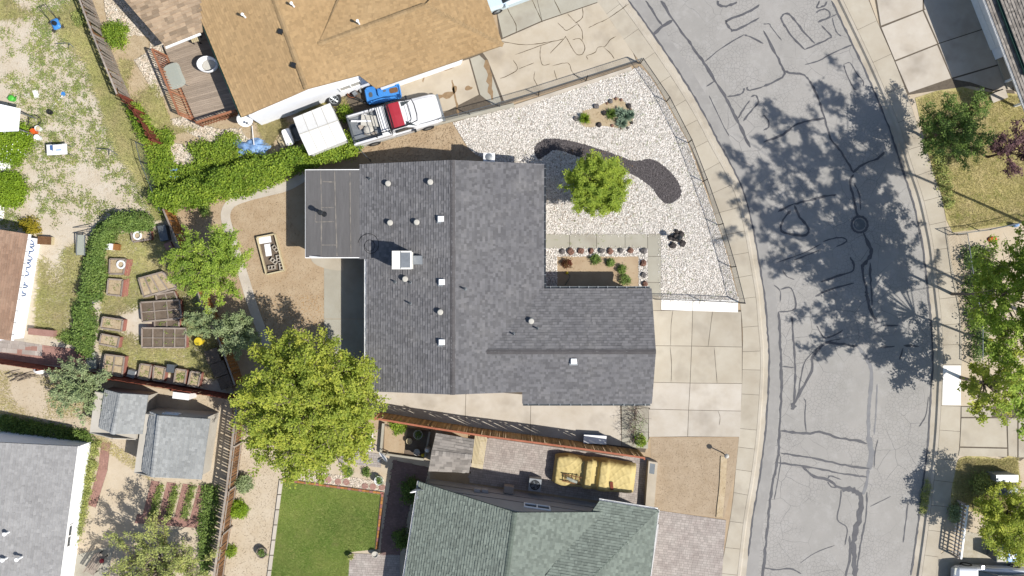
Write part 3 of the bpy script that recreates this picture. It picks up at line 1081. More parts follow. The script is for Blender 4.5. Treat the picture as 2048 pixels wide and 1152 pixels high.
MB().prism(pp((1027, 211), (1262, 134), (1264, 140), (1029, 218)), 0, .09).build('kerb', 'concrete_pale', kind='structure')
MB().prism(pp((715, 290), (876, 241), (1027, 207), (1029, 214), (880, 250), (720, 297)), 0, .12).build('kerb', 'concrete_grey', kind='structure')

# east side driveways
slabs('east_driveway', [(1739, -60), (1965, -60), (2030, 190), (1940, 172), (1880, 180), (1816, 190), (1788, 120), (1760, 55)],
      [[(1745, -50), (1845, -50), (1845, 20), (1761, 52)], [(1845, -50), (1975, -50), (1975, 50), (1848, 18)], [(1762, 55), (1845, 22), (1874, 88), (1789, 121)],
       [(1847, 20), (1962, -25), (1990, 50), (1876, 87)], [(1790, 123), (1874, 90), (1902, 157), (1817, 186)], [(1876, 88), (1988, 52), (2010, 125), (1903, 156)],
       [(1905, 158), (2010, 127), (2025, 180), (1985, 180), (1940, 165)]], 'concrete_pale', .03)
slabs('east_walk', [(1920, 812), (2100, 812), (2100, 880), (2040, 922), (2010, 917), (1916, 895)], [[(1922, 836), (2012, 836), (2014, 895), (1919, 893)], [(2014, 836), (2034, 836), (2034, 915), (2016, 912)],
                                                                                                [(2036, 836), (2100, 836), (2100, 915), (2036, 915)], [(1919, 895), (2014, 897), (2014, 914), (1916, 912)],
                                                                                                [(1922, 813), (1985, 815), (1983, 834), (1922, 834)]], 'concrete', .03)
sheet('east_drive_south', [(1876, 1112), (1892, 1100), (1990, 1110), (2100, 1110), (2100, 1250), (1860, 1250)], .02, 'concrete')
sheet('gravel_pad', [(1925, 1060), (1985, 1075), (2010, 1108), (2000, 1118), (1922, 1118)], .024, 'tan_gravel')
sheet('dry_lawn', [(1830, 196), (1872, 182), (1925, 174), (1955, 182), (2060, 190), (2060, 445), (1905, 465), (1893, 440), (1884, 395), (1866, 340), (1850, 285)], .02, 'dry_lawn')
sheet('dry_lawn', smooth_poly([(1912, 930), (1925, 914), (1960, 912), (2000, 918), (2030, 912), (2040, 990), (2000, 1040), (1935, 1020), (1905, 1030), (1903, 980)], 3), .02, 'dry_lawn')

# paver areas


def pavers(name, poly, a=.2, b=.1, ang=0.0, m='paver_grey', z=.03, base='joint'):
    """small units far below ten pixels: real joints, one mesh"""
    bs = sheet(name, poly, z - .012, base)
    w_ = pp(*poly)
    ar = sum(w_[i][0] * w_[(i + 1) % len(w_)][1] - w_[(i + 1) % len(w_)][0] * w_[i][1] for i in range(len(w_)))
    if ar < 0:
        w_ = w_[::-1]
    cs, sn = math.cos(-ang), math.sin(-ang)
    rot = [(p[0] * cs - p[1] * sn, p[0] * sn + p[1] * cs) for p in w_]
    x0, x1 = min(p[0] for p in rot), max(p[0] for p in rot)
    y0, y1 = min(p[1] for p in rot), max(p[1] for p in rot)
    mb = MB()
    m_ = len(rot)
    conv = all((rot[(i + 1) % m_][0] - rot[i][0]) * (rot[(i + 2) % m_][1] - rot[(i + 1) % m_][1])
               - (rot[(i + 1) % m_][1] - rot[i][1]) * (rot[(i + 2) % m_][0] - rot[(i + 1) % m_][0]) >= -1e-6 for i in range(m_))
    j = 0
    y = y0
    while y < y1:
        x = x0 - RND.random() * a
        while x < x1:
            wd = a * RND.choice((.6, 1, 1, 1.3))
            c_ = [(x, y), (x + wd - .008, y), (x + wd - .008, y + b - .008), (x, y + b - .008)]
            if conv:
                c_ = clip_convex(c_, rot)
            elif not in_poly(x + wd / 2, y + b / 2, rot):
                c_ = []
            x += wd
            if len(c_) > 2:
                zz = z + RND.uniform(-.002, .003)
                mb.add([(p[0] * cs + p[1] * sn, -p[0] * sn + p[1] * cs, zz) for p in c_], [tuple(range(len(c_)))])
        y += b
        j += 1
    mb.build('pavers', m, bs, kind='stuff')
    return bs


pavers('paver_drive', [(1312, 1020), (1452, 1040), (1440, 1200), (1285, 1200)], .22, .14, -.12, 'paver_grey')
pavers('paver_pad', [(970, 872), (1090, 890), (1300, 918), (1295, 1010), (1190, 1000), (940, 965), (940, 872)], .2, .13, -.14, 'paver_grey')
pavers('paver_path', [(787, 920), (858, 935), (850, 965), (820, 1010), (800, 1110), (760, 1110), (775, 1000)], .16, .09, -.1, 'paver_brown')
pavers('paver_patio', [(700, 1106), (800, 1110), (800, 1200), (694, 1200)], .22, .13, -.05, 'paver_grey')
pavers('paver_walk', [(686, 896), (763, 908), (762, 935), (676, 925)], .2, .13, -.1, 'paver_grey')
pavers('garden_pavers', [(-20, 672), (85, 690), (85, 712), (-20, 702)], .4, .28, -.1, 'paver_grey', .03)
pavers('garden_pavers', [(-20, 702), (85, 690), (172, 700), (170, 735), (-20, 722)], .4, .28, -.1, 'paver_red', .028)
# brick ladder path by the shed
for i in range(4):
    x = 303 + i * 31.5
    pavers('brick_path', [(x, 961 + i * 3), (x + 17, 963 + i * 3), (x - 2, 1044 + i * 3), (x - 20, 1040 + i * 3)], .2, .1, 1.35, 'paver_red', .032)
pavers('brick_path', [(275, 1028), (402, 1040), (398, 1056), (270, 1046)], .2, .1, -.1, 'paver_red', .034)
pavers('brick_path', [(204, 884), (222, 885), (215, 940), (195, 1000), (178, 1060), (160, 1060), (180, 985), (196, 930)][:4] + [(196, 940)], .2, .1, 1.5, 'paver_red', .032)
pavers('brick_path', [(196, 940), (216, 938), (192, 1015), (168, 1075), (150, 1070), (176, 1000)][0:3] + [(176, 1010)], .2, .1, 1.3, 'paver_red', .034)
sheet('patio', [(150, 1110), (230, 1090), (200, 1200), (130, 1200)], .02, 'concrete_grey')
sheet('house_strip', [(60, 472), (75, 476), (60, 570), (48, 690), (20, 690), (30, 560)], .02, 'concrete_pale')

# lawn
LAWN = [(566, 962), (764, 988), (752, 1098), (700, 1104), (694, 1210), (536, 1210), (545, 1100)]
sheet('lawn', LAWN, .024, 'lawn_soil')
q = scatter(pp(*LAWN), 75000)
blades('grass', q, .024, .05, 'lawn_blade', wd=.009, lean=.8, base_r=vnoise(q[:, 0], q[:, 1], 1.2, 5))
rk = pp((563, 950), (640, 945), (770, 965), (768, 990), (570, 960))
sheet('pebble_strip', [(563, 950), (640, 945), (772, 965), (768, 989), (568, 961)], .018, 'tan_gravel')
q = scatter(rk, 2600)
stones('gravel', np.column_stack([q, np.full(len(q), .02)]), .035, 'tan_gravel')
# ================================================================ buildings
def roofing(parent, planes, m, capm, ridges, th=.13, expo=.143, tab=.18, deckm=None, sth=.03):
    flat_ = []
    for c_ in planes:
        v_ = [Vector(p) for p in c_]
        a_, u_ = v_[0], (v_[1] - v_[0]).normalized()
        far_ = max(v_[2:], key=lambda p: ((p - a_) - u_ * (p - a_).dot(u_)).length)
        n_ = u_.cross(far_ - a_).normalized()
        flat_.append([(p.x, p.y, a_.z - (n_.x * (p.x - a_.x) + n_.y * (p.y - a_.y)) / n_.z) for p in v_])
    planes = flat_
    d = MB()
    for c_ in planes:
        d.slab([(p[0], p[1], p[2]) for p in c_], th, .5)
    rf = d.build('roof', deckm or capm, parent)
    s_ = MB()
    for c_ in planes:
        shingles(s_, c_, expo, tab, sth)
    s_.build('shingles', m, rf, kind='stuff')
    if ridges:
        r_ = MB()
        for a, b in ridges:
            ridge_caps(r_, a, b)
        r_.build('ridge_cap', capm, rf, kind='stuff')
    return rf


def gutter(parent, a, b, m='trim_white', sz=.1, drop=.08, straps=0):
    mb = MB()
    a, b = Vector(a), Vector(b)
    d = (b - a).normalized()
    s_ = d.cross(Vector((0, 0, 1)))
    for sg, ht in ((-1, .1), (1, .1)):
        mb.bar(a + s_ * sg * sz / 2 - Vector((0, 0, drop)), b + s_ * sg * sz / 2 - Vector((0, 0, drop)), .012, ht)
    mb.bar(a - Vector((0, 0, drop + .05)), b - Vector((0, 0, drop + .05)), sz, .012)
    g = mb.build('gutter', m, parent)
    if straps:
        for i in range(straps):
            p = a.lerp(b, (i + .5) / straps) - Vector((0, 0, drop - .055))
            MB().bar(p - s_ * (sz * .7), p + s_ * (sz * .7), .03, .012).build('gutter_strap', 'galv', g)
    return g


def window(parent, a, b, z0, z1, nrm, pane='glass', name='window'):
    """a,b ground xy of the sill ends; nrm outward"""
    a, b, nr = Vector((*a, 0)), Vector((*b, 0)), Vector((*nrm, 0)).normalized()
    d = (b - a).normalized()
    mb = MB()
    for p, q in ((a + Vector((0, 0, z0)), b + Vector((0, 0, z0))), (a + Vector((0, 0, z1)), b + Vector((0, 0, z1))),
                 (a + Vector((0, 0, z0)), a + Vector((0, 0, z1))), (b + Vector((0, 0, z0)), b + Vector((0, 0, z1))),
                 (a.lerp(b, .5) + Vector((0, 0, z0)), a.lerp(b, .5) + Vector((0, 0, z1)))):
        mb.bar(p + nr * .03, q + nr * .03, .07, .07)
    fr = mb.build(name, 'trim_white', parent)
    mb = MB()
    for t0, t1 in ((0, .5), (.5, 1)):
        p, q = a.lerp(b, t0) + nr * .012, a.lerp(b, t1) + nr * .012
        q2 = MB()
        q2.add([(p.x, p.y, z0), (q.x, q.y, z0), (q.x, q.y, z1), (p.x, p.y, z1)], [(0, 1, 2, 3)])
        q2.build('pane', pane, fr)
    return fr


# ---------------------------------------------------------------- the main house
hE, hR, hW = 2.4, 3.75, 3.22
XR, XE, XW, XWn = -3.163, 1.757, -7.99, -8.374
YN, YS = 6.807, -5.67
house = thing('house', 'large grey shingled house with L shaped roof, roof vents and swamp cooler', 'house', (-2, 0, 0))
pe = (hR - hE) / (XE - XR)
XJ = -1.35
hw_in = hR - pe * (XJ - XR)
YRW, YNW, YSW = -3.43, -0.03, -6.34
planes = [[(XWn, YN, hE - .1), (XWn, P(0, 518, 2.4)[1], hE - .1), (XR, P(0, 518, 3.5)[1] * .98 + .03, hR), (XR, YN, hR)],
          [(XW, P(0, 518, 2.4)[1], hE), (XW, YS, hE), (XR, YS, hR), (XR, P(0, 518, 2.4)[1], hR)],
          [(XE, YS, hE), (XE, YN, hE), (XR, YN, hR), (XR, YS, hR)],
          [(XE - .1, YNW, hE + .025), (7.66, YNW, hE + .025), (7.74, YRW, hw_in + .02), (XJ - .2, YRW, hw_in + .02)],
          [(.56, YSW, hE + .01), (7.68, YSW, hE + .01), (7.74, YRW, hw_in + .02), (.56, YRW, hw_in + .02)],
          [(XJ - .2, -5.3, hE + .01 + (hw_in + .01 - hE) * (-5.3 - YSW) / (YRW - YSW)), (.56, -5.3, hE + .01 + (hw_in + .01 - hE) * (-5.3 - YSW) / (YRW - YSW)), (.56, YRW, hw_in + .02), (XJ - .2, YRW, hw_in + .02)]]
# make first plane meet its neighbour cleanly
planes[0][2] = (XR, planes[0][1][1], hR)
planes[1][0] = (XW, planes[0][1][1], hE)
planes[1][3] = (XR, planes[0][1][1], hR)
rf = roofing(house, planes, 'shingle_grey', 'shingle_cap', [((XR, YN, hR), (XR, YS, hR)), ((7.74, YRW, hw_in + .03), (XJ, YRW, hw_in + .03))], expo=.145, tab=.18)
mb = MB()
mb.prism([(-7.65, -5.55), (1.35, -5.55), (1.35, 6.7), (-7.65, 6.7)], 0, hE - .2, .5)
for y0, y1 in ((6.55, 6.7), (-5.55, -5.4)):
    mb.add([(-7.65, y0, hE - .2), (1.35, y0, hE - .2), (XR, y0, hR - .16), (-7.65, y1, hE - .2), (1.35, y1, hE - .2), (XR, y1, hR - .16)],
           [(0, 1, 2), (3, 5, 4), (0, 3, 4, 1), (1, 4, 5, 2), (2, 5, 3, 0)], .5)
mb.prism([(1.36, -6.0), (7.5, -6.0), (7.5, -.38), (1.36, -.38)], 0, hE - .2, .5)
mb.add([(7.38, -6.0, hE - .2), (7.38, -.38, hE - .2), (7.38, YRW, hw_in - .14), (7.5, -6.0, hE - .2), (7.5, -.38, hE - .2), (7.5, YRW, hw_in - .14)],
       [(0, 2, 1), (3, 4, 5), (0, 1, 4, 3), (1, 2, 5, 4), (2, 0, 3, 5)], .5)
mb.build('wall', 'wall_taupe', house)
gd = MB().box((7.515, -3.2, 1.08), (.03, 4.85, 2.16)).build('garage_door', 'trim_white', house)
for i in range(4):
    MB().box((7.55, -3.2, .27 + i * .54), (.04, 4.8, .51)).build('panel', 'trim_white', gd)
window(house, (1.37, 2.2), (1.37, 4.0), .9, 2.0, (1, 0))
dr = MB().box((1.39, .9, 1.02), (.06, .95, 2.04)).build('door', 'wood_red', house)
MB().box((1.45, .55, 1.0), (.05, .05, .12)).build('handle', 'galv', dr)
gutter(house, (1.86, YNW + .07, hE), (7.6, YNW + .07, hE), 'galv_dark', straps=11)
gutter(house, (.6, YSW - .07, hE), (7.62, YSW - .07, hE), 'galv_dark', straps=12)
gutter(house, (XW - .07, planes[0][1][1], hE), (XW - .07, YS, hE), 'trim_white')
gutter(house, (XE + .05, 0, hE), (XE + .05, YN, hE), 'galv_dark', straps=14)


def zmain(x, y):
    z = hR - pe * abs(x - XR) if x > XR else hR - (hR - hE) / (XR - XW) * (XR - x)
    if x > XJ and YSW < y < YNW:
        zw = hw_in - (hw_in - hE) / (YNW - YRW) * (y - YRW) if y > YRW else hw_in - (hw_in - hE) / (YRW - YSW) * (YRW - y)
        z = max(z, zw)
    return z


def on_roof(px, py):
    h = 3.0
    for _ in range(6):
        x, y, _z = P(px, py, h)
        h = zmain(x, y)
    return (x, y, h + .012)


for px, py in [(777, 368), (861, 365), (781, 446), (834, 445), (811, 558), (881, 624), (1062, 642)]:
    c = on_roof(px, py)
    fl = MB().lathe((c[0], c[1], c[2] - .05), [(.2, 0), (.2, .055), (.13, .06), (.13, .2)], 14)
    o = fl.build('round_vent', 'galv_dark', house)
    lathe((c[0], c[1], c[2] + .13), [(.13, 0), (.16, .02), (.16, .1), (.12, .15), (0, .16)], 14).build('cap', 'pillow', o, smooth=False)
for px, py in [(882, 438), (884, 564), (884, 684), (1147, 722)]:
    c = on_roof(px, py)
    o = MB().box((c[0], c[1], c[2] + .09), (.34, .32, .2), taper=.85).build('box_vent', 'trim_white', house)
    MB().box((c[0], c[1] - .02, c[2] + .01), (.44, .42, .03)).build('flange', 'galv', o)
for px, py, ht in [(740, 358, .3), (791, 564, .35), (821, 565, .25), (821, 607, .4), (930, 578, .5), (1027, 668, .35), (1075, 657, .4)]:
    c = on_roof(px, py)
    o = MB().lathe((c[0], c[1], c[2] - .08), [(.045, 0), (.045, ht), (.03, ht), (.03, ht - .06)], 10).build('vent_pipe', 'galv_dark', house)
    lathe((c[0], c[1], c[2] - .03), [(.13, 0), (.1, .04), (.05, .1)], 10).build('boot', 'galv', o)
# swamp cooler on the west slope
c = P(803, 520, 4.45)
c = (c[0], c[1], zmain(c[0], c[1]) - .1)
ck = thing('swamp_cooler', 'big cream swamp cooler box with dented lid on the dark shingle slope', 'swamp cooler', c)
MB().box((c[0], c[1], c[2] + .93), (.95, .9, .95)).build('cabinet', 'cooler_white', ck)
mb = MB()
mb.prism([(c[0] - .51, c[1] - .48), (c[0] + .51, c[1] - .48), (c[0] + .51, c[1] + .48), (c[0] - .51, c[1] + .48)], c[2] + 1.41, c[2] + 1.46)
ld = mb.build('lid', 'cooler_white', ck)
MB().box((c[0] + .2, c[1], c[2] + 1.465), (.5, .8, .012)).build('roof_patch', 'galv', ld)
MB().box((c[0] - .05, c[1], c[2] + 1.475), (.03, .92, .02)).build('seam', 'galv_dark', ld)
for a in (c[0] - .42, c[0] + .42):
    for b in (c[1] - .4, c[1] + .4):
        MB().box((a, b, c[2] + .22), (.05, .05, .5)).build('leg', 'galv_dark', ck)
mb = MB()
mb.box((c[0] + .74, c[1] + .03, c[2] + .38), (.5, .46, .6))
mb.build('duct', 'galv', ck)
for k in range(6):
    for sg in (-1, 1):
        MB().box((c[0] - .36 + k * .145, c[1] + sg * .455, c[2] + .93), (.1, .02, .75)).build('louvre', 'galv_dark', ck)
# wall cooler at the north gable
c = P(978, 322, 2.6)
ck = thing('window_cooler', 'small white evaporative cooler hanging at the gable end over gravel', 'swamp cooler', (c[0], c[1] + .1, 0))
cx, cy = c[0], 7.12
MB().box((cx, cy, 2.15), (.62, .55, .8)).build('cabinet', 'white_plastic', ck)
lathe((cx, cy + .05, 2.55), [(.2, 0), (.2, .03), (.1, .05), (0, .06)], 16).build('fan_cap', 'galv', ck)
MB().box((cx, cy - .32, 2.5), (.66, .3, .12)).build('hood', 'white_plastic', ck)
for a in (-.28, .28):
    for b in (-.22, .22):
        MB().box((cx + a, cy + b, .875), (.05, .05, 1.75)).build('leg', 'galv', ck)
# black hose loop on the roof
pts = []
for a in np.linspace(0, 15.5, 60):
    r_ = 11 if a < 9 else 11 + (a - 9) * 2.4
    x, y, z = on_roof(740 + (r_ if a < 9 else r_) * math.cos(a) * .9, 491 - r_ * math.sin(a))
    pts.append((x, y, z + .02 + a * .0015))
o = MB().tube(pts, .014, 5).build('hose', 'black_rubber', org=on_roof(740, 491))
tag(o, 'black coiled hose lying on the roof edge by the sunroom', 'hose')

# low-slope back room
root = thing('sunroom', 'flat roofed back room with dark rolled roofing and tan seams', 'sunroom', (-9.6, 4.2, 0))
X0, X1, Y0, Y1 = P(609, 0, 2.35)[0], P(722, 0, 2.4)[0] - .02, P(0, 516, 2.4)[1], P(0, 338, 2.4)[1]
fz = lambda x: 2.22 + (x - X0) / (X1 - X0) * .1
MB().slab([(X0, Y0, fz(X0)), (X1, Y0, fz(X1)), (X1, Y1, fz(X1)), (X0, Y1, fz(X0))], .14).build('roof', 'trim_white', root)
fx = [0, .27, .5, .78, 1]
rfo = [o for o in root.children if o.name.startswith('roof')][0]
for i in range(4):
    a, b = X0 + .03 + (X1 - X0 - .06) * fx[i], X0 + .03 + (X1 - X0 - .06) * fx[i + 1] + (.06 if i < 3 else 0)
    z = .006 + .004 * (3 - i)
    MB().slab([(a, Y0 + .04, fz(a) + z), (b, Y0 + .04, fz(b) + z), (b, Y1 - .04, fz(b) + z), (a, Y1 - .04, fz(a) + z)], .006).build('roofing_strip', 'membrane', rfo)


def roof_rib(pts, wd):
    vs, fs = [], []
    w_ = []
    for (ax, ay), (bx, by) in zip(pts, pts[1:]):
        for t in np.linspace(0, 1, 14):
            w_.append((ax + (bx - ax) * t, ay + (by - ay) * t))
    for i, (px, py) in enumerate(w_):
        x, y, _ = P(px, py, 2.3)
        q_ = w_[min(i + 1, len(w_) - 1)]
        p_ = w_[max(i - 1, 0)]
        tx, ty = q_[0] - p_[0], -(q_[1] - p_[1])
        L_ = math.hypot(tx, ty) or 1
        ww = wd * RND.uniform(.1, .9)
        vs += [(x - ty / L_ * ww, y + tx / L_ * ww, fz(x) + .028), (x + ty / L_ * ww, y - tx / L_ * ww, fz(x) + .028)]
    return MB().add(vs, [(2 * i, 2 * i + 1, 2 * i + 3, 2 * i + 2) for i in range(len(w_) - 1)])


for pts, wd in [([(641, 341), (643, 420), (642, 512)], .05), ([(669, 341), (671, 420), (674, 512)], .05), ([(700, 341), (701, 430), (702, 512)], .04), ([(645, 363), (667, 364)], .05),
                ([(642, 415), (668, 415)], .04), ([(630, 444), (668, 443)], .04), ([(643, 490), (672, 490)], .04), ([(632, 415), (630, 443)], .03)]:
    roof_rib(pts, wd).build('seam', 'seam', rfo)
MB().prism([(X0 + .25, Y0 + .2), (X1, Y0 + .2), (X1, Y1 - .15), (X0 + .25, Y1 - .15)], 0, 2.1).build('wall', 'wall_taupe', root)
x, y, _ = P(648, 428, 2.35)
pz = fz(x)
o = MB().lathe((x, y, pz), [(.16, 0), (.13, .06), (.1, .1), (.1, .85), (.14, .86), (.14, 1.0), (.1, 1.04), (0, 1.04)], 14).build('stove_pipe', 'black_metal', root)
MB().bar((X0 + .25, Y0 + .1, pz + .0), (X0 + 1.0, Y0 + .02, 2.5), .05, .05).build('brace', 'trim_white', root)
window(root, (X0 + .26, Y0 + 1.2), (X0 + .26, Y0 + 3.4), .9, 1.9, (-1, 0))

# ---------------------------------------------------------------- tan roofed house
r0 = P(620, 60, 0)
tan = thing('house', 'tan shingled house with white gable wall beside the wooden deck', 'house', (r0[0], r0[1], 0))
q = lambda x, y, h: P(x, y, h)
W0, W1 = q(483, 234, 2.4), q(349, -90, 2.4)
R0, R1 = q(613, 178, 3.35), q(512, -100, 3.35)
E0, E1 = q(742, 144, 2.4), q(640, -140, 2.4)
G0, G1, GR0, GR1 = q(752, 177, 2.42), q(1006, 90, 2.42), q(636, 88, 3.0), q(850, 10, 3.0)
V0 = q(725, 120, 2.42)
H1 = q(940, -95, 2.42)
planes = [[W1, W0, R0, R1], [E0, E1, R1, R0], [G0, G1, GR1, GR0], [G1, H1, GR1], [H1, q(715, -100, 2.2), q(645, 70, 2.9), GR0, GR1]]
roofing(tan, planes, 'shingle_tan', 'shingle_tan_cap', [(R0, R1), (GR0, GR1), (GR1, G1)], th=.13)


def inset(a, c_, k):
    return (a[0] + (c_[0] - a[0]) * k, a[1] + (c_[1] - a[1]) * k)


# walls follow the eaves, set in a little
A_, B_ = (W0[0] + .38, W0[1] + .03), (E0[0] - .1, E0[1] - .02)
t_ = Vector((B_[0] - A_[0], B_[1] - A_[1]))
nv = Vector((t_.y, -t_.x)).normalized()
mb = MB()
far = Vector((W1[0] - W0[0], W1[1] - W0[1]))
poly = [A_, B_, (B_[0] + far.x * .95, B_[1] + far.y * .95), (A_[0] + far.x * .95, A_[1] + far.y * .95)]
mb.prism(poly, 0, 2.2, .5)
ap = (R0[0], R0[1])
ap = Vector(A_) + t_ * ((Vector(ap) - Vector(A_)).dot(t_) / t_.length_squared)
bk = -nv * .12
mb.add([(A_[0], A_[1], 2.2), (B_[0], B_[1], 2.2), (ap.x, ap.y, 3.2), (A_[0] + bk.x, A_[1] + bk.y, 2.2), (B_[0] + bk.x, B_[1] + bk.y, 2.2), (ap.x + bk.x, ap.y + bk.y, 3.2)],
       [(0, 1, 2), (3, 5, 4), (0, 3, 4, 1), (1, 4, 5, 2), (2, 5, 3, 0)], .5)
gp_ = [(G0[0] - .02, G0[1] + .42), (G1[0] - 2.5, G1[1] - .40), (G1[0] - 1.9, G1[1] + .9), (H1[0] - .5, H1[1]), (GR0[0], GR0[1] + 2)]
mb.prism(gp_, 0, 2.25, .5)
mb.build('wall', 'wall_white', tan)
wa, wb = Vector(A_).lerp(Vector(B_), .72), Vector(A_).lerp(Vector(B_), .9)
window(tan, wa, wb, 1.0, 1.75, nv, 'pillow')
gutter(tan, (W0[0] - .05, W0[1], W0[2]), (W1[0] - .05, W1[1], W1[2]), 'trim_green', .07)
for px, py, h in [(490, 34, 3.0), (718, 47, 3.2), (587, 12, 3.4)]:
    c = P(px, py, h)
    z0 = {490: 3.02, 718: 3.0, 587: 3.25}[px]
    c = P(px, py, z0)
    o = MB().lathe((c[0], c[1], z0 - .15), [(.05, 0), (.05, .5), (.08, .52), (.08, .6), (0, .62)], 10).build('vent_pipe', 'trim_white', tan)
for px, py, h in [(562, 64, 3.25), (588, 131, 3.28)]:
    c = P(px, py, h)
    MB().box((c[0], c[1], h + .06), (.26, .3, .2), rz=-.35, taper=.85).build('box_vent', 'black_metal', tan)

# shake roofed wing of the same house, lower
sh = thing('patio_wing', 'weathered brown shake roofed wing standing beside the timber deck', 'house', (*P(340, 20)[:2], 0))
a0, a1, a2, a3 = q(326, 92, 2.35), q(404, 44, 2.35), q(425, -110, 2.95), q(300, -80, 2.95)
a0, a1 = q(327, 93, 2.35), q(402, 62, 2.35)
a3, a2 = q(235, -10, 2.6), q(416, -60, 2.9)
planes = [[q(330, 93, 2.35), q(404, 63, 2.35), q(404, 44, 2.4), q(430, -60, 2.8), q(215, -60, 2.8), q(245, -5, 2.62)]]
roofing(sh, planes, 'shake', 'shake', [], expo=.2, tab=.32, sth=.03)
gutter(sh, q(330, 95, 2.35), q(400, 67, 2.35), 'trim_white', .09)
mb = MB()
mb.prism([P(348, 85, 0)[:2], P(395, 66, 0)[:2], P(440, -40, 0)[:2], P(270, -40, 0)[:2]], 0, 2.18)
mb.build('wall', 'wall_white', sh)

# ---------------------------------------------------------------- pale roof, bottom left
g3 = thing('house', 'pale grey roofed house with bright white side wall by the brick path', 'house', (*P(80, 1050)[:2], 0))
e0, e1 = q(155, 893, 2.3), q(118, 1170, 2.3)
rr0, rr1 = q(-20, 884, 3.6), q(-60, 1170, 3.6)
roofing(g3, [[e0, e1, rr1, rr0]], 'shingle_pale', 'shingle_pale', [(rr0, rr1)])
b0, b1 = P(184, 883)[:2], P(146, 1165)[:2]
n0 = P(10, 862)[:2]
n1 = P(-60, 1165)[:2]
mb = MB()
mb.prism([b0, b1, n1, n0], 0, 2.12, .5)
d_ = Vector(b1) - Vector(b0)
d_.normalize()
mb.add([(b0[0], b0[1], 2.12), (n0[0], n0[1], 2.12), (n0[0], n0[1], 3.4), (b0[0] + d_.x * .15, b0[1] + d_.y * .15, 2.12), (n0[0] + d_.x * .15, n0[1] + d_.y * .15, 2.12), (n0[0] + d_.x * .15, n0[1] + d_.y * .15, 3.4)],
       [(0, 2, 1), (3, 4, 5), (0, 1, 4, 3), (0, 3, 5, 2), (1, 2, 5, 4)], .5)
mb.build('wall', 'wall_white', g3)
gutter(g3, (e0[0] + .05, e0[1], e0[2]), (e1[0] + .05, e1[1], e1[2]), 'trim_white', .08)
for px, py in [(14, 1066), (10, 1118), (38, 1117)]:
    c = P(px, py, 3.3)
    MB().lathe((c[0], c[1], 3.05), [(.06, 0), (.06, .4), (.1, .42), (.1, .5), (0, .52)], 10).build('vent_pipe', 'trim_white', g3)
wn = (Vector((b0[0], b0[1])) - Vector(n0)).normalized()
window(g3, Vector(b0).lerp(Vector(b1), .55), Vector(b0).lerp(Vector(b1), .7), .9, 1.9, (1, .1))

# ---------------------------------------------------------------- green roof, bottom
g4 = thing('house', 'sage green shingled house with hip wing next to the covered car', 'house', (*P(1050, 1120)[:2], 0))
A4, B4 = q(838, 963, 2.5), q(806, 1170, 2.5)
R4, S4 = q(1030, 1025, 4.2), q(1008, 1185, 4.2)
C4, D4 = q(1226, 1024, 2.5), q(1200, 1200, 2.5)
N1, N2 = q(1199, 1001, 2.5), q(1316, 1020, 2.5)
T1_, T2_ = q(1130, 1210, 3.9), q(1060, 1195, 3.9)
planes = [[B4, A4, R4, S4], [C4, D4, S4, R4], [(N1[0], N1[1], 2.53), (N2[0], N2[1], 2.53), T1_, T2_], [(N2[0], N2[1], 2.53), q(1290, 1230, 2.53), T1_]]
roofing(g4, planes, 'shingle_green', 'shingle_green_cap', [(R4, S4), (N2, T1_)], expo=.15, tab=.18)
w0, w1 = P(858, 957)[:2], P(1222, 1010)[:2]
wv = Vector(w1) - Vector(w0)
wn = Vector((-wv.y, wv.x)).normalized()
mb = MB()
dn = -wn * 7
mb.prism([w0, w1, (w1[0] + dn.x, w1[1] + dn.y), (w0[0] + dn.x, w0[1] + dn.y)], 0, 2.3, .5)
apx = Vector(w0) + wv * .485
mb.add([(w0[0], w0[1], 2.3), (w1[0], w1[1], 2.3), (apx.x, apx.y, 4.0), (w0[0] + dn.x * .02, w0[1] + dn.y * .02, 2.3), (w1[0] + dn.x * .02, w1[1] + dn.y * .02, 2.3), (apx.x + dn.x * .02, apx.y + dn.y * .02, 4.0)],
       [(0, 1, 2), (3, 5, 4), (0, 3, 4, 1), (1, 4, 5, 2), (2, 5, 3, 0)], .5)
mb.prism([P(1200, 1012)[:2], P(1303, 1024)[:2], P(1280, 1180)[:2], P(1180, 1180)[:2]], 0, 2.35, .5)
mb.build('wall', 'wall_grey', g4)
for z in (1.15, 2.2):
    MB().bar((w0[0] + wn.x * .02, w0[1] + wn.y * .02, z), (w1[0] + wn.x * .02, w1[1] + wn.y * .02, z), .03, .04).build('trim_band', 'wall_taupe', g4)
wp = Vector(w0) + wv * .52
window(g4, wp, wp + wv.normalized() * 1.4, 2.35, 3.0, wn)
gutter(g4, (A4[0] - .05, A4[1], A4[2]), (B4[0] - .05, B4[1], B4[2]), 'trim_white', .08)
gutter(g4, (N1[0], N1[1] + .05, 2.5), (N2[0], N2[1] + .05, 2.5), 'trim_white', .08)
gutter(g4, (N2[0] + .05, N2[1], 2.5), (q(1290, 1230, 2.5)), 'trim_white', .08)
for t, z in ((.27, 1.3), (.31, 1.2)):
    c = Vector(w0) + wv * t + wn * .1
    MB().box((c.x, c.y, z), (.35, .16, .4), rz=-.145).build('meter_box', 'wall_grey', g4)
c = Vector(w0) + wv * .435 + wn * .25
MB().box((c.x, c.y, .7), (.55, .4, .55), rz=-.145).build('wall_cabinet', 'wall_taupe', g4)

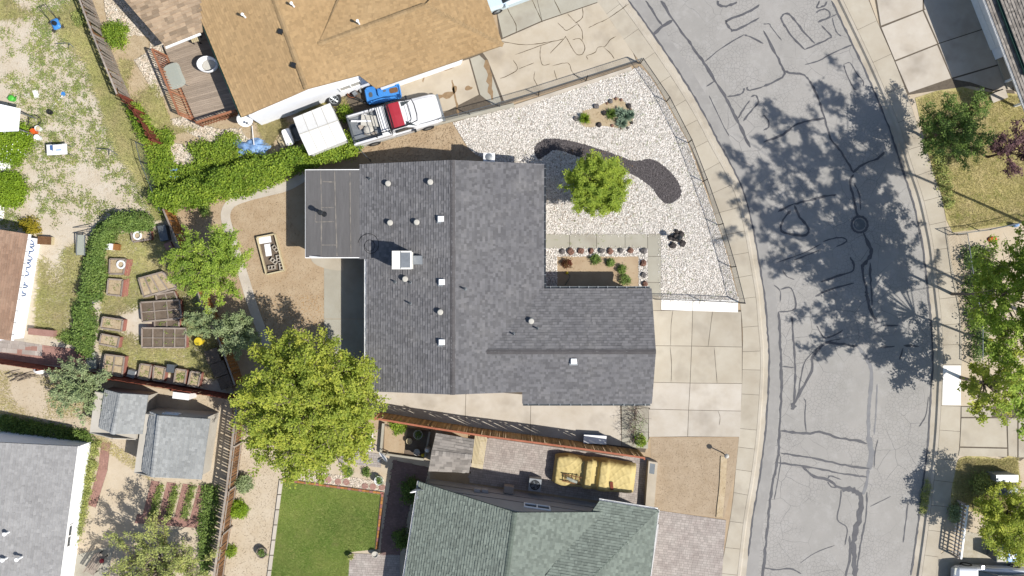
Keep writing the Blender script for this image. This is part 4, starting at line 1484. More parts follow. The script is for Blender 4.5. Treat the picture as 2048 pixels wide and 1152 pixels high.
# ---------------------------------------------------------------- corner house, top right
g5 = thing('house', 'white house corner with grey roof beside the wide pale driveway', 'house', (*P(2060, 60)[:2], 0))
f0, f1 = q(1945, -70, 2.6), q(2056, 226, 2.6)
dv = Vector(f1) - Vector(f0)
dn = Vector((dv.y, -dv.x, 0)).normalized()
if dn.x < 0:
    dn = -dn
k0, k1 = Vector(f0) + dn * .5 + Vector((0, 0, .12)), Vector(f1) + dn * .5 + Vector((0, 0, .12))
planes = [[f0, f1, tuple(k1 + dn * .5 + Vector((0, 0, .1))), tuple(k0 + dn * .5 + Vector((0, 0, .1)))],
          [tuple(k0 + Vector((0, 0, .22))), tuple(k1 - dv.normalized() * 2.0 + Vector((0, 0, .22))), tuple(k1 - dv.normalized() * 2.0 + dn * 6 + Vector((0, 0, 1.8))), tuple(k0 + dn * 6 + Vector((0, 0, 1.8)))],
          ]
roofing(g5, planes, 'shingle_taupe', 'shingle_taupe', [], expo=.15)
planes2 = [tuple(k1 - dv.normalized() * 2.0 + dn * .45 + Vector((0, 0, .08))), tuple(k1 + dn * .45 + Vector((0, 0, .08))), tuple(k1 + dn * 6 + Vector((0, 0, 1.3))), tuple(k1 - dv.normalized() * 2 + dn * 6 + Vector((0, 0, 1.3)))]
MB().slab(planes2, .1).build('low_roof', 'shingle_taupe', g5)
gutter(g5, tuple(Vector(f0) - dn * .05), tuple(Vector(f1) - dn * .05), 'trim_white', .09)
gutter(g5, tuple(k0 - dn * .05 + Vector((0, 0, .2))), tuple(k1 - dv.normalized() * 2.0 - dn * .05 + Vector((0, 0, .2))), 'trim_green', .1)
gw0, gw1 = Vector((*P(1925, -45)[:2], 0)), Vector((*P(1990, 120)[:2], 0))
mb = MB()
mb.prism([gw0[:2], gw1[:2], (gw1 + dn * 6)[:2], (gw0 + dn * 6)[:2]], 0, 2.45, .5)
g6p = gw1 + dn * 1.3
mb.prism([g6p[:2], (g6p + dv.normalized() * 3)[:2], (g6p + dv.normalized() * 3 + dn * 5)[:2], (g6p + dn * 5)[:2]], 0, 2.45, .5)
u_ = dv.normalized()
t0_, t1_ = k0 + dn * .06, k1 - u_ * 2.0 + dn * .06
mb.prism([t0_[:2], t1_[:2], (t1_ + dn * 5)[:2], (t0_ + dn * 5)[:2]], 2.4, 2.82, .5)  # block added between the two roofs to stop sunlight leaking through
mb.build('wall', 'wall_white', g5)
for i in range(4):
    a = gw0.lerp(gw1, .2) - dn * .03 + Vector((0, 0, .27 + i * .54))
    b = gw0.lerp(gw1, .88) - dn * .03 + Vector((0, 0, .27 + i * .54))
    MB().bar(a, b, .05, .51).build('garage_door_panel', 'trim_white', g5)
for k in (1.4, 2.9):
    p = gw1 + dv.normalized() * k + dn * .1
    MB().box((p.x, p.y, 1.25), (.12, .12, 2.5)).build('porch_post', 'trim_white', g5)
p = gw1 + dv.normalized() * .9 + dn * .55
MB().box((p.x, p.y, .06), (1.0, 1.9, .12), rz=.35).build('porch_step', 'concrete', g5)

# ---------------------------------------------------------------- rose roof, left edge
g6 = thing('house', 'low house with rosy brown shingles and blue scrawl on its wall', 'house', (*P(10, 570)[:2], 0))
e0, e1 = q(56, 468, 2.2), q(21, 681, 2.2)
dd = (Vector(e1) - Vector(e0)).normalized()
nn = Vector((dd.y, -dd.x, 0))
if nn.x > 0:
    nn = -nn
planes = [[e1, e0, tuple(Vector(e0) + nn * 4 + Vector((0, 0, 1.0))), tuple(Vector(e1) + nn * 4 + Vector((0, 0, 1.0)))]]
roofing(g6, planes, 'shingle_rose', 'shingle_rose', [], expo=.13, tab=.26)
gutter(g6, tuple(Vector(e0) - nn * .06), tuple(Vector(e1) - nn * .06), 'trim_white', .1, straps=9)
b0, b1 = Vector((*P(82, 478)[:2], 0)), Vector((*P(48, 676)[:2], 0))
MB().prism([b0[:2], b1[:2], (b1 + nn * 4)[:2], (b0 + nn * 4)[:2]], 0, 2.1).build('wall', 'wall_white', g6)
wd_ = (b1 - b0)
mb = MB()
R2 = random.Random(3)
for s0 in (.02, .1, .18, .26, .34, .42, .5):
    pts = []
    ph = R2.random() * 6
    for a in np.linspace(0, 9, 30):
        u = s0 + .012 * a / 9 * 6 * .9 + .02 * math.cos(a * 1.7 + ph)
        z = 1.2 + .7 * math.sin(a * 1.3 + ph) * (.6 + .4 * math.sin(a))
        p = b0 + wd_ * u - nn * .012
        pts.append((p.x, p.y, z))
    mb.tube(pts, .032, 4)
mb.build('blue_scrawl', 'blue_paint', g6, kind='stuff')

# ---------------------------------------------------------------- garden sheds


def shed(label, eL0, eL1, r0_, r1_, eR0, eR1, he, hr, wallpoly, m, wm, win=None):
    c_ = P(*wallpoly[0])
    root = thing('garden_shed', label, 'shed', (c_[0], c_[1], 0))
    L0, L1, Q0, Q1, E0_, E1_ = q(*eL0, he), q(*eL1, he), q(*r0_, hr), q(*r1_, hr), q(*eR0, he), q(*eR1, he)
    roofing(root, [[L1, L0, Q0, Q1], [E0_, E1_, Q1, Q0]], m, m, [(Q0, Q1)], th=.08)
    wp_ = [P(*p)[:2] for p in wallpoly]
    mb = MB()
    mb.prism(wp_, 0, he - .1, .5)
    for a, b, ap_ in ((wp_[0], wp_[1], Q0), (wp_[3], wp_[2], Q1)):
        a, b = Vector(a), Vector(b)
        t = (b - a)
        k = (Vector(ap_[:2]) - a).dot(t) / t.length_squared
        p = a + t * k
        n_ = Vector((-t.y, t.x)).normalized() * .04
        mb.add([(a.x, a.y, he - .1), (b.x, b.y, he - .1), (p.x, p.y, hr - .1), (a.x - n_.x, a.y - n_.y, he - .1), (b.x - n_.x, b.y - n_.y, he - .1), (p.x - n_.x, p.y - n_.y, hr - .1)],
               [(0, 1, 2), (3, 5, 4), (0, 3, 4, 1), (1, 4, 5, 2), (2, 5, 3, 0)], .5)
    mb.build('wall', wm, root)
    # clapboards on the sunny side
    a, b = Vector((*wp_[1], 0)), Vector((*wp_[2], 0))
    t = (b - a).normalized()
    n_ = Vector((-t.y, t.x, 0))
    if n_.x < 0:
        n_ = -n_
    for i in range(9):
        z = .12 + i * (he - .2) / 9
        MB().bar(a + n_ * .012 + Vector((0, 0, z)), b + n_ * .012 + Vector((0, 0, z)), .025, (he - .2) / 9 - .03).build('board', wm, root)
    if win:
        a, b = Vector(wp_[0]), Vector(wp_[1])
        t = (b - a)
        n_ = Vector((-t.y, t.x)).normalized()
        window(root, a + t * win[0], a + t * win[1], 1.5, 1.85, n_, 'blue_paint')
    return root


shed('smaller grey gable shed with white walls beside the shaggy shrub', (210, 779), (199, 856), (241, 787), (225, 868), (296, 790), (285, 868), 2.05, 2.55,
     [(226, 774), (316, 785), (304, 865), (216, 852)], 'shingle_blue', 'wall_cream')
shed('larger grey gable shed with louvred window, above the brick ladder path', (301, 823), (284, 943), (319, 831), (305, 954), (420, 838), (403, 959), 2.1, 2.6,
     [(318, 815), (438, 824), (421, 940), (302, 928)], 'shingle_blue', 'wall_cream', (.3, .55))
# little shingled shelter by the green roof
q1 = P(905, 905)
gz = thing('shelter', 'small taupe shingled playhouse roof between pergola slats and planting bed', 'shed', (q1[0], q1[1], 0))
c0, c1, c2, c3 = q(872, 866, 2.1), q(949, 879, 2.1), q(938, 945, 2.1), q(857, 942, 2.1)
m0, m1 = q(863, 905, 2.45), q(944, 914, 2.45)
roofing(gz, [[c1, c0, m0, m1], [c3, c2, m1, m0]], 'shingle_taupe', 'shingle_taupe', [(m0, m1)], th=.08, expo=.16, tab=.34)
MB().prism([P(878, 873)[:2], P(943, 883)[:2], P(934, 930)[:2], P(868, 924)[:2]], 0, 1.98).build('wall', 'wall_cream', gz)
q1 = P(960, 905)
pg = thing('slat_bench', 'cream slatted bench top between the playhouse roof and pavers', 'bench', (q1[0], q1[1], 0))
for i in range(9):
    t = i / 8
    a, b = q(951 + 23 * t, 871 + 1 * t, .5), q(944 + 20 * t, 934 + 4 * t, .5)
    MB().bar(a, b, .055, .03).build('slat', 'wood_cream', pg)
for y in (.15, .85):
    a, b = Vector(q(951, 871, .44)).lerp(Vector(q(944, 934, .44)), y), Vector(q(974, 872, .44)).lerp(Vector(q(964, 938, .44)), y)
    MB().bar(a, b, .06, .08).build('rail', 'wood_cream', pg)
    for p in (a, b):
        MB().box((p.x, p.y, .2), (.06, .06, .4)).build('leg', 'wood_cream', pg)
# ================================================================ fences and deck
def picket_mesh(w_, t_, h_, m, dog=True):
    mb = MB()
    d = w_ * .28 if dog else 0
    pr = [(-w_ / 2, 0), (w_ / 2, 0), (w_ / 2, h_ - d), (w_ / 2 - d, h_), (-w_ / 2 + d, h_), (-w_ / 2, h_ - d)]
    vs = [(x, -t_ / 2, z) for x, z in pr] + [(x, t_ / 2, z) for x, z in pr]
    mb.add(vs, [tuple(range(6))[::-1], tuple(range(6, 12))] + [(i, (i + 1) % 6, 6 + (i + 1) % 6, 6 + i) for i in range(6)][0:6])
    return mb.mesh('picket', m)


def board_fence(name, label, top, h, m, pitch=.15, wd=.14, gap=0.0, lean=.02, rail_side=1, cap=None, railm=None, miss=0.0, capw=.09):
    """top: pixel points of the fence top line"""
    pts = [Vector(P(x, y, h)[:2]) for x, y in top]
    root = thing(name, label, 'fence', (pts[0].x, pts[0].y, 0))
    og = Vector((pts[0].x, pts[0].y, 0))
    pm = picket_mesh(wd, .02, h, m)
    for a, b in zip(pts, pts[1:]):
        d = b - a
        L_ = d.length
        d.normalize()
        n = Vector((-d.y, d.x)) * rail_side
        rz = math.atan2(d.y, d.x)
        k = int(L_ / pitch)
        for i in range(k):
            if RND.random() < miss:
                continue
            p = a + d * ((i + .5) * L_ / k)
            link('picket', pm, root, (p.x - og.x, p.y - og.y, RND.uniform(-.03, .0)), (RND.gauss(0, lean), RND.gauss(0, lean * .6), rz + RND.gauss(0, .02)))
        for z in (.3, h - .3):
            MB().bar((a.x + n.x * .04, a.y + n.y * .04, z), (b.x + n.x * .04, b.y + n.y * .04, z), .04, .09).build('rail', railm or m, root)
        for i in range(max(2, int(L_ / 2.4) + 1)):
            p = a + d * (L_ * i / max(1, int(L_ / 2.4))) + n * .085
            MB().box((p.x, p.y, h / 2 - .05), (.09, .09, h - .1), rz).build('post', railm or m, root)
        if cap:
            MB().bar((a.x, a.y, h + .015), (b.x, b.y, h + .015), capw, .03).build('cap_rail', cap, root)
    return root


board_fence('board_fence', 'weathered whitish picket fence with gaps between weedy yard and stone yard', [(150, -25), (182, 60), (208, 125), (234, 188)], 1.75, 'wood_grey', .17, .13, rail_side=-1, lean=.045,
            cap='wood_grey', miss=.04, railm='wood_brown')
board_fence('board_fence', 'short reddish brown board fence running down to the vine thicket', [(236, 190), (262, 218), (300, 280)], 1.6, 'wood_red', .16, .14, lean=.04, rail_side=1)
board_fence('board_fence', 'tan board fence between the planter garden and curving path', [(326, 418), (345, 462), (362, 502), (402, 600), (440, 685), (470, 770)], 1.45, 'wood_tan', .16, .15, rail_side=-1, lean=.02,
            cap='wood_planter', railm='wood_brown')
board_fence('board_fence', 'dark red board fence behind the sheds and small planters', [(-40, 721), (70, 738), (210, 757), (340, 778), (470, 800)], 1.5, 'wood_red', .16, .155, rail_side=-1, lean=.01, railm='wood_red')
board_fence('board_fence', 'grey picket fence casting striped shade along the sandy yard', [(474, 806), (453, 982), (440, 1070), (425, 1175)], 1.7, 'wood_brown', .155, .12, rail_side=1, lean=.02,
            cap='wood_grey', railm='wood_grey', capw=.12)
board_fence('board_fence', 'straw brown fence with a salmon top rail beside the concrete side yard', [(745, 836), (870, 857), (976, 873), (1130, 893), (1290, 916)], 2.15, 'wood_straw', .12, .115, rail_side=-1, lean=.015,
            cap='wood_red_top', railm='wood_red_top', capw=.1)
board_fence('picket_fence', 'white picket fence at the corner by the rubbish bins', [(1936, 1010), (1922, 1118)], .95, 'trim_white', .2, .07, rail_side=-1, lean=.01, cap='trim_white', railm='wood_grey')
# fallen red boards
c = P(305, 288)
rb = thing('board_pile', 'loose red boards fallen at the end of the fence', 'boards', (c[0], c[1], 0))
for i in range(4):
    a, b = P(292, 291 - i * 3.2, .15 + .03 * i), P(317, 283 - i * 1.5, .32 + .02 * i)
    MB().bar(a, b, .13, .03).build('board', 'wood_red', rb)


def chain_fence(label, pts, h, mw='galv_dark', pitch=.12, every=2.2, mpost='galv_dark', gap_posts=None):
    w_ = [Vector(P(x, y)[:2]) for x, y in pts]
    root = thing('chain_link_fence', label, 'fence', (w_[0].x, w_[0].y, 0))
    wires = MB()
    for a, b in zip(w_, w_[1:]):
        d = b - a
        L_ = d.length
        k = max(1, round(L_ / every))
        for i in range(k + 1):
            p = a.lerp(b, i / k)
            MB().tube([(p.x, p.y, -.05), (p.x, p.y, h + .03)], .028, 7).build('post', mpost, root)
        MB().tube([(a.x, a.y, h), (b.x, b.y, h)], .021, 6).build('top_rail', mpost, root)
        n = int(L_ / pitch)
        for i in range(-int(h / pitch), n):
            for sg in (0, 1):
                t0, t1 = i * pitch, i * pitch + h - .06
                z0, z1 = (.05, h - .01) if sg == 0 else (h - .01, .05)
                if t0 < 0:
                    z0 += (z1 - z0) * (-t0) / (t1 - t0)
                    t0 = 0
                if t1 > L_:
                    z1 += (z0 - z1) * (t1 - L_) / (t1 - t0)
                    t1 = L_
                if t1 <= t0:
                    continue
                p, q_ = a.lerp(b, t0 / L_), a.lerp(b, t1 / L_)
                wires.bar((p.x, p.y, z0), (q_.x, q_.y, z1), .0045, .0045)
    wires.build('wire_mesh', mw, root, kind='stuff')
    return root


chain_fence('dark chain link fence along the sidewalk around the white gravel yard', [(1281, 127), (1333, 203), (1376, 286), (1406, 363), (1437, 450), (1462, 534), (1480, 606)], 1.0, mpost='black_metal')
chain_fence('short chain link fence between the gravel yard and the white concrete strip', [(1480, 605), (1400, 601), (1309, 598)], .95, mpost='black_metal')
chain_fence('grey chain link fence between the gravel yard and the cracked driveway', [(1278, 127), (1172, 161), (1077, 191), (1000, 213)], 1.0)
chain_fence('low chain link fence running beside the loaded pickup truck', [(1000, 214), (880, 246), (800, 268), (716, 294), (742, 322)], 1.05, pitch=.14)
chain_fence('vine grown wire fence beside the weedy yard', [(291, 292), (300, 330), (318, 375), (338, 425)], 1.2, pitch=.16)
chain_fence('thin wire fence between the dry lawn and tree yard', [(1897, 470), (1960, 462), (2060, 440)], 1.0, pitch=.16)
chain_fence('thin wire fence behind the east sidewalk under the big tree', [(1915, 470), (1928, 560), (1945, 640), (1945, 730)], 1.0, pitch=.16)

# deck
dk = thing('deck', 'weathered timber deck with brown railing at the tan roofed house', 'deck', (*P(400, 150)[:2], 0))
D = [Vector(P(*p, .45)) for p in ((327, 92), (412, 60), (484, 224), (402, 251), (392, 243))]
a0, a1 = D[0], D[4]
b0_, b1_ = Vector(P(420, 56, .45)), Vector(P(496, 220, .45))
n = 42
for i in range(n):
    t0, t1 = i / n, (i + .93) / n
    p0, p1 = a0.lerp(a1, t0), a0.lerp(a1, t1)
    q0, q1 = b0_.lerp(b1_, t0), b0_.lerp(b1_, t1)
    dz = RND.uniform(0, .006)
    MB().slab([(v.x, v.y, .45 + dz) for v in (p0, q0, q1, p1)], .03).build('plank', 'deck_board', dk)
MB().prism([(v.x, v.y) for v in (a0.lerp(b0_, .03), b0_, b1_, a1.lerp(b1_, .05))], .05, .4).build('frame', 'wood_brown', dk)


def railing(root, a, b, z0, h, m, pitch=.16, lean=Vector((0, 0, 0))):
    a, b = Vector(a), Vector(b)
    d = b - a
    n_ = int(d.length / pitch)
    up = Vector((0, 0, h)) + lean
    MB().bar(a + up, b + up, .12, .04).build('rail', m, root)
    MB().bar(a + up * .1, b + up * .1, .05, .05).build('rail', m, root)
    for i in range(n_ + 1):
        p = a.lerp(b, i / n_)
        wd = .09 if i % 8 == 0 or i == n_ else .04
        MB().bar(p - Vector((0, 0, .1)), p + up * .99, wd, wd).build('baluster', m, root)


W_ = Vector((-.35, .1, 0))
railing(dk, Vector(P(336, 113, .45)), Vector(P(390, 242, .45)), .45, .92, 'wood_deckred', lean=Vector((-.5, .16, 0)))
railing(dk, Vector(P(405, 252, .45)), Vector(P(482, 228, .45)), .45, .92, 'wood_deckred')
c = P(349, 152, 1.1)
gt = thing('glass_table', 'rectangular frosted glass patio table on the deck', 'table', (c[0], c[1], .45))
mb = MB()
cs = smooth_poly([(-.4, -.65), (.4, -.65), (.46, 0), (.4, .65), (-.4, .65), (-.46, 0)], 4)
ca, sa = math.cos(.38), math.sin(.38)
mb.prism([(c[0] + x * ca - y * sa, c[1] + x * sa + y * ca) for x, y in cs], 1.1, 1.115)
mb.build('table_top', 'clear_glass', gt)
for x, y in ((-.33, -.55), (.33, -.55), (.33, .55), (-.33, .55)):
    X, Y = c[0] + x * ca - y * sa, c[1] + x * sa + y * ca
    MB().tube([(X, Y, .46), (X - .05 * np.sign(x), Y, 1.1)], .018, 6).build('leg', 'galv', gt)
c = P(418, 131, .9)
ch = thing('egg_chair', 'white rounded patio swing chair with cushion half in shade', 'chair', (c[0], c[1], .46))
mb = MB()
prof = [(.02, 0), (.3, .02), (.46, .14), (.52, .34), (.5, .5), (.46, .5), (.47, .34), (.41, .18), (.28, .08), (.02, .06)]
mb.lathe((c[0], c[1], .75), prof, 20, sq=(1.15, .9))
mb.build('shell', 'white_plastic', ch, smooth=True)
lathe((c[0], c[1], .83), [(.0, 0), (.36, 0), (.38, .06), (.3, .1), (0, .11)], 18, sq=(1.1, .9)).build('cushion', 'pillow', ch, smooth=True)
for k in range(3):
    a = k * 2.1
    MB().tube([(c[0] + .1 * math.cos(a), c[1] + .1 * math.sin(a), .76), (c[0] + .4 * math.cos(a), c[1] + .4 * math.sin(a), .47)], .025, 6).build('leg', 'galv', ch)
c = P(391, 78, .8)
o = thing('slat_chair', 'small slatted wooden chair at the shady end of deck', 'chair', (c[0], c[1], .46))
for i in range(5):
    MB().box((c[0] - .2 + i * .1, c[1] + .02 * i, .85), (.08, .45, .02), .35).build('slat', 'wood_cream', o)
for i, (x, y) in enumerate(((-.2, -.18), (.2, -.18), (.2, .2), (-.2, .2))):
    MB().box((c[0] + x, c[1] + y, .66), (.05, .05, .4)).build('leg', 'black_metal', o)
MB().box((c[0] - .28, c[1] + .02, 1.05), (.04, .45, .45), .35).build('backrest', 'black_metal', o)
# satellite dish by the deck


def dish(label, px, py, z, r=.42, tilt=(.9, .2), base=0.0, m='white_plastic'):
    c_ = P(px, py, z)
    root = thing('satellite_dish', label, 'satellite dish', (c_[0], c_[1], base))
    prof = [(r, .14), (r * .85, .09), (r * .6, .045), (r * .3, .012), (.01, 0)]
    mb = MB()
    R_ = Matrix.Rotation(tilt[1], 3, 'Z') @ Matrix.Rotation(tilt[0], 3, 'X')
    vs, fs = [], []
    n_ = 20
    for rad, zz in prof:
        for k in range(n_):
            a = 2 * math.pi * k / n_
            v = R_ @ Vector((rad * math.cos(a), rad * 1.1 * math.sin(a), zz))
            vs.append((c_[0] + v.x, c_[1] + v.y, z + v.z))
    for i in range(len(prof) - 1):
        for k in range(n_):
            fs.append((i * n_ + k, i * n_ + (k + 1) % n_, (i + 1) * n_ + (k + 1) % n_, (i + 1) * n_ + k))
    mb.add(vs, fs)
    mb.build('reflector', m, root, smooth=True)
    v = R_ @ Vector((0, -.1, .45))
    e = R_ @ Vector((0, -r * 1.05, .1))
    MB().tube([(c_[0] + e.x, c_[1] + e.y, z + e.z), (c_[0] + v.x, c_[1] + v.y, z + v.z)], .02, 6).build('feed_arm', 'galv', root)
    MB().box((c_[0] + v.x, c_[1] + v.y, z + v.z), (.1, .14, .08)).build('receiver', 'galv', root)
    MB().tube([(c_[0], c_[1], base), (c_[0], c_[1], z - .02)], .03, 8).build('mast', 'galv', root)
    return root


dish('white satellite dish on a mast at the corner of the deck', 489, 237, 1.5, .42, (.75, .6))
dish('satellite dish beside the paver walk and round planter', 770, 911, 1.2, .36, (1.15, -.9))
dish('satellite dish bolted to the eave of the green roof', 832, 978, 2.75, .36, (1.25, .2), 2.45)
# street-side lamp post and lot lamp
c = P(1351, 478)
lp = thing('yard_lamp', 'short black yard lamp rising from a ring of dark rocks', 'lamp post', (c[0], c[1], 0))
MB().tube([(c[0], c[1], 0), (c[0], c[1], .85)], .035, 8).build('post', 'black_metal', lp)
MB().box((c[0], c[1], .95), (.2, .2, .2), taper=1.25).build('lantern', 'black_metal', lp)
lathe((c[0], c[1], 1.05), [(.2, 0), (.1, .08), (0, .12)], 4).build('lamp_roof', 'black_metal', lp)

# ---------------------------------------------------------------- rocks


def rock_mesh(m, seed):
    r_ = np.random.default_rng(seed)
    mb = MB()
    n_, rings = 8, 5
    vs, fs = [], []
    for i in range(rings):
        ph = math.pi * (i + .5) / rings
        for k in range(n_):
            a = 2 * math.pi * k / n_
            s_ = .8 + .4 * r_.random()
            vs.append((math.sin(ph) * math.cos(a) * s_, math.sin(ph) * math.sin(a) * s_, math.cos(ph) * s_ * .75))
    for i in range(rings - 1):
        for k in range(n_):
            fs.append((i * n_ + k, (i + 1) * n_ + k, (i + 1) * n_ + (k + 1) % n_, i * n_ + (k + 1) % n_))
    fs.append(tuple(range(n_)))
    fs.append(tuple(range((rings - 1) * n_, rings * n_))[::-1])
    mb.add(vs, fs)
    return mb.mesh('rock', m)


RK = {k: [rock_mesh(k, i * 7 + 1) for i in range(3)] for k in ('rock_grey', 'rock_red', 'rock_dark')}


def rock(px, py, r, k, label, group=None):
    c_ = P(px, py)
    o_ = link('landscape_rock', RNDC(RK[k]), None, (c_[0], c_[1], .02 + r * .35), (RND.uniform(-.2, .2), RND.uniform(-.2, .2), RND.random() * 6.3), scale=(r, r * RND.uniform(.75, 1.1), r))
    return tag(o_, label, 'rock', group)


RNDC = RND.choice
z3 = lambda x, y: (1000 + x / 3.84, 280 + y / 3.84)
row = [(478, 855, 'rock_grey'), (542, 857, 'rock_red'), (620, 852, 'rock_red'), (700, 852, 'rock_red'), (778, 851, 'rock_grey'), (843, 853, 'rock_red'), (925, 848, 'rock_grey'),
       (1000, 850, 'rock_red'), (1100, 852, 'rock_grey'), (1100, 945, 'rock_red'), (1102, 1037, 'rock_grey'), (1112, 1108, 'rock_red')]
ORD = ['first', 'second', 'third', 'fourth', 'fifth', 'sixth', 'seventh', 'eighth']
for i_, (x, y, k) in enumerate(row):
    col_ = 'dark grey' if k == 'rock_grey' else 'reddish brown'
    where = (ORD[i_] + ' from the house wall in the row along the front path') if i_ < 8 else ['at the path corner of the flower bed border', 'first below the corner of the flower bed border',
                                                                                         'second below the corner of the flower bed border', 'nearest the garage in the flower bed border'][i_ - 8]
    rock(*z3(x, y), RND.uniform(.17, .23), k, col_ + ' rock, ' + where, 'rocks edging the flower bed')
for x, y, r in [(1345, 745, .26), (1390, 725, .2), (1310, 750, .17), (1325, 810, .2), (1400, 795, .2), (1355, 700, .15), (1370, 760, .2)]:
    rock(*z3(x, y), r, 'rock_dark', 'dark rock piled at the foot of the yard lamp', 'rocks round the yard lamp')
z1 = lambda x, y: (1000 + x / 3.84, y / 3.84)
for x, y, r, k in [(738, 818, .16, 'rock_grey'), (850, 780, .15, 'rock_grey'), (582, 912, .15, 'rock_grey'), (760, 960, .17, 'rock_dark'), (990, 815, .17, 'rock_dark'), (890, 760, .1, 'rock_red'), (930, 768, .1, 'rock_red'),
                   (800, 870, .17, 'rock_dark'), (1005, 845, .09, 'rock_red'), (860, 965, .1, 'rock_red'), (930, 985, .09, 'rock_red'), (980, 985, .09, 'rock_grey'), (1010, 945, .1, 'rock_dark'), (820, 795, .08, 'rock_red')]:
    col_ = {'rock_grey': 'grey', 'rock_red': 'rusty red', 'rock_dark': 'blackish'}[k]
    rock(*z1(x, y), r, k, col_ + ' rock ringing the yucca island in the gravel', col_ + ' rocks round the yucca island')
# ================================================================ vegetation
def tree(name, label, px, py, hc, R, hr, m, leaf=.16, limbs=13, twigs=8, per=26, rc=.16, bark='bark', seed=1, base=None, cat='tree', group=None, up=1.1, asp=.55, tk=.04, open_=.0, reach0=(.78, .3)):
    """limbs fan out from the fork, twigs carry tufts of leaves, gaps stay between the limbs"""
    rg = np.random.default_rng(seed)
    c_ = np.array(P(px, py, hc))
    b = np.array([c_[0], c_[1], 0.]) if base is None else np.array(P(*base))
    root = thing(name, label, cat, (b[0], b[1], 0), group)
    fork = np.array([b[0] * .3 + c_[0] * .7, b[1] * .3 + c_[1] * .7, max(.35, hc - hr * 1.05)])
    tr = max(.04, R * tk)
    mb = MB()
    mid = (b + fork) / 2 + np.array([rg.normal() * .05, rg.normal() * .05, 0])
    mb.tube([tuple(b), tuple(mid), tuple(fork)], [tr * 1.35, tr, tr * .95], 9)
    C, A, W = [], [], []
    for i in range(limbs):
        # golden spiral over the upper crown, jittered
        u = (i + .5) / limbs
        el = math.asin(min(.97, 1 - 1.12 * u)) if 1 - 1.12 * u > -.2 else -.15
        az = i * 2.39996 + rg.normal() * .35
        reach = reach0[0] + reach0[1] * rg.random()
        tip = c_ + np.array([R * math.cos(el) * math.cos(az), R * math.cos(el) * math.sin(az), hr * (math.sin(el) * 1.05 - .1)]) * reach
        k1 = fork + (tip - fork) * .4 + np.array([rg.normal() * .1 * R, rg.normal() * .1 * R, .1 * hr])
        k2 = fork + (tip - fork) * .72 + rg.normal(size=3) * .05 * R
        mb.tube([tuple(fork), tuple(k1), tuple(k2), tuple(tip)], [tr * .6, tr * .38, tr * .22, tr * .07], 5, cap=False)
        tone = rg.random()
        for j in range(twigs):
            t = .38 + .62 * (j + rg.random()) / twigs
            o = fork + (tip - fork) * t
            d = (tip - fork) / np.linalg.norm(tip - fork) * .55 + rg.normal(size=3) * .62
            d[2] = abs(d[2]) * .7 + .05
            d /= np.linalg.norm(d)
            L_ = R * (.2 + .24 * rg.random()) * (1.15 - .45 * t)
            e = o + d * L_
            mb.tube([tuple(o), tuple(o + d * L_ * .5 + rg.normal(size=3) * .04), tuple(e)], [tr * .16, tr * .1, tr * .03], 4, cap=False)
            if rg.random() < open_:
                continue
            n_t = max(2, int(L_ / (rc * 1.25)))
            for q_ in range(n_t):
                f = .25 + .8 * (q_ + rg.random()) / n_t
                C.append(o + d * L_ * f + rg.normal(size=3) * rc * .35)
                W.append(.5 * tone + .5 * rg.random())
    C = np.array(C)
    C[:, 2] = np.maximum(C[:, 2], .3)
    n = len(C)
    pts = (C[:, None, :] + rg.normal(size=(n, per, 3)) * np.array([rc * .62, rc * .62, rc * .4])).reshape(-1, 3)
    pts[:, 2] = np.maximum(pts[:, 2], .05)
    foliage('crown', pts, leaf, m, root, up=up, base_r=np.repeat(np.array(W), per), asp=asp)
    mb.build('trunk', bark, root)
    return root


tree('maple_tree', 'big lime green tree overhanging the corner of the grey roof', 617, 810, 4.5, 3.5, 2.1, 'leaf_lime', .135, 90, 11, 30, .21, seed=3, bark='bark_pale', reach0=(.86, .18), up=1.5)
tree('young_tree', 'round bright green tree standing in the white front gravel', 1197, 370, 2.5, 1.62, 1.25, 'leaf_front', .09, 66, 11, 28, .13, seed=5, reach0=(.84, .2), up=1.5)
tree('garden_tree', 'loose yellow green tree leaning over the planter garden and path', 416, 525, 3.2, 2.1, 1.1, 'leaf_mid', .1, 40, 10, 26, .14, seed=8, bark='bark_pale', open_=.15)
tree('garden_tree', 'greyish green small tree beside the dark compost boxes', 404, 646, 2.2, .95, .8, 'leaf_grey', .09, 18, 6, 18, .1, seed=11)
tree('garden_tree', 'grey green bushy tree between fence and curving path', 474, 664, 2.5, 1.25, 1.1, 'leaf_grey', .1, 24, 7, 20, .12, seed=12)
tree('fruit_tree', 'shaggy grey green shrub tree behind the smaller shed', 163, 775, 1.9, 1.75, .9, 'leaf_grey', .1, 24, 8, 20, .13, seed=14)
tree('fruit_tree', 'sparse olive tree over the brick path with bare pale branches', 308, 1152, 3.0, 3.0, 1.3, 'leaf_olive', .1, 36, 10, 17, .15, seed=17, bark='bark_pale', open_=.2)
tree('street_tree', 'dark green dense tree on the dry lawn by the driveway', 1916, 256, 3.2, 2.0, 1.4, 'leaf_dark', .1, 26, 9, 26, .15, seed=21, open_=.15)
tree('plum_tree', 'purple leaved plum tree on the dry lawn', 2038, 297, 2.8, 1.5, 1.1, 'leaf_plum', .11, 18, 7, 20, .14, seed=23, open_=.1)
tree('shade_tree', 'huge bright green tree shading the street and east sidewalk', 2055, 590, 6.6, 3.5, 2.0, 'leaf_mid', .13, 28, 10, 26, .16, seed=25, bark='bark_pale', open_=.3, tk=.02, up=1.6)
tree('shade_tree', 'tall leafy tree rising past the dry lawn edge', 2262, 372, 11.0, 4.0, 2.6, 'leaf_mid', .15, 20, 10, 26, .165, seed=27, base=(2100, 470), tk=.018, open_=.42)
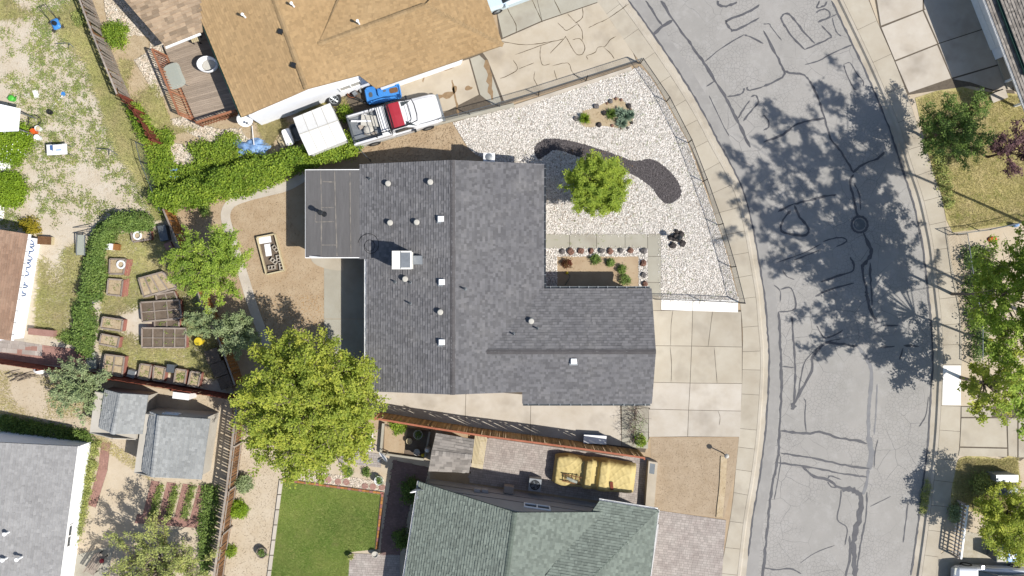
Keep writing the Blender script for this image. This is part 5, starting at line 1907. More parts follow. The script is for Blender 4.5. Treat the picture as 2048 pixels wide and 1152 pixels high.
tree('shade_tree', 'tall leafy tree beyond the east yard casting shade on the manhole', 2299, 580, 12.0, 5.0, 2.8, 'leaf_mid', .15, 26, 11, 28, .17, seed=28, base=(2120, 660), tk=.016, open_=.42)
tree('shade_tree', 'broad leafy tree behind the bright new sidewalk slab', 2150, 722, 8.0, 4.2, 2.2, 'leaf_mid', .14, 26, 10, 26, .165, seed=29, base=(2070, 720), tk=.016, open_=.4, up=1.6)
tree('shade_tree', 'yellow green tree above the rubbish bins and picket fence', 2030, 1046, 2.6, 2.2, 1.3, 'leaf_lime', .12, 32, 9, 26, .16, seed=31, bark='bark_pale')
tree('shade_tree', 'lower lime tree crown over the bright new sidewalk slab', 1995, 770, 3.4, 2.1, 1.2, 'leaf_lime', .14, 20, 8, 20, .16, seed=33, bark='bark_pale', open_=.15)


def bush(name, label, px, py, R, h, m, leaf=.1, n_cl=60, per=30, seed=1, cat='shrub', group=None, up=.6):
    rg = np.random.default_rng(seed)
    c_ = np.array(P(px, py, h * .5))
    root = thing(name, label, cat, (c_[0], c_[1], 0), group)
    d = rg.normal(size=(n_cl, 3))
    d /= np.linalg.norm(d, axis=1, keepdims=True)
    d[:, 2] = np.abs(d[:, 2])
    C = np.array([c_[0], c_[1], .05]) + d * np.array([R, R, h * .85]) * (.5 + .5 * rg.random((n_cl, 1)))
    pts, r_ = clusters(C, per, R * .13 + .02)
    pts[:, 2] = np.maximum(pts[:, 2], .02)
    foliage('foliage', pts, leaf, m, root, up=up, base_r=r_)
    mb = MB()
    for k in range(5):
        e = C[rg.integers(n_cl)]
        mb.tube([(c_[0], c_[1], 0), tuple((np.array([c_[0], c_[1], 0]) + e) / 2 + np.array([0, 0, .08])), tuple(e)], [.03, .02, .008], 5)
    mb.build('stems', 'bark', root)
    return root


b1 = bush('round_bush', 'large clipped round lime bush with white blossoms by the white awning', 12, 283, 1.25, 1.3, 'leaf_bush', .1, 330, 44, 41)
bush('round_bush', 'smaller clipped round bush at the weedy yard edge', 10, 378, .98, 1.2, 'leaf_bush', .1, 260, 44, 42)
pts = np.array([P(12, 283, .8)]) + NP.normal(size=(60, 3)) * np.array([.7, .7, .25])
pts[:, 2] = 1.0 + .25 * NP.random(60)
foliage('blossom', pts, .07, 'white_plastic', b1, up=2, kind='stuff')
bush('shrub', 'yellow leaved shrub at the corner of the rosy roof', 58, 450, .62, .7, 'leaf_yellow', .09, 60, 30, 43)
bush('shrub', 'green shrub growing against the whitish picket fence', 228, 68, .8, .8, 'leaf_vine', .1, 90, 34, 44)
bush('shrub', 'olive shrub in the weeds on the far side of picket fence', 160, 36, .5, .6, 'leaf_olive', .1, 50, 28, 45)
bush('shrub', 'small green shrub beside the curving path with red blooms', 409, 420, .38, .4, 'leaf_dark', .07, 36, 24, 46)
bush('shrub', 'leafy green shrub along the grey picket fence in the sandy yard', 485, 968, .55, .8, 'leaf_grey', .1, 70, 30, 47)
bush('round_bush', 'bright round lime bush along the grey picket fence', 474, 1020, .52, .6, 'leaf_bush', .09, 100, 36, 48)
bush('shrub', 'deep green shrub low by the grey picket fence', 460, 1104, .36, .5, 'leaf_vine', .08, 40, 28, 49)
bush('shrub', 'small leafy plant in the bare strip by pebble walk', 697, 944, .28, .35, 'leaf_hedge', .07, 30, 24, 50)
bush('shrub', 'small dark plant beside the round white planter', 733, 945, .25, .3, 'leaf_dark', .07, 26, 24, 51)
bush('shrub', 'lime shrub at the back of the walled planting bed', 797, 851, .5, .5, 'leaf_vine', .1, 50, 30, 52)
bush('shrub', 'lime green bush beside the garage in twig shade', 1282, 882, .35, .7, 'leaf_vine', .08, 50, 28, 53)
bush('shrub', 'shady green shrub against the green house wall', 825, 985, .8, .5, 'leaf_dark', .09, 90, 26, 54)
bush('shrub', 'low dark shrub under the eave of the green house', 806, 1080, .6, .5, 'leaf_dark', .09, 70, 26, 55)
bush('shrub', 'leafy shrub in the dry grass beside the grey cabinet', 1968, 968, .75, .7, 'leaf_olive', .1, 80, 28, 56)
bush('shrub', 'green shrub crowding the foot of the blue tarp', 455, 285, .75, .5, 'leaf_vine', .1, 70, 30, 57)
bush('shrub', 'lime weeds standing beside the white canopy', 690, 225, .45, .6, 'leaf_vine', .1, 60, 30, 58)
bush('shrub', 'lime leafy clump between canopy and truck tailgate', 707, 275, .4, .6, 'leaf_bush', .1, 60, 30, 59)
z3 = lambda x, y: (1000 + x / 3.84, 280 + y / 3.84)
for i, (x, y, r, mm, lb) in enumerate([(515, 950, .3, 'leaf_rose', 'red leaved rose in the flower bed'), (735, 918, .3, 'leaf_dark', 'dark twiggy rose bush at the top of the flower bed'),
                                       (848, 940, .22, 'leaf_hedge', 'small round green plant in the flower bed'), (935, 990, .28, 'leaf_dark', 'dark rose bush at the sunny end of the flower bed'),
                                       (960, 1075, .38, 'leaf_hedge', 'largest green rose bush in the flower bed, by the garage')]):
    bush('rose_bush', lb, *z3(x, y), r, .45, mm, .07, 34, 22, 60 + i, cat='plant')
# yuccas and junipers in the gravel island


def yucca(label, px, py, R, seed, m='leaf_yucca', n=190):
    c_ = np.array(P(px, py))
    root = thing('yucca', label, 'plant', (c_[0], c_[1], 0))
    rg = np.random.default_rng(seed)
    mb = MB()
    for i in range(n):
        a, e = rg.random() * 6.283, .15 + rg.random() * 1.25
        L_ = R * (.7 + .5 * rg.random())
        d = np.array([math.cos(a) * math.cos(e), math.sin(a) * math.cos(e), math.sin(e)])
        s_ = np.array([-math.sin(a), math.cos(a), 0]) * .022
        b = np.array([c_[0], c_[1], .05])
        mid = b + d * L_ * .5
        mb.add([b - s_, b + s_, mid + s_, mid - s_, b + d * L_], [(0, 1, 2, 3), (3, 2, 4)], rg.random())
    mb.build('rosette', m, root)
    lathe((c_[0], c_[1], 0), [(.06, 0), (.05, .1), (0, .12)], 8).build('stump', 'bark', root)


for i, (x, y, lb) in enumerate([(920, 870, 'upper'), (960, 900, 'widest'), (935, 950, 'lower'), (1000, 885, 'edge')]):
    yucca('pale silver yucca clump, ' + {'upper': 'beside the dark juniper', 'widest': 'fullest in the middle of the cluster', 'lower': 'at the pebbly foot of the cluster', 'edge': 'next to the biggest blackish rock'}[lb],
          1000 + x / 3.84, y / 3.84, [.42, .5, .42, .36][i], 70 + i)
yucca('dark spiky juniper plant beside the pale yuccas', 1000 + 850 / 3.84, 880 / 3.84, .42, 77, 'leaf_dark', 150)
yucca('yellow green spreading plant at the thin end of the island', 1000 + 650 / 3.84, 915 / 3.84, .45, 78, 'leaf_vine', 170)


def leafy(name, label, cat, poly, n, hfun, leaf, m, rc=.12, per=22, kind=None, up=.5, stems='bark'):
    """climber / hedge mass grown over a ground polygon (pixels)"""
    q_ = scatter(pp(*poly), n)
    z = hfun(q_[:, 0], q_[:, 1])
    C = np.column_stack([q_, z])
    pts, r_ = clusters(C, per, rc)
    pts[:, 2] = np.maximum(pts[:, 2], .02)
    c_ = q_.mean(0)
    if kind == 'stuff':
        o = foliage(name, pts, leaf, m, None, up=up, base_r=r_, kind='stuff', org=(float(c_[0]), float(c_[1]), 0))
        return tag(o, label, cat)
    root = thing(name, label, cat, (float(c_[0]), float(c_[1]), 0))
    foliage('foliage', pts, leaf, m, root, up=up, base_r=r_)
    mb = MB()
    for i in range(0, n, max(1, n // 40)):
        x, y, zz = C[i]
        mb.tube([(x, y, 0), (x + .05, y, zz * .6), (x, y, zz * .95)], [.02, .015, .008], 4)
    mb.build('stems', stems, root)
    return root


def hump(line, wd, h, rough=.25):
    """height profile across a pixel centre line"""
    w_ = np.array([P(*p)[:2] for p in line])

    def f(x, y):
        d = np.full(len(x), 9.)
        for a, b in zip(w_, w_[1:]):
            ab = b - a
            t = np.clip(((x - a[0]) * ab[0] + (y - a[1]) * ab[1]) / (ab @ ab), 0, 1)
            d = np.minimum(d, np.hypot(x - a[0] - ab[0] * t, y - a[1] - ab[1] * t))
        prof = h * np.sqrt(np.clip(1 - (d / wd) ** 2, 0, 1))
        return np.maximum(.08, prof * (1 - rough + rough * 2 * NP.random(len(x)) * vnoise(x, y, 2.5, 4)))
    return f


hl = [(330, 405), (400, 385), (480, 358), (560, 335), (640, 312), (715, 288)]
leafy('vine_hedge', 'long lime green vine hedge between back yard and stone yard', 'hedge',
      [(312, 392), (350, 382), (420, 352), (500, 332), (570, 312), (640, 290), (695, 272), (728, 296), (720, 312), (640, 332), (570, 358), (500, 388), (440, 400), (370, 420), (338, 428)], 1700, hump(hl, .75, 1.35, .4), .13, 'leaf_vine', .12, 22)
leafy('vine_mat', 'low tangle of green creeper around the pale bare patch', 'creeper',
      [(292, 275), (318, 262), (350, 262), (345, 300), (352, 330), (380, 335), (400, 318), (378, 292), (410, 285), (470, 300), (560, 318), (480, 335), (410, 355), (345, 382), (312, 385), (300, 340)], 900,
      lambda x, y: .1 + .45 * NP.random(len(x)) * vnoise(x, y, 1.5, 8), .12, 'leaf_vine', .12, 20, kind='stuff')
leafy('vine_mat', 'green creeper climbing the lower end of the red fence', 'creeper', [(262, 212), (285, 215), (312, 262), (300, 290), (280, 260)], 220,
      lambda x, y: .1 + .6 * NP.random(len(x)), .11, 'leaf_vine', .12, 20, kind='stuff')
leafy('hedge', 'curved dark green hedge around the planter garden', 'hedge', [(315, 440), (312, 458), (255, 462), (232, 478), (216, 510), (212, 560), (208, 600), (170, 600), (172, 540), (182, 480), (200, 450), (240, 432), (290, 428)], 1250,
      hump([(312, 448), (250, 447), (212, 475), (195, 530), (190, 600)], .5, .95, .45), .11, 'leaf_hedge', .1, 24)
leafy('hedge', 'lower ragged green hedge beside the garden pavers', 'hedge', [(152, 612), (192, 608), (198, 660), (190, 712), (172, 705), (160, 690), (125, 680), (120, 668), (155, 660)], 520,
      hump([(178, 612), (176, 660), (182, 705)], .65, .7), .11, 'leaf_hedge', .1, 24)
leafy('ivy_strip', 'dark green ground ivy strip along the pale house wall', 'creeper', [(0, 830), (90, 845), (180, 862), (190, 882), (170, 884), (90, 868), (0, 858)], 380, lambda x, y: .05 + .25 * NP.random(len(x)), .1, 'leaf_dark', .1, 20, kind='stuff')
leafy('ivy_strip', 'green flower strip at the foot of the white side wall', 'creeper', [(186, 885), (202, 880), (196, 930), (180, 990), (168, 1060), (155, 1090), (158, 1040), (170, 970)], 260, lambda x, y: .04 + .3 * NP.random(len(x)), .09, 'leaf_olive', .09, 18, kind='stuff')
leafy('ivy_strip', 'dark weeds in the shade of the grey picket fence', 'creeper', [(408, 970), (440, 975), (430, 1060), (420, 1150), (402, 1150), (400, 1060)], 300, lambda x, y: .04 + .3 * NP.random(len(x)), .1, 'leaf_hedge', .1, 20, kind='stuff')
for i in range(3):
    x = 318 + i * 32
    leafy('bed_weeds', ['weeds filling the first bed of the brick ladder path, nearest the pale house', 'weeds filling the middle bed of the brick ladder path', 'weeds filling the last bed of the brick ladder path, nearest the picket fence'][i],
          'weeds', [(x, 968), (x + 12, 968), (x - 6, 1036), (x - 18, 1034)], 90, lambda x_, y_: .03 + .16 * NP.random(len(x_)), .08, 'weed_leaf', .07, 14, kind='stuff')
leafy('kerb_weeds', 'dry green weeds spilling over the east kerb gutter', 'weeds', [(1843, 985), (1853, 955), (1862, 975), (1852, 1025), (1840, 1030)], 120, lambda x, y: -.08 + .1 * NP.random(len(x)), .07, 'leaf_olive', .06, 10, kind='stuff')
leafy('kerb_weeds', 'tuft of weeds under the picket fence shadow', 'weeds', [(1895, 1015), (1912, 1005), (1918, 1030), (1900, 1045)], 70, lambda x, y: .04 + .3 * NP.random(len(x)), .1, 'leaf_grey', .09, 18, kind='stuff')
leafy('shade_plants', 'dark understory plants behind the east sidewalk', 'plants', [(1925, 490), (1985, 500), (1990, 560), (1975, 640), (1985, 700), (1945, 720), (1930, 620)], 330, lambda x, y: .05 + .6 * NP.random(len(x)) ** 2, .13, 'leaf_dark', .13, 18, kind='stuff')
leafy('shade_plants', 'olive understory plants at the edge of the dry lawn', 'plants', [(1852, 300), (1880, 260), (1890, 330), (1905, 400), (1890, 420), (1868, 345)], 120, lambda x, y: .04 + .25 * NP.random(len(x)), .11, 'leaf_olive', .1, 16, kind='stuff')

# ---- loose weeds and dry grass over the yards
wN = pp(*[(0, -20), (160, -20), (240, 190), (300, 300), (345, 430), (325, 440), (0, 460)])
q = scatter(wN, 5200)
mask = vnoise(q[:, 0], q[:, 1], .9, 11) + .35 * vnoise(q[:, 0], q[:, 1], 2.6, 12)
px_ = q[:, 0] / S + 1024
py_ = 576 - q[:, 1] / S
dens = np.where((px_ > 60) & (py_ < 330), .58, .78) + np.where(px_ < 75, .25, 0)
k_ = (mask + NP.random(len(q)) * .32) > dens
q2 = q[k_]
q2 = q2[::2]
C = np.column_stack([q2, .03 + .06 * NP.random(len(q2))])
pts, r_ = clusters(C, 20, [.11, .11, .03])
pts[:, 2] = np.maximum(pts[:, 2], .015)
o = foliage('weeds', pts, .085, 'weed_grey', None, up=.9, base_r=r_, kind='stuff', asp=.6)
tag(o, 'patchy grey green weeds spread over the pale bare yard', 'weeds')


def grass(name, label, poly, n, hgt, m, wd=.012, lean=1.0, thr=.0, sc=1.3, seed=2, holes=()):
    q_ = scatter(pp(*poly), n, [pp(*h_) for h_ in holes])
    mk = vnoise(q_[:, 0], q_[:, 1], sc, seed)
    kk = mk + NP.random(len(q_)) * .25 > thr
    o_ = blades(name, q_[kk], .012, hgt, m, wd, lean, base_r=mk[kk])
    return tag(o_, label, 'grass')


grass('dry_grass', 'straw yellow and green grass along the whitish fence', [(0, -30), (150, -30), (235, 190), (300, 300), (345, 430), (315, 440), (280, 360), (235, 300), (180, 130), (90, 30), (0, 40)], 30000, .2, 'weed_blade', .016, 1.5, .5, 1.1, 21)
grass('dry_grass', 'green weedy grass beside the rosy roofed house', [(80, 520), (170, 480), (172, 600), (150, 690), (70, 660), (75, 590)], 9000, .13, 'weed_blade', .015, 1.5, .5, 1.4, 22)
grass('dry_grass', 'yellow green grass between the garden planters', [(215, 470), (320, 460), (395, 600), (440, 700), (450, 760), (250, 735), (200, 700), (205, 600)], 32000, .12, 'weed_blade', .014, 1.6, .32, 1.6, 23)
grass('dry_grass', 'sparse dry grass in the stone yard', [(240, 120), (300, 130), (345, 250), (400, 260), (330, 270), (285, 230), (250, 190)], 9000, .14, 'weed_blade', .014, 1.2, .5, 1.5, 24)
grass('dry_grass', 'dry yellow lawn blades under the dark green tree', [(1835, 200), (1872, 184), (1955, 184), (2055, 195), (2055, 440), (1905, 460), (1868, 340), (1852, 285)], 34000, .08, 'dry_blade', .012, 1.1, .2, 1.2, 25)
grass('dry_grass', 'dry grass patch around the grey cabinet', [(1912, 930), (1925, 916), (2000, 920), (2036, 915), (2036, 990), (2000, 1035), (1935, 1015), (1905, 1025)], 14000, .1, 'dry_blade', .012, 1.2, .2, 1.2, 26)
grass('dry_grass', 'thin dry grass round the sheds', [(0, 740), (200, 770), (205, 870), (300, 940), (300, 960), (195, 890), (0, 830)], 9000, .09, 'dry_blade', .012, 1.3, .55, 1.2, 27)
grass('dry_grass', 'straw dead weeds between the canopy and tan house', [(515, 245), (600, 215), (640, 200), (690, 200), (700, 225), (640, 215), (560, 260), (540, 300)], 7000, .15, 'dry_blade', .014, 1.4, .3, 1.6, 28)
# leaf litter in the back yard
q = scatter(pp((500, 590), (650, 590), (650, 700), (540, 720)), 900)
V, F, r_ = leaf_quads(np.column_stack([q, np.full(len(q), .024)]), .06, up=4)
tag(link('leaf_litter', np_mesh('leaf_litter', V, F, r_, 'wood_straw'), kind='stuff'), 'dry leaf litter under the big lime tree', 'litter')
# ================================================================ vehicles
def xf(cx, cy, ang):
    ca_, sa_ = math.cos(ang), math.sin(ang)
    return lambda x, y, z: (cx + x * ca_ - y * sa_, cy + x * sa_ + y * ca_, z)


def loft(T, secs, cap=True):
    """secs: list of (x, [(y,z)...]) local sections"""
    mb = MB()
    n_ = len(secs[0][1])
    vs = [T(x, y, z) for x, ring in secs for y, z in ring]
    fs = []
    for i in range(len(secs) - 1):
        for k in range(n_):
            fs.append((i * n_ + k, i * n_ + (k + 1) % n_, (i + 1) * n_ + (k + 1) % n_, (i + 1) * n_ + k))
    if cap:
        fs += [tuple(range(n_))[::-1], tuple(range((len(secs) - 1) * n_, len(secs) * n_))]
    return mb.add(vs, fs, .5)


def ring(w_, z0, z1, r=.12, crown=.03):
    h_ = w_ / 2
    return [(-h_ + r * .3, z0), (h_ - r * .3, z0), (h_, z0 + r), (h_, z1 - r), (h_ - r * .5, z1 - r * .2), (h_ - r * 1.3, z1), (0, z1 + crown), (-h_ + r * 1.3, z1), (-h_ + r * .5, z1 - r * .2), (-h_, z1 - r), (-h_, z0 + r)]


def wheel(T, x, y, r, root, side):
    c_ = T(x, y, r)
    d = Vector(T(x, y + 1, r)) - Vector(c_)
    ty = MB()
    n_ = 18
    vs, fs = [], []
    u, v = Vector(T(x + 1, y, r)) - Vector(c_), Vector((0, 0, 1))
    prof = [(r * .62, -.1), (r * .95, -.1), (r, -.06), (r, .06), (r * .95, .1), (r * .62, .1)]
    for rad, off in prof:
        for k in range(n_):
            a = 6.283 * k / n_
            vs.append(Vector(c_) + u * (rad * math.cos(a)) + v * (rad * math.sin(a)) + d * off)
    for i in range(len(prof) - 1):
        for k in range(n_):
            fs.append((i * n_ + k, i * n_ + (k + 1) % n_, (i + 1) * n_ + (k + 1) % n_, (i + 1) * n_ + k))
    ty.add(vs, fs)
    wo_ = ty.build('wheel', 'black_rubber', root)
    rm = MB()
    vs = [Vector(c_) + d * (.07 * side)]
    for k in range(n_):
        a = 6.283 * k / n_
        vs.append(Vector(c_) + u * (r * .63 * math.cos(a)) + v * (r * .63 * math.sin(a)) + d * (.085 * side))
    rm.add(vs, [(0, 1 + k, 1 + (k + 1) % n_) for k in range(n_)])
    rm.build('rim', 'galv', wo_)


# ---- pickup truck
c = P(790, 239, .9)
ang = math.radians(16.2)
T = xf(c[0], c[1], ang)
tk = thing('pickup_truck', 'white pickup truck with red cab roof, ladder rack and scrap in the bed', 'pickup truck', (c[0], c[1], 0))
body = loft(T, [(-2.55, ring(1.72, .45, .92)), (-.2, ring(1.78, .42, .95)), (.9, ring(1.78, .42, .98)), (1.2, ring(1.76, .42, 1.02)), (2.2, ring(1.7, .42, .98)), (2.5, ring(1.6, .45, .92)), (2.6, ring(1.5, .5, .8))])
bd = body.build('body', 'white_paint', tk)
hd = loft(T, [(1.12, ring(1.5, .95, 1.07, .05)), (1.8, ring(1.46, .93, 1.06, .05)), (2.42, ring(1.36, .9, .99, .05))]).build('hood', 'white_paint', tk)
MB().add([T(1.15, -.6, 1.11), T(1.15, .6, 1.11), T(2.4, .0, 1.04)], [(0, 1, 2)]).build('hood_crease', 'white_paint', hd)
cab = loft(T, [(-.35, ring(1.66, .9, 1.05)), (-.2, ring(1.5, .9, 1.68, .08)), (.55, ring(1.48, .9, 1.7, .08)), (1.2, ring(1.6, .9, 1.04, .06))])
cb = cab.build('cab', 'white_paint', tk)
loft(T, [(-.2, ring(1.46, 1.66, 1.715, .03)), (.12, ring(1.48, 1.67, 1.735, .03)), (.52, ring(1.44, 1.66, 1.72, .03))]).build('cab_roof', 'red_paint', tk)
MB().add([T(.6, -.66, 1.66), T(.6, .66, 1.66), T(1.14, .74, 1.1), T(1.14, -.74, 1.1)], [(0, 1, 2, 3)]).build('windshield', 'glass', tk)
MB().add([T(-.24, -.62, 1.6), T(-.24, .62, 1.6), T(-.4, .66, 1.12), T(-.4, -.66, 1.12)], [(0, 1, 2, 3)]).build('rear_window', 'glass', tk)
for s_ in (-1, 1):
    MB().add([T(-.1, .77 * s_, 1.6), T(.5, .77 * s_, 1.6), T(.95, .825 * s_, 1.1), T(-.15, .825 * s_, 1.1)], [(0, 1, 2, 3)]).build('side_window', 'glass', tk)
    MB().add([T(-.2, .905 * s_, .52), T(.85, .905 * s_, .52), T(.85, .905 * s_, .92), T(-.2, .905 * s_, .92)], [(0, 1, 2, 3)]).build('door', 'white_paint', tk)
    MB().box(T(.95, .98 * s_, 1.12), (.12, .18, .14), ang).build('mirror', 'black_metal', tk)
    MB().box(T(2.59, .58 * s_, .74), (.05, .3, .16), ang).build('headlight', 'clear_glass', tk)
    MB().box(T(-2.56, .72 * s_, .76), (.05, .14, .3), ang).build('tail_light', 'red_paint', tk)
    for x in (-1.55, 1.65):
        wheel(T, x, .82 * s_, .36, tk, s_)
MB().box(T(2.66, 0, .52), (.14, 1.6, .16), ang).build('bumper', 'galv', tk)
# bed: floor and sides rise above the body
MB().box(T(-1.5, 0, .985), (2.0, 1.46, .06), ang).build('bed_floor', 'galv', tk)
for s_ in (-1, 1):
    MB().box(T(-1.46, .82 * s_, 1.14), (2.2, .12, .38), ang).build('bed_side', 'white_paint', tk)
MB().box(T(-2.52, 0, 1.1), (.08, 1.56, .34), ang).build('tailgate', 'galv_dark', tk)
MB().box(T(-.62, 0, 1.2), (.48, 1.6, .42), ang).build('toolbox', 'white_plastic', tk)
rk_ = MB()
zr = 1.82
for s_ in (-1, 1):
    rk_.tube([T(-2.5, .8 * s_, 1.3), T(-2.5, .74 * s_, zr), T(.6, .74 * s_, zr + .03), T(1.25, .62 * s_, zr + .02), T(1.32, .3 * s_, zr + .02), T(1.32, 0, zr + .02)], .03, 6)
    rk_.tube([T(.95, 0, zr), T(.95, .4 * s_, zr), T(.88, .62 * s_, zr), T(.5, .74 * s_, zr)], .022, 6)
    rk_.tube([T(-.4, .82 * s_, 1.3), T(-.4, .74 * s_, zr)], .03, 6)
    rk_.tube([T(-1.2, .82 * s_, 1.3), T(-1.2, .74 * s_, zr)], .03, 6)
for x in (-2.5, -1.2, -.75, -.4, -.25, -.1):
    rk_.tube([T(x, -.74, zr), T(x, .74, zr)], .022, 6)
rk_.build('ladder_rack', 'black_metal', tk)
R3 = random.Random(5)
SCR = ['long grey plank in the truck bed against the toolbox', 'bent sheet of bright metal in the truck bed', 'twisted white pipe across the truck bed', 'folded tarp lump in the truck bed', 'short pale board near the tailgate',
       'broad grey panel lying flat in the truck bed', 'coiled grey cable beside the toolbox', 'narrow white strip along the bed side']
for i in range(8):
    x, y, a = -1.8 + R3.random() * .5, -.45 + R3.random() * .9, R3.uniform(-.5, .5)
    p = T(x, y, 1.1 + i * .03)
    mb = MB()
    if i == 6:
        mb.tube([T(-1.3 + .16 * math.cos(t), .45 + .16 * math.sin(t), 1.08 + t * .008) for t in np.linspace(0, 15, 40)], .018, 5)
    elif i == 3:
        mb.lathe(p, [(.3, 0), (.28, .08), (.16, .16), (0, .18)], 9)
    else:
        L_, w__ = [(1.2, .25), (.8, .5), (1.1, .08), 0, (.7, .2), (1.0, .6), 0, (1.2, .1)][i]
        mb.box(p, (L_, w__, .03), ang + a, tilt=Matrix.Rotation(R3.uniform(-.12, .12), 3, 'Y'))
        mb.box((p[0], p[1], p[2] + .03), (L_ * .4, w__ * .7, .03), ang + a + .2)
    tag(mb.build('scrap_piece', ['wood_grey', 'white_plastic', 'white_plastic', 'pillow', 'wood_grey', 'pillow', 'grey_plastic', 'white_plastic'][i], org=p), SCR[i], 'scrap')

# ---- blue pedal boat
c = P(766, 186, .5)
T = xf(c[0], c[1], math.radians(11))
pb = thing('pedal_boat', 'bright blue plastic pedal boat shell lying beside the truck', 'boat', (c[0], c[1], 0))


def rrect(w_, h_, r):
    out = []
    for cx_, cy_, a0_ in ((w_ / 2 - r, h_ / 2 - r, 0), (-w_ / 2 + r, h_ / 2 - r, 90), (-w_ / 2 + r, -h_ / 2 + r, 180), (w_ / 2 - r, -h_ / 2 + r, 270)):
        for t in range(0, 91, 30):
            a = math.radians(a0_ + t)
            out.append((cx_ + r * math.cos(a), cy_ + r * math.sin(a)))
    return out


def stack(T, outl, m, name, root, smooth=False):
    """outl: list of (pts, z)"""
    n_ = len(outl[0][0])
    vs = [T(x, y, z) for pts, z in outl for x, y in pts]
    fs = [(i * n_ + k, i * n_ + (k + 1) % n_, (i + 1) * n_ + (k + 1) % n_, (i + 1) * n_ + k) for i in range(len(outl) - 1) for k in range(n_)]
    fs += [tuple(range(n_))[::-1], tuple(range((len(outl) - 1) * n_, len(outl) * n_))]
    return MB().add(vs, fs, .5).build(name, m, root, smooth=smooth)


stack(T, [(rrect(1.7, .8, .2), .02), (rrect(2.02, 1.0, .25), .25), (rrect(2.05, 1.02, .25), .5), (rrect(1.95, .92, .22), .56), (rrect(1.85, .84, .2), .5), (rrect(1.8, .8, .2), .46)], 'blue_plastic', 'hull', pb)
for x, w_, m_ in ((.62, .5, 'wood_brown'), (-.72, .22, 'grey_plastic')):
    stack(T, [([(x + a, b + .05) for a, b in rrect(w_, .3, .1)], .45), ([(x + a, b + .05) for a, b in rrect(w_, .3, .1)], .468)], m_, 'seat_well', pb)
stack(T, [([(-.25 + a, b + .1) for a, b in rrect(.12, .5, .05)], .45), ([(-.25 + a, b + .1) for a, b in rrect(.06, .44, .03)], .62)], 'blue_plastic', 'divider', pb)
stack(T, [([(.1 + a, b + .12) for a, b in rrect(.2, .12, .05)], .45), ([(.1 + a, b + .12) for a, b in rrect(.18, .1, .05)], .47)], 'grey_plastic', 'drain', pb)
for x in (-.9, .9):
    MB().box(T(x, .3, .56), (.16, .1, .05), math.radians(11)).build('handle', 'blue_plastic', pb)

# ---- covered car
c = P(1190, 950, .8)
ang = math.radians(-7)
T = xf(c[0], c[1], ang)
cc = thing('covered_car', 'convertible car under a sagging khaki tarp beside the green house', 'car', (c[0], c[1], 0))
nx, ny = 110, 44
prof = [(-2.3, .62), (-2.2, .78), (-1.6, .84), (-1.0, .8), (-.66, .84), (-.58, 1.16), (-.24, 1.18), (-.16, .9), (.15, .88), (.22, 1.12), (.62, 1.12), (.78, 1.0), (2.0, .92), (2.25, .8), (2.35, .6)]
pxs, pzs = [p[0] for p in prof], [p[1] for p in prof]
vs, fs = [], []
for i in range(nx + 1):
    x = -2.35 + 4.7 * i / nx
    zc = float(np.interp(x, pxs, pzs))
    wd = .86 * (1 - .12 * max(0, (abs(x) - 1.7) / .65) ** 2) * (1 + .03 * math.sin(x * 3))
    for j in range(ny + 1):
        t = -1 + 2 * j / ny
        y = t * wd
        edge = max(0, (abs(t) - .72) / .28)
        z = zc * (1 - .22 * edge ** 2)
        wr = .03 * (1 - abs(math.sin(4.5 * x + 3 * y + 1.5 * math.sin(2.3 * y)))) ** 3 + .025 * (1 - abs(math.sin(6 * y - 4 * x + math.sin(3 * x)))) ** 4 + .006 * math.sin(23 * x + 9 * y)
        pit = .12 * math.exp(-((x + 1.3) ** 2 / .12 + (y + .25) ** 2 / .09)) + .1 * math.exp(-((x - .05) ** 2 / .04 + (y) ** 2 / .5))
        z = z + wr - pit
        if abs(t) > .99 or i in (0, nx):
            z = .22 + .04 * math.sin(9 * x + 7 * y)
            y *= 1.06
        vs.append(T(x, y, z))
fs = [(i * (ny + 1) + j, (i + 1) * (ny + 1) + j, (i + 1) * (ny + 1) + j + 1, i * (ny + 1) + j + 1) for i in range(nx) for j in range(ny)]
MB().add(vs, fs, .5).build('cover', 'car_cover', cc, smooth=True)
for sx in (-1.4, 1.45):
    for sy in (-1, 1):
        wheel(T, sx, .72 * sy, .3, cc, sy)
MB().box(T(0, 0, .4), (4.2, 1.4, .35), ang).build('body', 'black_metal', cc)
p = T(-1.35, -.3, .9)
o = thing('chair', 'folded wooden chair frame dumped on the tarp of the covered car', 'chair', p)
for k in range(5):
    MB().bar(T(-1.7 + k * .2, -.5, .95), T(-1.75 + k * .22, -.12, .98), .035, .03).build('slat', 'wood_brown', o)
for y in (-.52, -.12):
    MB().bar(T(-1.85, y, .94), T(-.75, y - .08, 1.02), .05, .05).build('frame', 'wood_brown', o)
p = T(.98, -.45, 1.06)
o = MB().box(p, (.17, .46, .03), ang + .2).build('board', 'wood_red', org=p)
tag(o, 'short brown plank lying on the hood of the covered car', 'board')
p = T(-1.25, -.42, 1.0)
mb = MB()
mb.tube([T(-1.6, -.3, 1.03), T(-1.3, -.4, 1.08), T(-1.0, -.48, 1.05)], [.08, .1, .08], 8)
tag(mb.build('plastic_roll', 'clear_glass', org=p), 'rolled clear plastic lying over the folded chair frame', 'plastic')

# ---- ordinary cars, only partly in frame


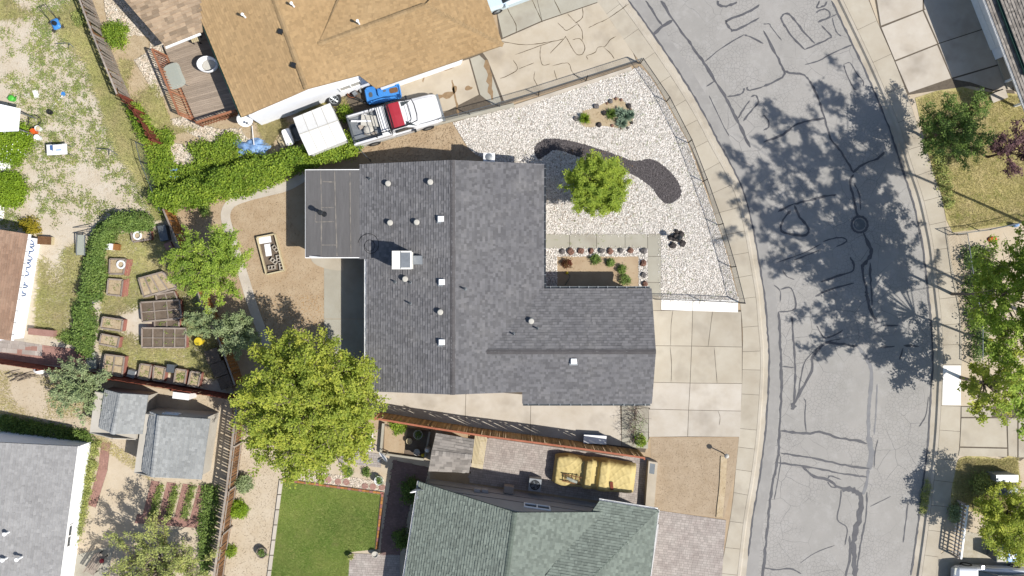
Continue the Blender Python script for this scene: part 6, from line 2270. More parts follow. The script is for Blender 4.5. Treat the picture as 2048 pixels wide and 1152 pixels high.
def car(label, px, py, ang, m, L_=4.5, W=1.8):
    c_ = P(px, py, .8)
    T_ = xf(c_[0], c_[1], ang)
    root = thing('parked_car', label, 'car', (c_[0], c_[1], 0))
    h_ = L_ / 2
    loft(T_, [(-h_, ring(W * .86, .4, .8)), (-h_ + .25, ring(W * .97, .28, .93)), (-.5, ring(W, .25, .96)), (h_ - 1.2, ring(W, .25, .93)), (h_ - .25, ring(W * .94, .3, .82)), (h_, ring(W * .8, .38, .66))]).build('body', m, root, smooth=False)
    loft(T_, [(-h_ + .5, ring(W * .8, .9, .98, .04)), (-h_ + 1.1, ring(W * .78, .9, 1.42, .1)), (.2, ring(W * .78, .9, 1.45, .1)), (h_ - 1.25, ring(W * .84, .9, .97, .04))]).build('cabin', 'glass', root)
    loft(T_, [(-h_ + 1.0, ring(W * .76, 1.38, 1.44, .04)), (.25, ring(W * .76, 1.4, 1.475, .04))]).build('roof', m, root)
    for s_ in (-1, 1):
        MB().box(T_(h_ - .12, W * .33 * s_, .66), (.2, .4, .14), ang).build('headlight', 'clear_glass', root)
        MB().box(T_(.85, W * .54 * s_, .98), (.14, .2, .13), ang).build('mirror', m, root)
        for x in (-1.35, 1.4):
            wheel(T_, x, (W / 2 - .1) * s_, .33, root, s_)
    return root


car('pale ice blue car parked at the end of the tan roof', 1030, -28, math.radians(200), 'ice_paint')
car('silver car with dark glass parked in the drive beyond the picket fence', 1990, 1168, math.radians(178), 'silver_paint', 4.6, 1.85)

# ---- white canopy
cn = thing('canopy', 'white pitched fabric canopy standing between the hedge and truck', 'canopy', (*P(640, 258)[:2], 0))
k0, k1, k2, k3 = (Vector(P(x, y, 1.9)) for x, y in ((586, 236), (660, 206), (694, 280), (618, 311)))
ma, mb_ = k0.lerp(k3, .46), k1.lerp(k2, .5)
ma.z = mb_.z = 2.12
m_ = MB()
m_.slab([tuple(v) for v in (k0, ma, mb_, k1)], .03, .5)
m_.build('top_panel', 'canopy_fabric', cn)
m_ = MB()
m_.slab([tuple(v) for v in (ma, k3, k2, mb_)], .03, .5)
m_.build('top_panel', 'canopy_fabric', cn)
for t_ in (.25, .5, .75):
    for a_, b_ in ((k0.lerp(k1, t_), ma.lerp(mb_, t_)), (ma.lerp(mb_, t_), k3.lerp(k2, t_))):
        MB().bar(a_ + Vector((0, 0, .008)), b_ + Vector((0, 0, .008)), .025, .012).build('seam', 'pillow', cn)
MB().bar(ma + Vector((0, 0, .01)), mb_ + Vector((0, 0, .01)), .05, .02).build('seam', 'pillow', cn)
for v in (k0, k1, k2, k3):
    i_ = v.lerp((k0 + k2) / 2, .06)
    MB().box((i_.x, i_.y, .94), (.05, .05, 1.88)).build('leg', 'galv', cn)
# wall skirts
for a, b in ((k1, k2), (k2, k3)):
    a_, b_ = a.lerp((k0 + k2) / 2, .07), b.lerp((k0 + k2) / 2, .07)
    MB().add([(a_.x, a_.y, .9), (b_.x, b_.y, .9), (b_.x, b_.y, 1.86), (a_.x, a_.y, 1.86)], [(0, 1, 2, 3)]).build('skirt', 'canopy_fabric', cn)


def obj1(name, label, cat, mb, m, c_, group=None, smooth=False):
    return tag(mb.build(name, m, org=tuple(c_), smooth=smooth), label, cat, group)


# loose wheel leaning by the gable
c = Vector(P(668, 198, .45))
wr_ = thing('loose_wheel', 'car wheel with silver spoked rim leaning on the white gable wall', 'wheel', (c.x, c.y, 0))
nrm = Vector((.25, -.5, .8)).normalized()
u = nrm.cross(Vector((0, 0, 1))).normalized()
v = nrm.cross(u)
prof = [(.25, .1), (.36, .11), (.42, .06), (.42, -.06), (.36, -.11), (.25, -.1)]
vs = [c + (u * math.cos(6.283 * k / 20) + v * math.sin(6.283 * k / 20)) * r + nrm * o_ for r, o_ in prof for k in range(20)]
tyre = MB().add(vs, [(i * 20 + k, i * 20 + (k + 1) % 20, (i + 1) * 20 + (k + 1) % 20, (i + 1) * 20 + k) for i in range(5) for k in range(20)]).build('tyre', 'black_rubber', wr_)
rm = MB()
rm.tube([c + (u * math.cos(6.283 * k / 20) + v * math.sin(6.283 * k / 20)) * .25 + nrm * .08 for k in range(21)], .03, 5)
for k in range(6):
    a = 6.283 * k / 6
    rm.bar(c + nrm * .07, c + (u * math.cos(a) + v * math.sin(a)) * .25 + nrm * .08, .06, .04)
rm.build('rim', 'galv', wr_)
MB().add([c - nrm * .02 + (u * math.cos(6.283 * k / 16) + v * math.sin(6.283 * k / 16)) * .26 for k in range(16)], [tuple(range(16))]).build('brake_disc', 'black_metal', wr_)
# junk by the canopy
c = P(577, 275, .35)
T = xf(c[0], c[1], math.radians(-70))
cl_ = thing('cool_box', 'white topped cooler chest beside the canopy', 'cooler', (c[0], c[1], 0))
stack(T, [(rrect(.9, .42, .08), .03), (rrect(.95, .46, .1), .45)], 'galv_dark', 'chest', cl_)
stack(T, [(rrect(.98, .5, .1), .452), (rrect(.94, .46, .1), .53)], 'white_plastic', 'lid', cl_)
c = P(592, 266, .2)
T = xf(c[0], c[1], math.radians(-70))
tb = thing('plastic_tub', 'grey oval plastic tub beside the white cooler chest', 'tub', (c[0], c[1], 0))
stack(T, [(rrect(.8, .36, .15), .02), (rrect(1.0, .5, .2), .34), (rrect(1.02, .52, .2), .35), (rrect(.96, .46, .2), .34), (rrect(.76, .32, .14), .1)], 'grey_plastic', 'basin', tb)
c = P(568, 222, .5)
T = xf(c[0], c[1], math.radians(18))
wb = thing('wooden_bench', 'brown wooden bench box against the white gable wall', 'bench', (c[0], c[1], 0))
MB().box(T(0, 0, .48), (1.1, .4, .05), math.radians(18)).build('seat', 'wood_brown', wb)
for x in (-.45, .45):
    MB().box(T(x, 0, .23), (.08, .36, .46), math.radians(18)).build('leg', 'wood_brown', wb)
c = P(722, 172, .3)
T = xf(c[0], c[1], .4)
sc_ = thing('scrap_heap', 'heap of pale motor parts against the tan house corner', 'scrap', (c[0], c[1], 0))
for i in range(7):
    x, y = R3.uniform(-.5, .5), R3.uniform(-.3, .3)
    m_ = ['wood_grey', 'rust', 'galv', 'pillow'][i % 4]
    MB().box(T(x, y, .12 + i * .04), (R3.uniform(.2, .6), R3.uniform(.1, .3), R3.uniform(.08, .25)), R3.random() * 3, taper=.8).build('part', m_, sc_)
c = P(704, 186, .2)
o = MB()
o.lathe((c[0], c[1], 0), [(.28, 0), (.3, .25), (.24, .25), (.22, .05)], 14)
obj1('rusty_drum', 'rusty open drum beside the heap of motor parts', 'drum', o, 'rust', (c[0], c[1], 0))
c = P(720, 200, .1)
o = MB()
for a, b in (((690, 188), (735, 205)), ((700, 195), (742, 212)), ((735, 200), (752, 190))):
    o.tube([P(*a, .15), P((a[0] + b[0]) / 2, (a[1] + b[1]) / 2 - 2, .3), P(*b, .12)], .03, 6)
obj1('pipe_bundle', 'dark bent pipes lying in dry weeds beside the blue boat', 'pipes', o, 'black_metal', (c[0], c[1], 0))
o = MB()
for i in range(3):
    a, b = P(556 + i * 3, 278 - i * 4, .1), P(566 + i * 4, 296 - i * 3, .35)
    o.bar(a, b, .12, .02)
obj1('board_stack', 'pale leaning boards at the side of the cooler chest', 'boards', o, 'wood_cream', P(560, 285))
# blue tarp
c = P(505, 296)
vs, fs = [], []
n_ = 26
for i in range(n_):
    for j in range(n_):
        a, b = i / (n_ - 1) * 2 - 1, j / (n_ - 1) * 2 - 1
        rr = 1 + .18 * math.sin(5 * math.atan2(b, a) + 1)
        x, y = a * .95 * rr, b * .5 * rr
        z = .3 * max(0, 1 - a * a - b * b) + .07 * math.sin(9 * a + 4 * b) * math.cos(7 * b) + .05
        vs.append((c[0] + x, c[1] + y, max(.02, z)))
fs = [(i * n_ + j, (i + 1) * n_ + j, (i + 1) * n_ + j + 1, i * n_ + j + 1) for i in range(n_ - 1) for j in range(n_ - 1)]
obj1('blue_tarp', 'crumpled light blue tarp heaped in the creeper', 'tarp', MB().add(vs, fs), 'blue_tarp', (c[0], c[1], 0), smooth=False)
o = MB().tube([P(504, 252, .1), P(508, 290, .4)], .03, 6)
obj1('white_pole', 'white pole leaning onto the blue tarp', 'pole', o, 'white_plastic', P(505, 270))
o = MB()
o.tube([(*P(351 + 9 * math.cos(t), 348 + 9 * math.sin(t))[:2], .14 + .02 * math.sin(3 * t)) for t in np.linspace(.6, 5.6, 20)], .09, 7)
obj1('swim_ring', 'faded lilac swim ring half buried in creeper', 'ring', o, 'blue_tarp', P(351, 348))

# ================================================================ garden planters


def planter(label, top, h, soil='bed_soil', side='redwood', rim='wood_planter', div=0, cross=False, plants=5):
    T_ = [Vector(P(x, y, h)) for x, y in top]
    c_ = sum(T_, Vector()) / 4
    root = thing('planter_box', label, 'planter', (c_.x, c_.y, 0), 'raised planters in the garden')
    for i in range(4):
        a, b = T_[i], T_[(i + 1) % 4]
        n_ = int(h / .14) or 1
        for k in range(n_):
            z = h * (k + .5) / n_
            MB().bar((a.x, a.y, z), (b.x, b.y, z), .04, h / n_ - .006).build('board', side, root)
        MB().bar((a.x, a.y, h + .012), (b.x, b.y, h + .012), .09, .024).build('rim', rim, root)
    ins = [v.lerp(c_, .03) for v in T_]
    MB().prism([(v.x, v.y) for v in ins], h * .3, h - .05).build('soil', soil, root)
    for d in range(div):
        t = (d + 1) / (div + 1) * 1.0
        a, b = T_[0].lerp(T_[1], t), T_[3].lerp(T_[2], t)
        MB().bar((a.x, a.y, h + .01), (b.x, b.y, h + .01), .07, .03).build('divider', rim, root)
    if cross:
        a, b = T_[0].lerp(T_[3], .5), T_[1].lerp(T_[2], .5)
        MB().bar((a.x, a.y, h + .006), (b.x, b.y, h + .006), .05, .03).build('divider', rim, root)
    if plants:
        C = []
        for _ in range(plants):
            u_, v_ = RND.uniform(.15, .85), RND.uniform(.15, .85)
            p = T_[0].lerp(T_[1], u_).lerp(T_[3].lerp(T_[2], u_), v_)
            C.append((p.x, p.y, h + .0))
        pts, r_ = clusters(np.array(C), 14, [.07, .07, .03])
        pts[:, 2] = np.maximum(pts[:, 2], h - .04)
        foliage('seedlings', pts, .06, 'weed_leaf', root, up=1.0, base_r=r_, kind='stuff')
    return root


planter('red sided planter of dry soil, upper of the pair below the hedge end', [(206, 634), (246, 640), (243, 662), (202, 656)], .5)
planter('red sided planter of dry soil, lower of the pair below the hedge end', [(203, 668), (239, 675), (235, 695), (199, 688)], .5)
planter('large red planter split into four squares by the red fence', [(211, 709), (249, 714), (244, 753), (205, 746)], .55, div=1, cross=True)
planter('small red planter by the red fence, next to the white tub', [(281, 728), (303, 731), (298, 760), (276, 756)], .5)
planter('small red planter by the red fence, next to the corrugated sheet', [(308, 732), (331, 736), (326, 763), (306, 760)], .5)
planter('small red planter by the red fence with the leafiest seedlings', [(352, 738), (373, 741), (369, 770), (348, 766)], .5, plants=12)
planter('end planter of the small row, beside the dark compost bays', [(382, 743), (402, 746), (396, 774), (376, 771)], .5)
planter('grey topped tilted planter under the leaning garden tree', [(277, 557), (325, 544), (353, 576), (288, 594)], .5, 'bed_soil', 'wood_planter', div=3, plants=6)
planter('grey topped planter with many cells, middle of the three big ones', [(281, 605), (359, 600), (363, 636), (285, 644)], .5, 'dark_soil', 'redwood', div=2, cross=True)
planter('grey topped planter with many cells beside the yellow lidded bucket', [(284, 656), (372, 657), (371, 695), (284, 695)], .5, 'dark_soil', 'redwood', div=3, cross=True)
planter('narrow low planter joining the two big grey topped ones', [(309, 641), (358, 639), (358, 654), (310, 655)], .35, 'dark_soil', 'redwood', div=1)
planter('narrow low planter below the tilted grey one', [(312, 590), (348, 583), (356, 600), (314, 603)], .35, 'dark_soil', 'redwood', div=1)
planter('straw filled planter with a white ring just inside the hedge', [(262, 464), (300, 460), (302, 478), (266, 484)], .4, 'bed_soil', 'redwood', plants=0)
planter('open sandy planter with a white ring by the hedge', [(220, 518), (252, 519), (247, 548), (219, 548)], .35, 'bed_soil', 'redwood', plants=0)
planter('open sandy planter below the ring planter by the hedge', [(217, 558), (246, 560), (242, 592), (214, 589)], .35, 'bed_soil', 'redwood', plants=2)
for (x, y, h), lb in (((275, 471, .4), 'white ring standing in the straw filled planter'), ((242, 529, .35), 'white ring standing in the open sandy planter')):
    c = P(x, y, h)
    o = MB().tube([(c[0] + .21 * math.cos(t), c[1] + .21 * math.sin(t), h + .02) for t in np.linspace(0, 6.283, 21)], .055, 7, cap=False)
    obj1('plant_ring', lb, 'ring', o, 'white_plastic', (c[0], c[1], h))
for pts, lb in ((((256, 519), (266, 519), (258, 552), (249, 551)), 'red plank walkway beside the ring planter'), (((249, 560), (259, 556), (255, 592), (244, 594)), 'red plank walkway beside the lower sandy planter')):
    c = P(*pts[0])
    o = thing('plank_walk', lb, 'planks', (c[0], c[1], 0))
    for k in range(3):
        q4 = [Vector(P(*p, .12)) for p in pts]
        a = [q4[0].lerp(q4[1], k / 3 + .02), q4[0].lerp(q4[1], (k + 1) / 3 - .02), q4[3].lerp(q4[2], (k + 1) / 3 - .02), q4[3].lerp(q4[2], k / 3 + .02)]
        MB().slab([tuple(v) for v in a], .1).build('plank', 'redwood', o)


def crate(label, px, py, dims, rz, m, z0=0.0, cat='box', name='crate', taper=1.0, lidm=None):
    c_ = P(px, py, dims[2])
    root = thing(name, label, cat, (c_[0], c_[1], z0))
    MB().box((c_[0], c_[1], z0 + dims[2] / 2), dims, rz, taper=taper).build('body', m, root)
    MB().box((c_[0], c_[1], z0 + dims[2] + .012), (dims[0] * taper * 1.04, dims[1] * taper * 1.04, .022), rz).build('lid', lidm or m, root)
    return root


crate('grey slatted crate against the tan fence top end', 326, 466, (.45, .85, .45), .2, 'galv_dark')
crate('white fabric sack box sunk in the hedge corner', 214, 463, (.4, .45, .5), .3, 'pillow')
crate('pale board box with an orange end in the hedge gap', 216, 493, (.45, .35, .45), -.1, 'white_plastic')
crate('small orange wooden box beside the pale board box', 231, 494, (.4, .34, .3), -.1, 'wood_tan')
crate('pile of red bricks by the tan fence', 337, 492, (.4, .4, .25), .4, 'paver_red')
crate('lichened stone block below the brick pile', 348, 513, (.6, .5, .3), .3, 'rock_grey')
crate('white tub between the big red planter and the small row', 262, 748, (.4, .4, .45), -.3, 'white_plastic', lidm='galv')
crate('blue grey corrugated sheet box between small planters', 341, 737, (.42, .45, .5), -.1, 'galv_dark')
crate('dark compost bay against the tan fence', 425, 712, (.75, .75, .6), .3, 'dark_soil')
crate('lower dark compost bay in the fence corner', 438, 738, (.8, .8, .5), .35, 'dark_soil')
crate('last dark compost bay at the garden corner', 450, 764, (.7, .7, .45), .35, 'dark_soil')
crate('tan wooden cold frame box beside the rosy roof', 89, 481, (.75, .45, .35), -.05, 'wood_cream', lidm='wood_brown')
o = lathe(P(404, 682), [(.2, 0), (.22, .5), (.24, .5), (.24, .55), (0, .57)], 16)
obj1('bucket', 'yellow lidded bucket between big planter and grey tree', 'bucket', o, 'yellow_plastic', P(404, 682))
c = P(162, 490, .5)
o = thing('wire_cage', 'long grey wire topped cage table beside the hedge', 'cage', (c[0], c[1], 0))
MB().box((c[0], c[1], .5), (.42, 1.15, .04), -.05).build('tray', 'clear_glass', o)
for x in (-.24, .24):
    MB().bar((c[0] + x, c[1] - .6, .54), (c[0] + x, c[1] + .6, .54), .04, .05).build('frame', 'galv', o)
    for y in (-.56, .56):
        MB().box((c[0] + x * .95, c[1] + y, .25), (.04, .04, .5)).build('leg', 'galv', o)
o = MB()
o.bar(P(146, 466, .05), P(190, 462, .6), .03, .05)
o.bar(P(146, 455, .05), P(186, 453, .6), .03, .05)
obj1('gate_frame', 'thin metal gate frame leaning by the hedge end', 'gate', o, 'galv_dark', P(165, 460))
o = MB().slab([P(163, 612, .2), P(194, 600, .5), P(196, 603, .5), P(166, 615, .2)], .04)
obj1('metal_sheet', 'thin pale metal sheet propped across the hedge gap', 'metal sheet', o, 'galv', P(180, 608))
crate('red brick barbecue ledge with grey tools at the pavers', 82, 665, (1.4, .35, .45), -.1, 'paver_red', name='brick_ledge', cat='ledge')
crate('white panel box leaning behind the larger shed', 362, 792, (.9, .35, 1.1), -.12, 'white_plastic')
crate('glass cold frame at the end of the garden pavers', 183, 722, (.5, .9, .3), .1, 'galv', lidm='clear_glass')
# raised bed in the back yard
c = P(540, 508)
rb = thing('raised_bed', 'wooden raised bed of cinder blocks in the bare back yard', 'planter', (c[0], c[1], 0))
Q4 = [Vector(P(x, y, .3)) for x, y in ((513, 475), (549, 468), (568, 541), (532, 549))]
for i in range(4):
    a, b = Q4[i], Q4[(i + 1) % 4]
    MB().bar((a.x, a.y, .15), (b.x, b.y, .15), .07, .3).build('board', 'wood_cream', rb)
MB().prism([(v.x, v.y) for v in Q4], .0, .1).build('soil', 'dark_soil', rb)
for i, (x, y, w_, l_, lb) in enumerate([(530, 480, .7, .36, 'wide white sheet at the top of the raised bed'), (536, 500, .34, .7, 'long white sheet in the raised bed')]):
    p = P(x, y, .12)
    obj1('white_sheet', lb, 'sheet', MB().box((p[0], p[1], .115), (w_, l_, .03), .15), 'white_plastic', (p[0], p[1], .1))
for i, (x, y, rz, lb) in enumerate([(551, 497, .7, 'tilted cinder block near the white sheets'), (557, 517, .15, 'upright cinder block at the side of the raised bed'), (548, 522, .9, 'plain slanted block in the raised bed'),
                                    (544, 535, 1.7, 'cinder block at the foot of the raised bed'), (563, 533, .15, 'pale block in the raised bed corner')]):
    p = P(x, y, .2)
    bl = thing('cinder_block', lb, 'block', (p[0], p[1], .1))
    ca_, sa_ = math.cos(rz), math.sin(rz)
    for u_, w_, l_ in ((-.095, .03, .4), (.095, .03, .4)):
        MB().box((p[0] + u_ * ca_, p[1] + u_ * sa_, .2), (w_, l_, .19), rz).build('face', 'concrete_pale', bl)
    for v_ in (-.185, 0, .185):
        MB().box((p[0] - v_ * sa_, p[1] + v_ * ca_, .2), (.158, .03, .19), rz).build('web', 'concrete_pale', bl)

# ================================================================ weedy yard clutter
c = P(108, 46, .4)
mw = thing('push_mower', 'blue push mower with dark handle standing in dry grass', 'mower', (c[0], c[1], 0))
T = xf(c[0], c[1], math.radians(-65))
stack(T, [(rrect(.6, .45, .12), .12), (rrect(.62, .47, .12), .24), (rrect(.4, .3, .1), .32)], 'blue_plastic', 'deck', mw)
MB().lathe(T(0, 0, .32), [(.13, 0), (.13, .12), (0, .14)], 12).build('engine', 'black_metal', mw)
for x in (-.25, .25):
    for y in (-.26, .26):
        wheel(T, x, y, .11, mw, 1 if y > 0 else -1)
for y in (-.2, .2):
    MB().tube([T(-.25, y, .25), T(-.9, y, .85)], .018, 6).build('handle_bar', 'black_metal', mw)
MB().tube([T(-.9, -.22, .86), T(-.9, .22, .86)], .018, 6).build('grip', 'black_metal', mw)
for (a, b, d_), lb in ((((112, 87), (138, 86), (158, 105)), 'dark metal rod stand lying near the mower'), (((194, 297), (219, 299), (244, 315)), 'dark metal rod stand lying by the tall dry grass')):
    o = MB().tube([P(*a, .25), P(*b, .3), P(*d_, .03)], .022, 6)
    o.tube([P(b[0], b[1] + 2, .28), P(b[0] - 2, b[1] + 12, .0)], .02, 6)
    obj1('rod_stand', lb, 'rod', o, 'galv_dark', P(*b))
o = thing('shovel', 'blue bladed shovel with white handle lying on pale soil', 'shovel', (*P(117, 200)[:2], 0))
MB().tube([P(104, 215, .03), P(126, 190, .04)], .02, 6).build('handle', 'white_plastic', o)
MB().prism(pp((124, 184), (131, 184), (132, 191), (127, 193), (123, 190)), .02, .05).build('blade', 'blue_plastic', o)
c = P(70, 243)
o = MB()
pts = []
for t in np.linspace(0, 25, 110):
    r_ = .36 + .03 * math.sin(t * 1.7)
    pts.append((c[0] + r_ * math.cos(t) + .04 * math.sin(t * .7), c[1] + r_ * math.sin(t), .04 + t * .003))
for t in np.linspace(0, 4.5, 20):
    pts.append((c[0] + .45 + .28 * math.cos(t - 1), c[1] + .1 + .3 * math.sin(t - 1), .03))
o.tube(pts, .017, 5)
obj1('garden_hose', 'dark coiled garden hose on the ground beside the buckets', 'hose', o, 'black_rubber', (c[0], c[1], 0))
for x, y, m_, lb in ((73, 265, 'orange_plastic', 'orange bucket beside the coiled hose'), (82, 259, 'white_plastic', 'white bucket with tan contents by the hose coil'), (81, 277, 'white_plastic', 'plain lidded white bucket below the orange one')):
    c = P(x, y)
    bk = thing('bucket', lb, 'bucket', (c[0], c[1], 0))
    lathe((c[0], c[1], 0), [(.13, 0), (.16, .36), (.165, .36), (.15, .355), (.14, .25)], 16).build('pail', m_, bk)
    if y != 259:
        lathe((c[0], c[1], .36), [(.17, 0), (.17, .025), (0, .03)], 16).build('lid', m_, bk)
    else:
        lathe((c[0], c[1], .28), [(.14, 0), (.1, .05), (0, .06)], 12).build('contents', 'wood_cream', bk)
o = lathe(P(104, 226), [(.12, 0), (.15, .28), (.13, .28), (.11, .1)], 14)
obj1('plant_pot', 'black plastic pot near the shovel', 'pot', o, 'black_rubber', P(104, 226))
c = P(114, 299, .7)
tb = thing('work_table', 'white folding table with blue trimmed appliance in the pale yard', 'table', (c[0], c[1], 0))
T = xf(c[0], c[1], .06)
MB().box(T(0, 0, .7), (1.15, .6, .04), .06).build('table_top', 'white_plastic', tb)
for x in (-.5, .5):
    for y in (-.25, .25):
        MB().tube([T(x, y, .0), T(x * .9, y, .69)], .018, 6).build('leg', 'galv', tb)
sw = thing('appliance', 'white table saw with blue rail on the folding table', 'appliance', T(.15, 0, .72))
MB().box(T(.15, .02, .82), (.5, .42, .2), .06).build('body', 'white_plastic', sw)
MB().box(T(.22, -.08, .93), (.3, .05, .02), .06).build('rail', 'blue_plastic', sw)
MB().box(T(-.22, .1, .77), (.2, .26, .1), .06).build('motor', 'blue_paint', sw)
for x, y, w_, l_, rz, lb in ((73, 188, .3, .5, .3, 'white curved plastic panel on the ground by weeds'), (56, 192, .35, .25, .1, 'small pale stone slab by the curved panel'), (82, 320, .28, .18, 0., 'flat pale paving brick below the work table')):
    c = P(x, y)
    obj1('ground_slab', lb, 'slab', MB().box((c[0], c[1], .05), (w_, l_, .08), rz, taper=.9), 'white_plastic' if x == 73 else 'concrete_pale', (c[0], c[1], 0))
c = P(21, 196, .3)
gc = thing('watering_can', 'bright green watering can beside the white awning', 'watering can', (c[0], c[1], 0))
lathe((c[0], c[1], 0), [(.16, 0), (.18, .28), (.1, .34), (.08, .34)], 14).build('can', 'green_plastic', gc)
MB().tube([(c[0] + .15, c[1], .12), (c[0] + .38, c[1] + .08, .35)], [.03, .02], 6).build('spout', 'green_plastic', gc)
MB().tube([(c[0] - .1, c[1], .3), (c[0] - .25, c[1], .25), (c[0] - .16, c[1], .08)], .018, 6).build('handle', 'green_plastic', gc)
o = thing('awning', 'blank white flat awning roof at the lawn edge behind round bush', 'awning', (*P(0, 225)[:2], 0))
MB().slab([P(-60, 195, 1.9), P(40, 217, 1.9), P(36, 262, 1.95), P(-60, 265, 1.95)], .06).build('top', 'wall_white', o)
for x, y in ((34, 222), (32, 256)):
    p = P(x, y, 1.9)
    MB().box((p[0] - .1, p[1], .93), (.06, .06, 1.86)).build('leg', 'galv', o)
for (a, b, d_, e_), lb in ((((-10, 321), (24, 328), (20, 342), (-10, 340)), 'white paving slab between the two round bushes'), (((-10, 405), (12, 412), (6, 440), (-10, 445)), 'white paving slab under the lower round bush')):
    obj1('paving_slab', lb, 'slab', MB().prism(pp(a, b, d_, e_), 0, .06), 'concrete_white', P(*a))
o = MB()
for k in range(7):
    a = P(10 + k * 5, 748 + (k % 3) * 7, .05)
    b = P(40 + k * 7, 742 + (k * 5) % 17, .2)
    o.tube([a, ((a[0] + b[0]) / 2, (a[1] + b[1]) / 2, .2), b], [.035, .03, .015], 5)
obj1('branch_pile', 'bleached white branches piled below the red fence', 'branches', o, 'bark_pale', P(30, 748))
o = MB().lathe(P(82, 740), [(.2, 0), (.3, .12), (.22, .3), (.1, .38), (0, .4)], 12, sq=(1.2, .8))
obj1('white_bag', 'stuffed white bag near the bleached branches', 'bag', o, 'white_plastic', P(82, 740))
o = MB().tube([(*P(111 + 6 * math.cos(t), 861 + 5 * math.sin(t))[:2], .2) for t in np.linspace(0, 6.4, 20)], .02, 6)
obj1('hose_ring', 'pale coiled hose ring in the dark ivy', 'hose', o, 'pillow', P(111, 861))
# bench on the patio, bottom left
c = P(192, 1128, .45)
bn = thing('garden_bench', 'slatted grey garden bench on the small patio', 'bench', (c[0], c[1], 0))
T = xf(c[0], c[1], math.radians(57))
for k in range(5):
    MB().box(T(0, -.2 + k * .1, .45), (1.3, .07, .025), math.radians(57)).build('slat', 'wood_planter', bn)
for x in (-.55, .55):
    for y in (-.18, .2):
        MB().box(T(x, y, .22), (.06, .06, .44), math.radians(57)).build('leg', 'black_metal', bn)
for k in range(2):
    MB().box(T(0, .27, .6 + k * .14), (1.3, .03, .09), math.radians(57)).build('back_slat', 'wood_planter', bn)
c = P(205, 1121, .5)
o = lathe((c[0], c[1], .47), [(0.01, 0), (.1, .03), (.14, .12), (.1, .21), (0, .24)], 12)
obj1('pink_ball', 'pink ball resting on the garden bench', 'ball', o, 'red_paint', (c[0], c[1], .47), smooth=True)

# ================================================================ south yards
for pts, m_, nm, h_ in (([(566, 956), (768, 983), (768, 989), (566, 962)], 'wood_tan', 'brick_edging', .1), ([(762, 985), (769, 986), (757, 1098), (750, 1097)], 'wood_tan', 'brick_edging', .1),
                        ([(560, 958), (567, 958), (548, 1100), (536, 1200), (529, 1200), (541, 1100)], 'concrete_pale', 'lawn_kerb', .1)):
    w_ = pp(*pts)
    base = MB().prism(w_, 0, h_ * .7).build(nm, 'joint', kind='structure')
    a, b = Vector(w_[0]), Vector(w_[1])
    if nm == 'brick_edging':
        if abs(b.x - a.x) < 1:
            a, b, t = Vector(w_[0]), Vector(w_[3]), Vector(w_[1]) - Vector(w_[0])
        else:
            t = Vector(w_[3]) - Vector(w_[0])
        L_ = (b - a).length
        n_ = int(L_ / .21)
        d = (b - a) / n_
        for k in range(n_):
            p = a + d * (k + .5) + t * .5
            MB().box((p.x, p.y, h_ * .5), (.2, .11, h_), math.atan2(d.y, d.x)).build('brick', 'redwood' if k % 3 == 0 else 'wood_tan', base)
    else:
        for k in range(8):
            t0, t1 = k / 8 + .004, (k + 1) / 8 - .004
            seg = lambda t: (Vector(w_[0]).lerp(Vector(w_[4]), t), Vector(w_[1]).lerp(Vector(w_[3]), t))
            (a0_, b0_2), (a1_, b1_2) = seg(t0), seg(t1)
            MB().prism([tuple(a0_), tuple(b0_2), tuple(b1_2), tuple(a1_)], 0, h_).build('kerb_block', 'concrete_pale', base)
ps = bpy.data.objects['pebble_strip']
for x, y in ((640, 954), (657, 959), (676, 963), (693, 964), (730, 972), (746, 973), (764, 974)):
    c = P(x, y)
    lathe((c[0], c[1], .015), [(.19, 0), (.19, .03), (.17, .035), (0, .035)], 12).build('stepping_stone', 'paver_red', ps)
bedb = MB().prism(pp((768, 848), (862, 863), (850, 916), (764, 904)), 0, .06).build('planting_bed', 'dark_soil', kind='structure')
MB().prism(pp((770, 852), (815, 860), (808, 907), (768, 902)), .02, .07).build('painted_sun_soil', 'brown_soil', bedb)  # sunlight put into the colour: lighter soil beyond the playhouse shadow
for a, b in (((767, 846), (762, 906)), ((762, 906), (848, 918)), ((860, 862), (850, 914))):
    MB().bar(P(*a, .16), P(*b, .16), .12, .32).build('bed_wall', 'concrete_grey', bedb)


def pot(label, x, y, r, h, m, leafm=None, name='round_planter'):
    c_ = P(x, y)
    root = thing(name, label, 'planter', (c_[0], c_[1], 0))
    lathe((c_[0], c_[1], 0), [(r * .75, 0), (r, h), (r * 1.05, h), (r * 1.05, h + .03), (r * .9, h + .03), (r * .88, h - .06), (0, h - .06)], 20).build('pot', m, root)
    if leafm:
        q_ = NP.normal(size=(40, 3)) * np.array([r * .4, r * .4, .05]) + np.array([c_[0], c_[1], h + .05])
        pts, r_ = clusters(q_, 8, .04)
        foliage('plant', pts, .07, leafm, root, base_r=r_, kind='stuff')
    return root


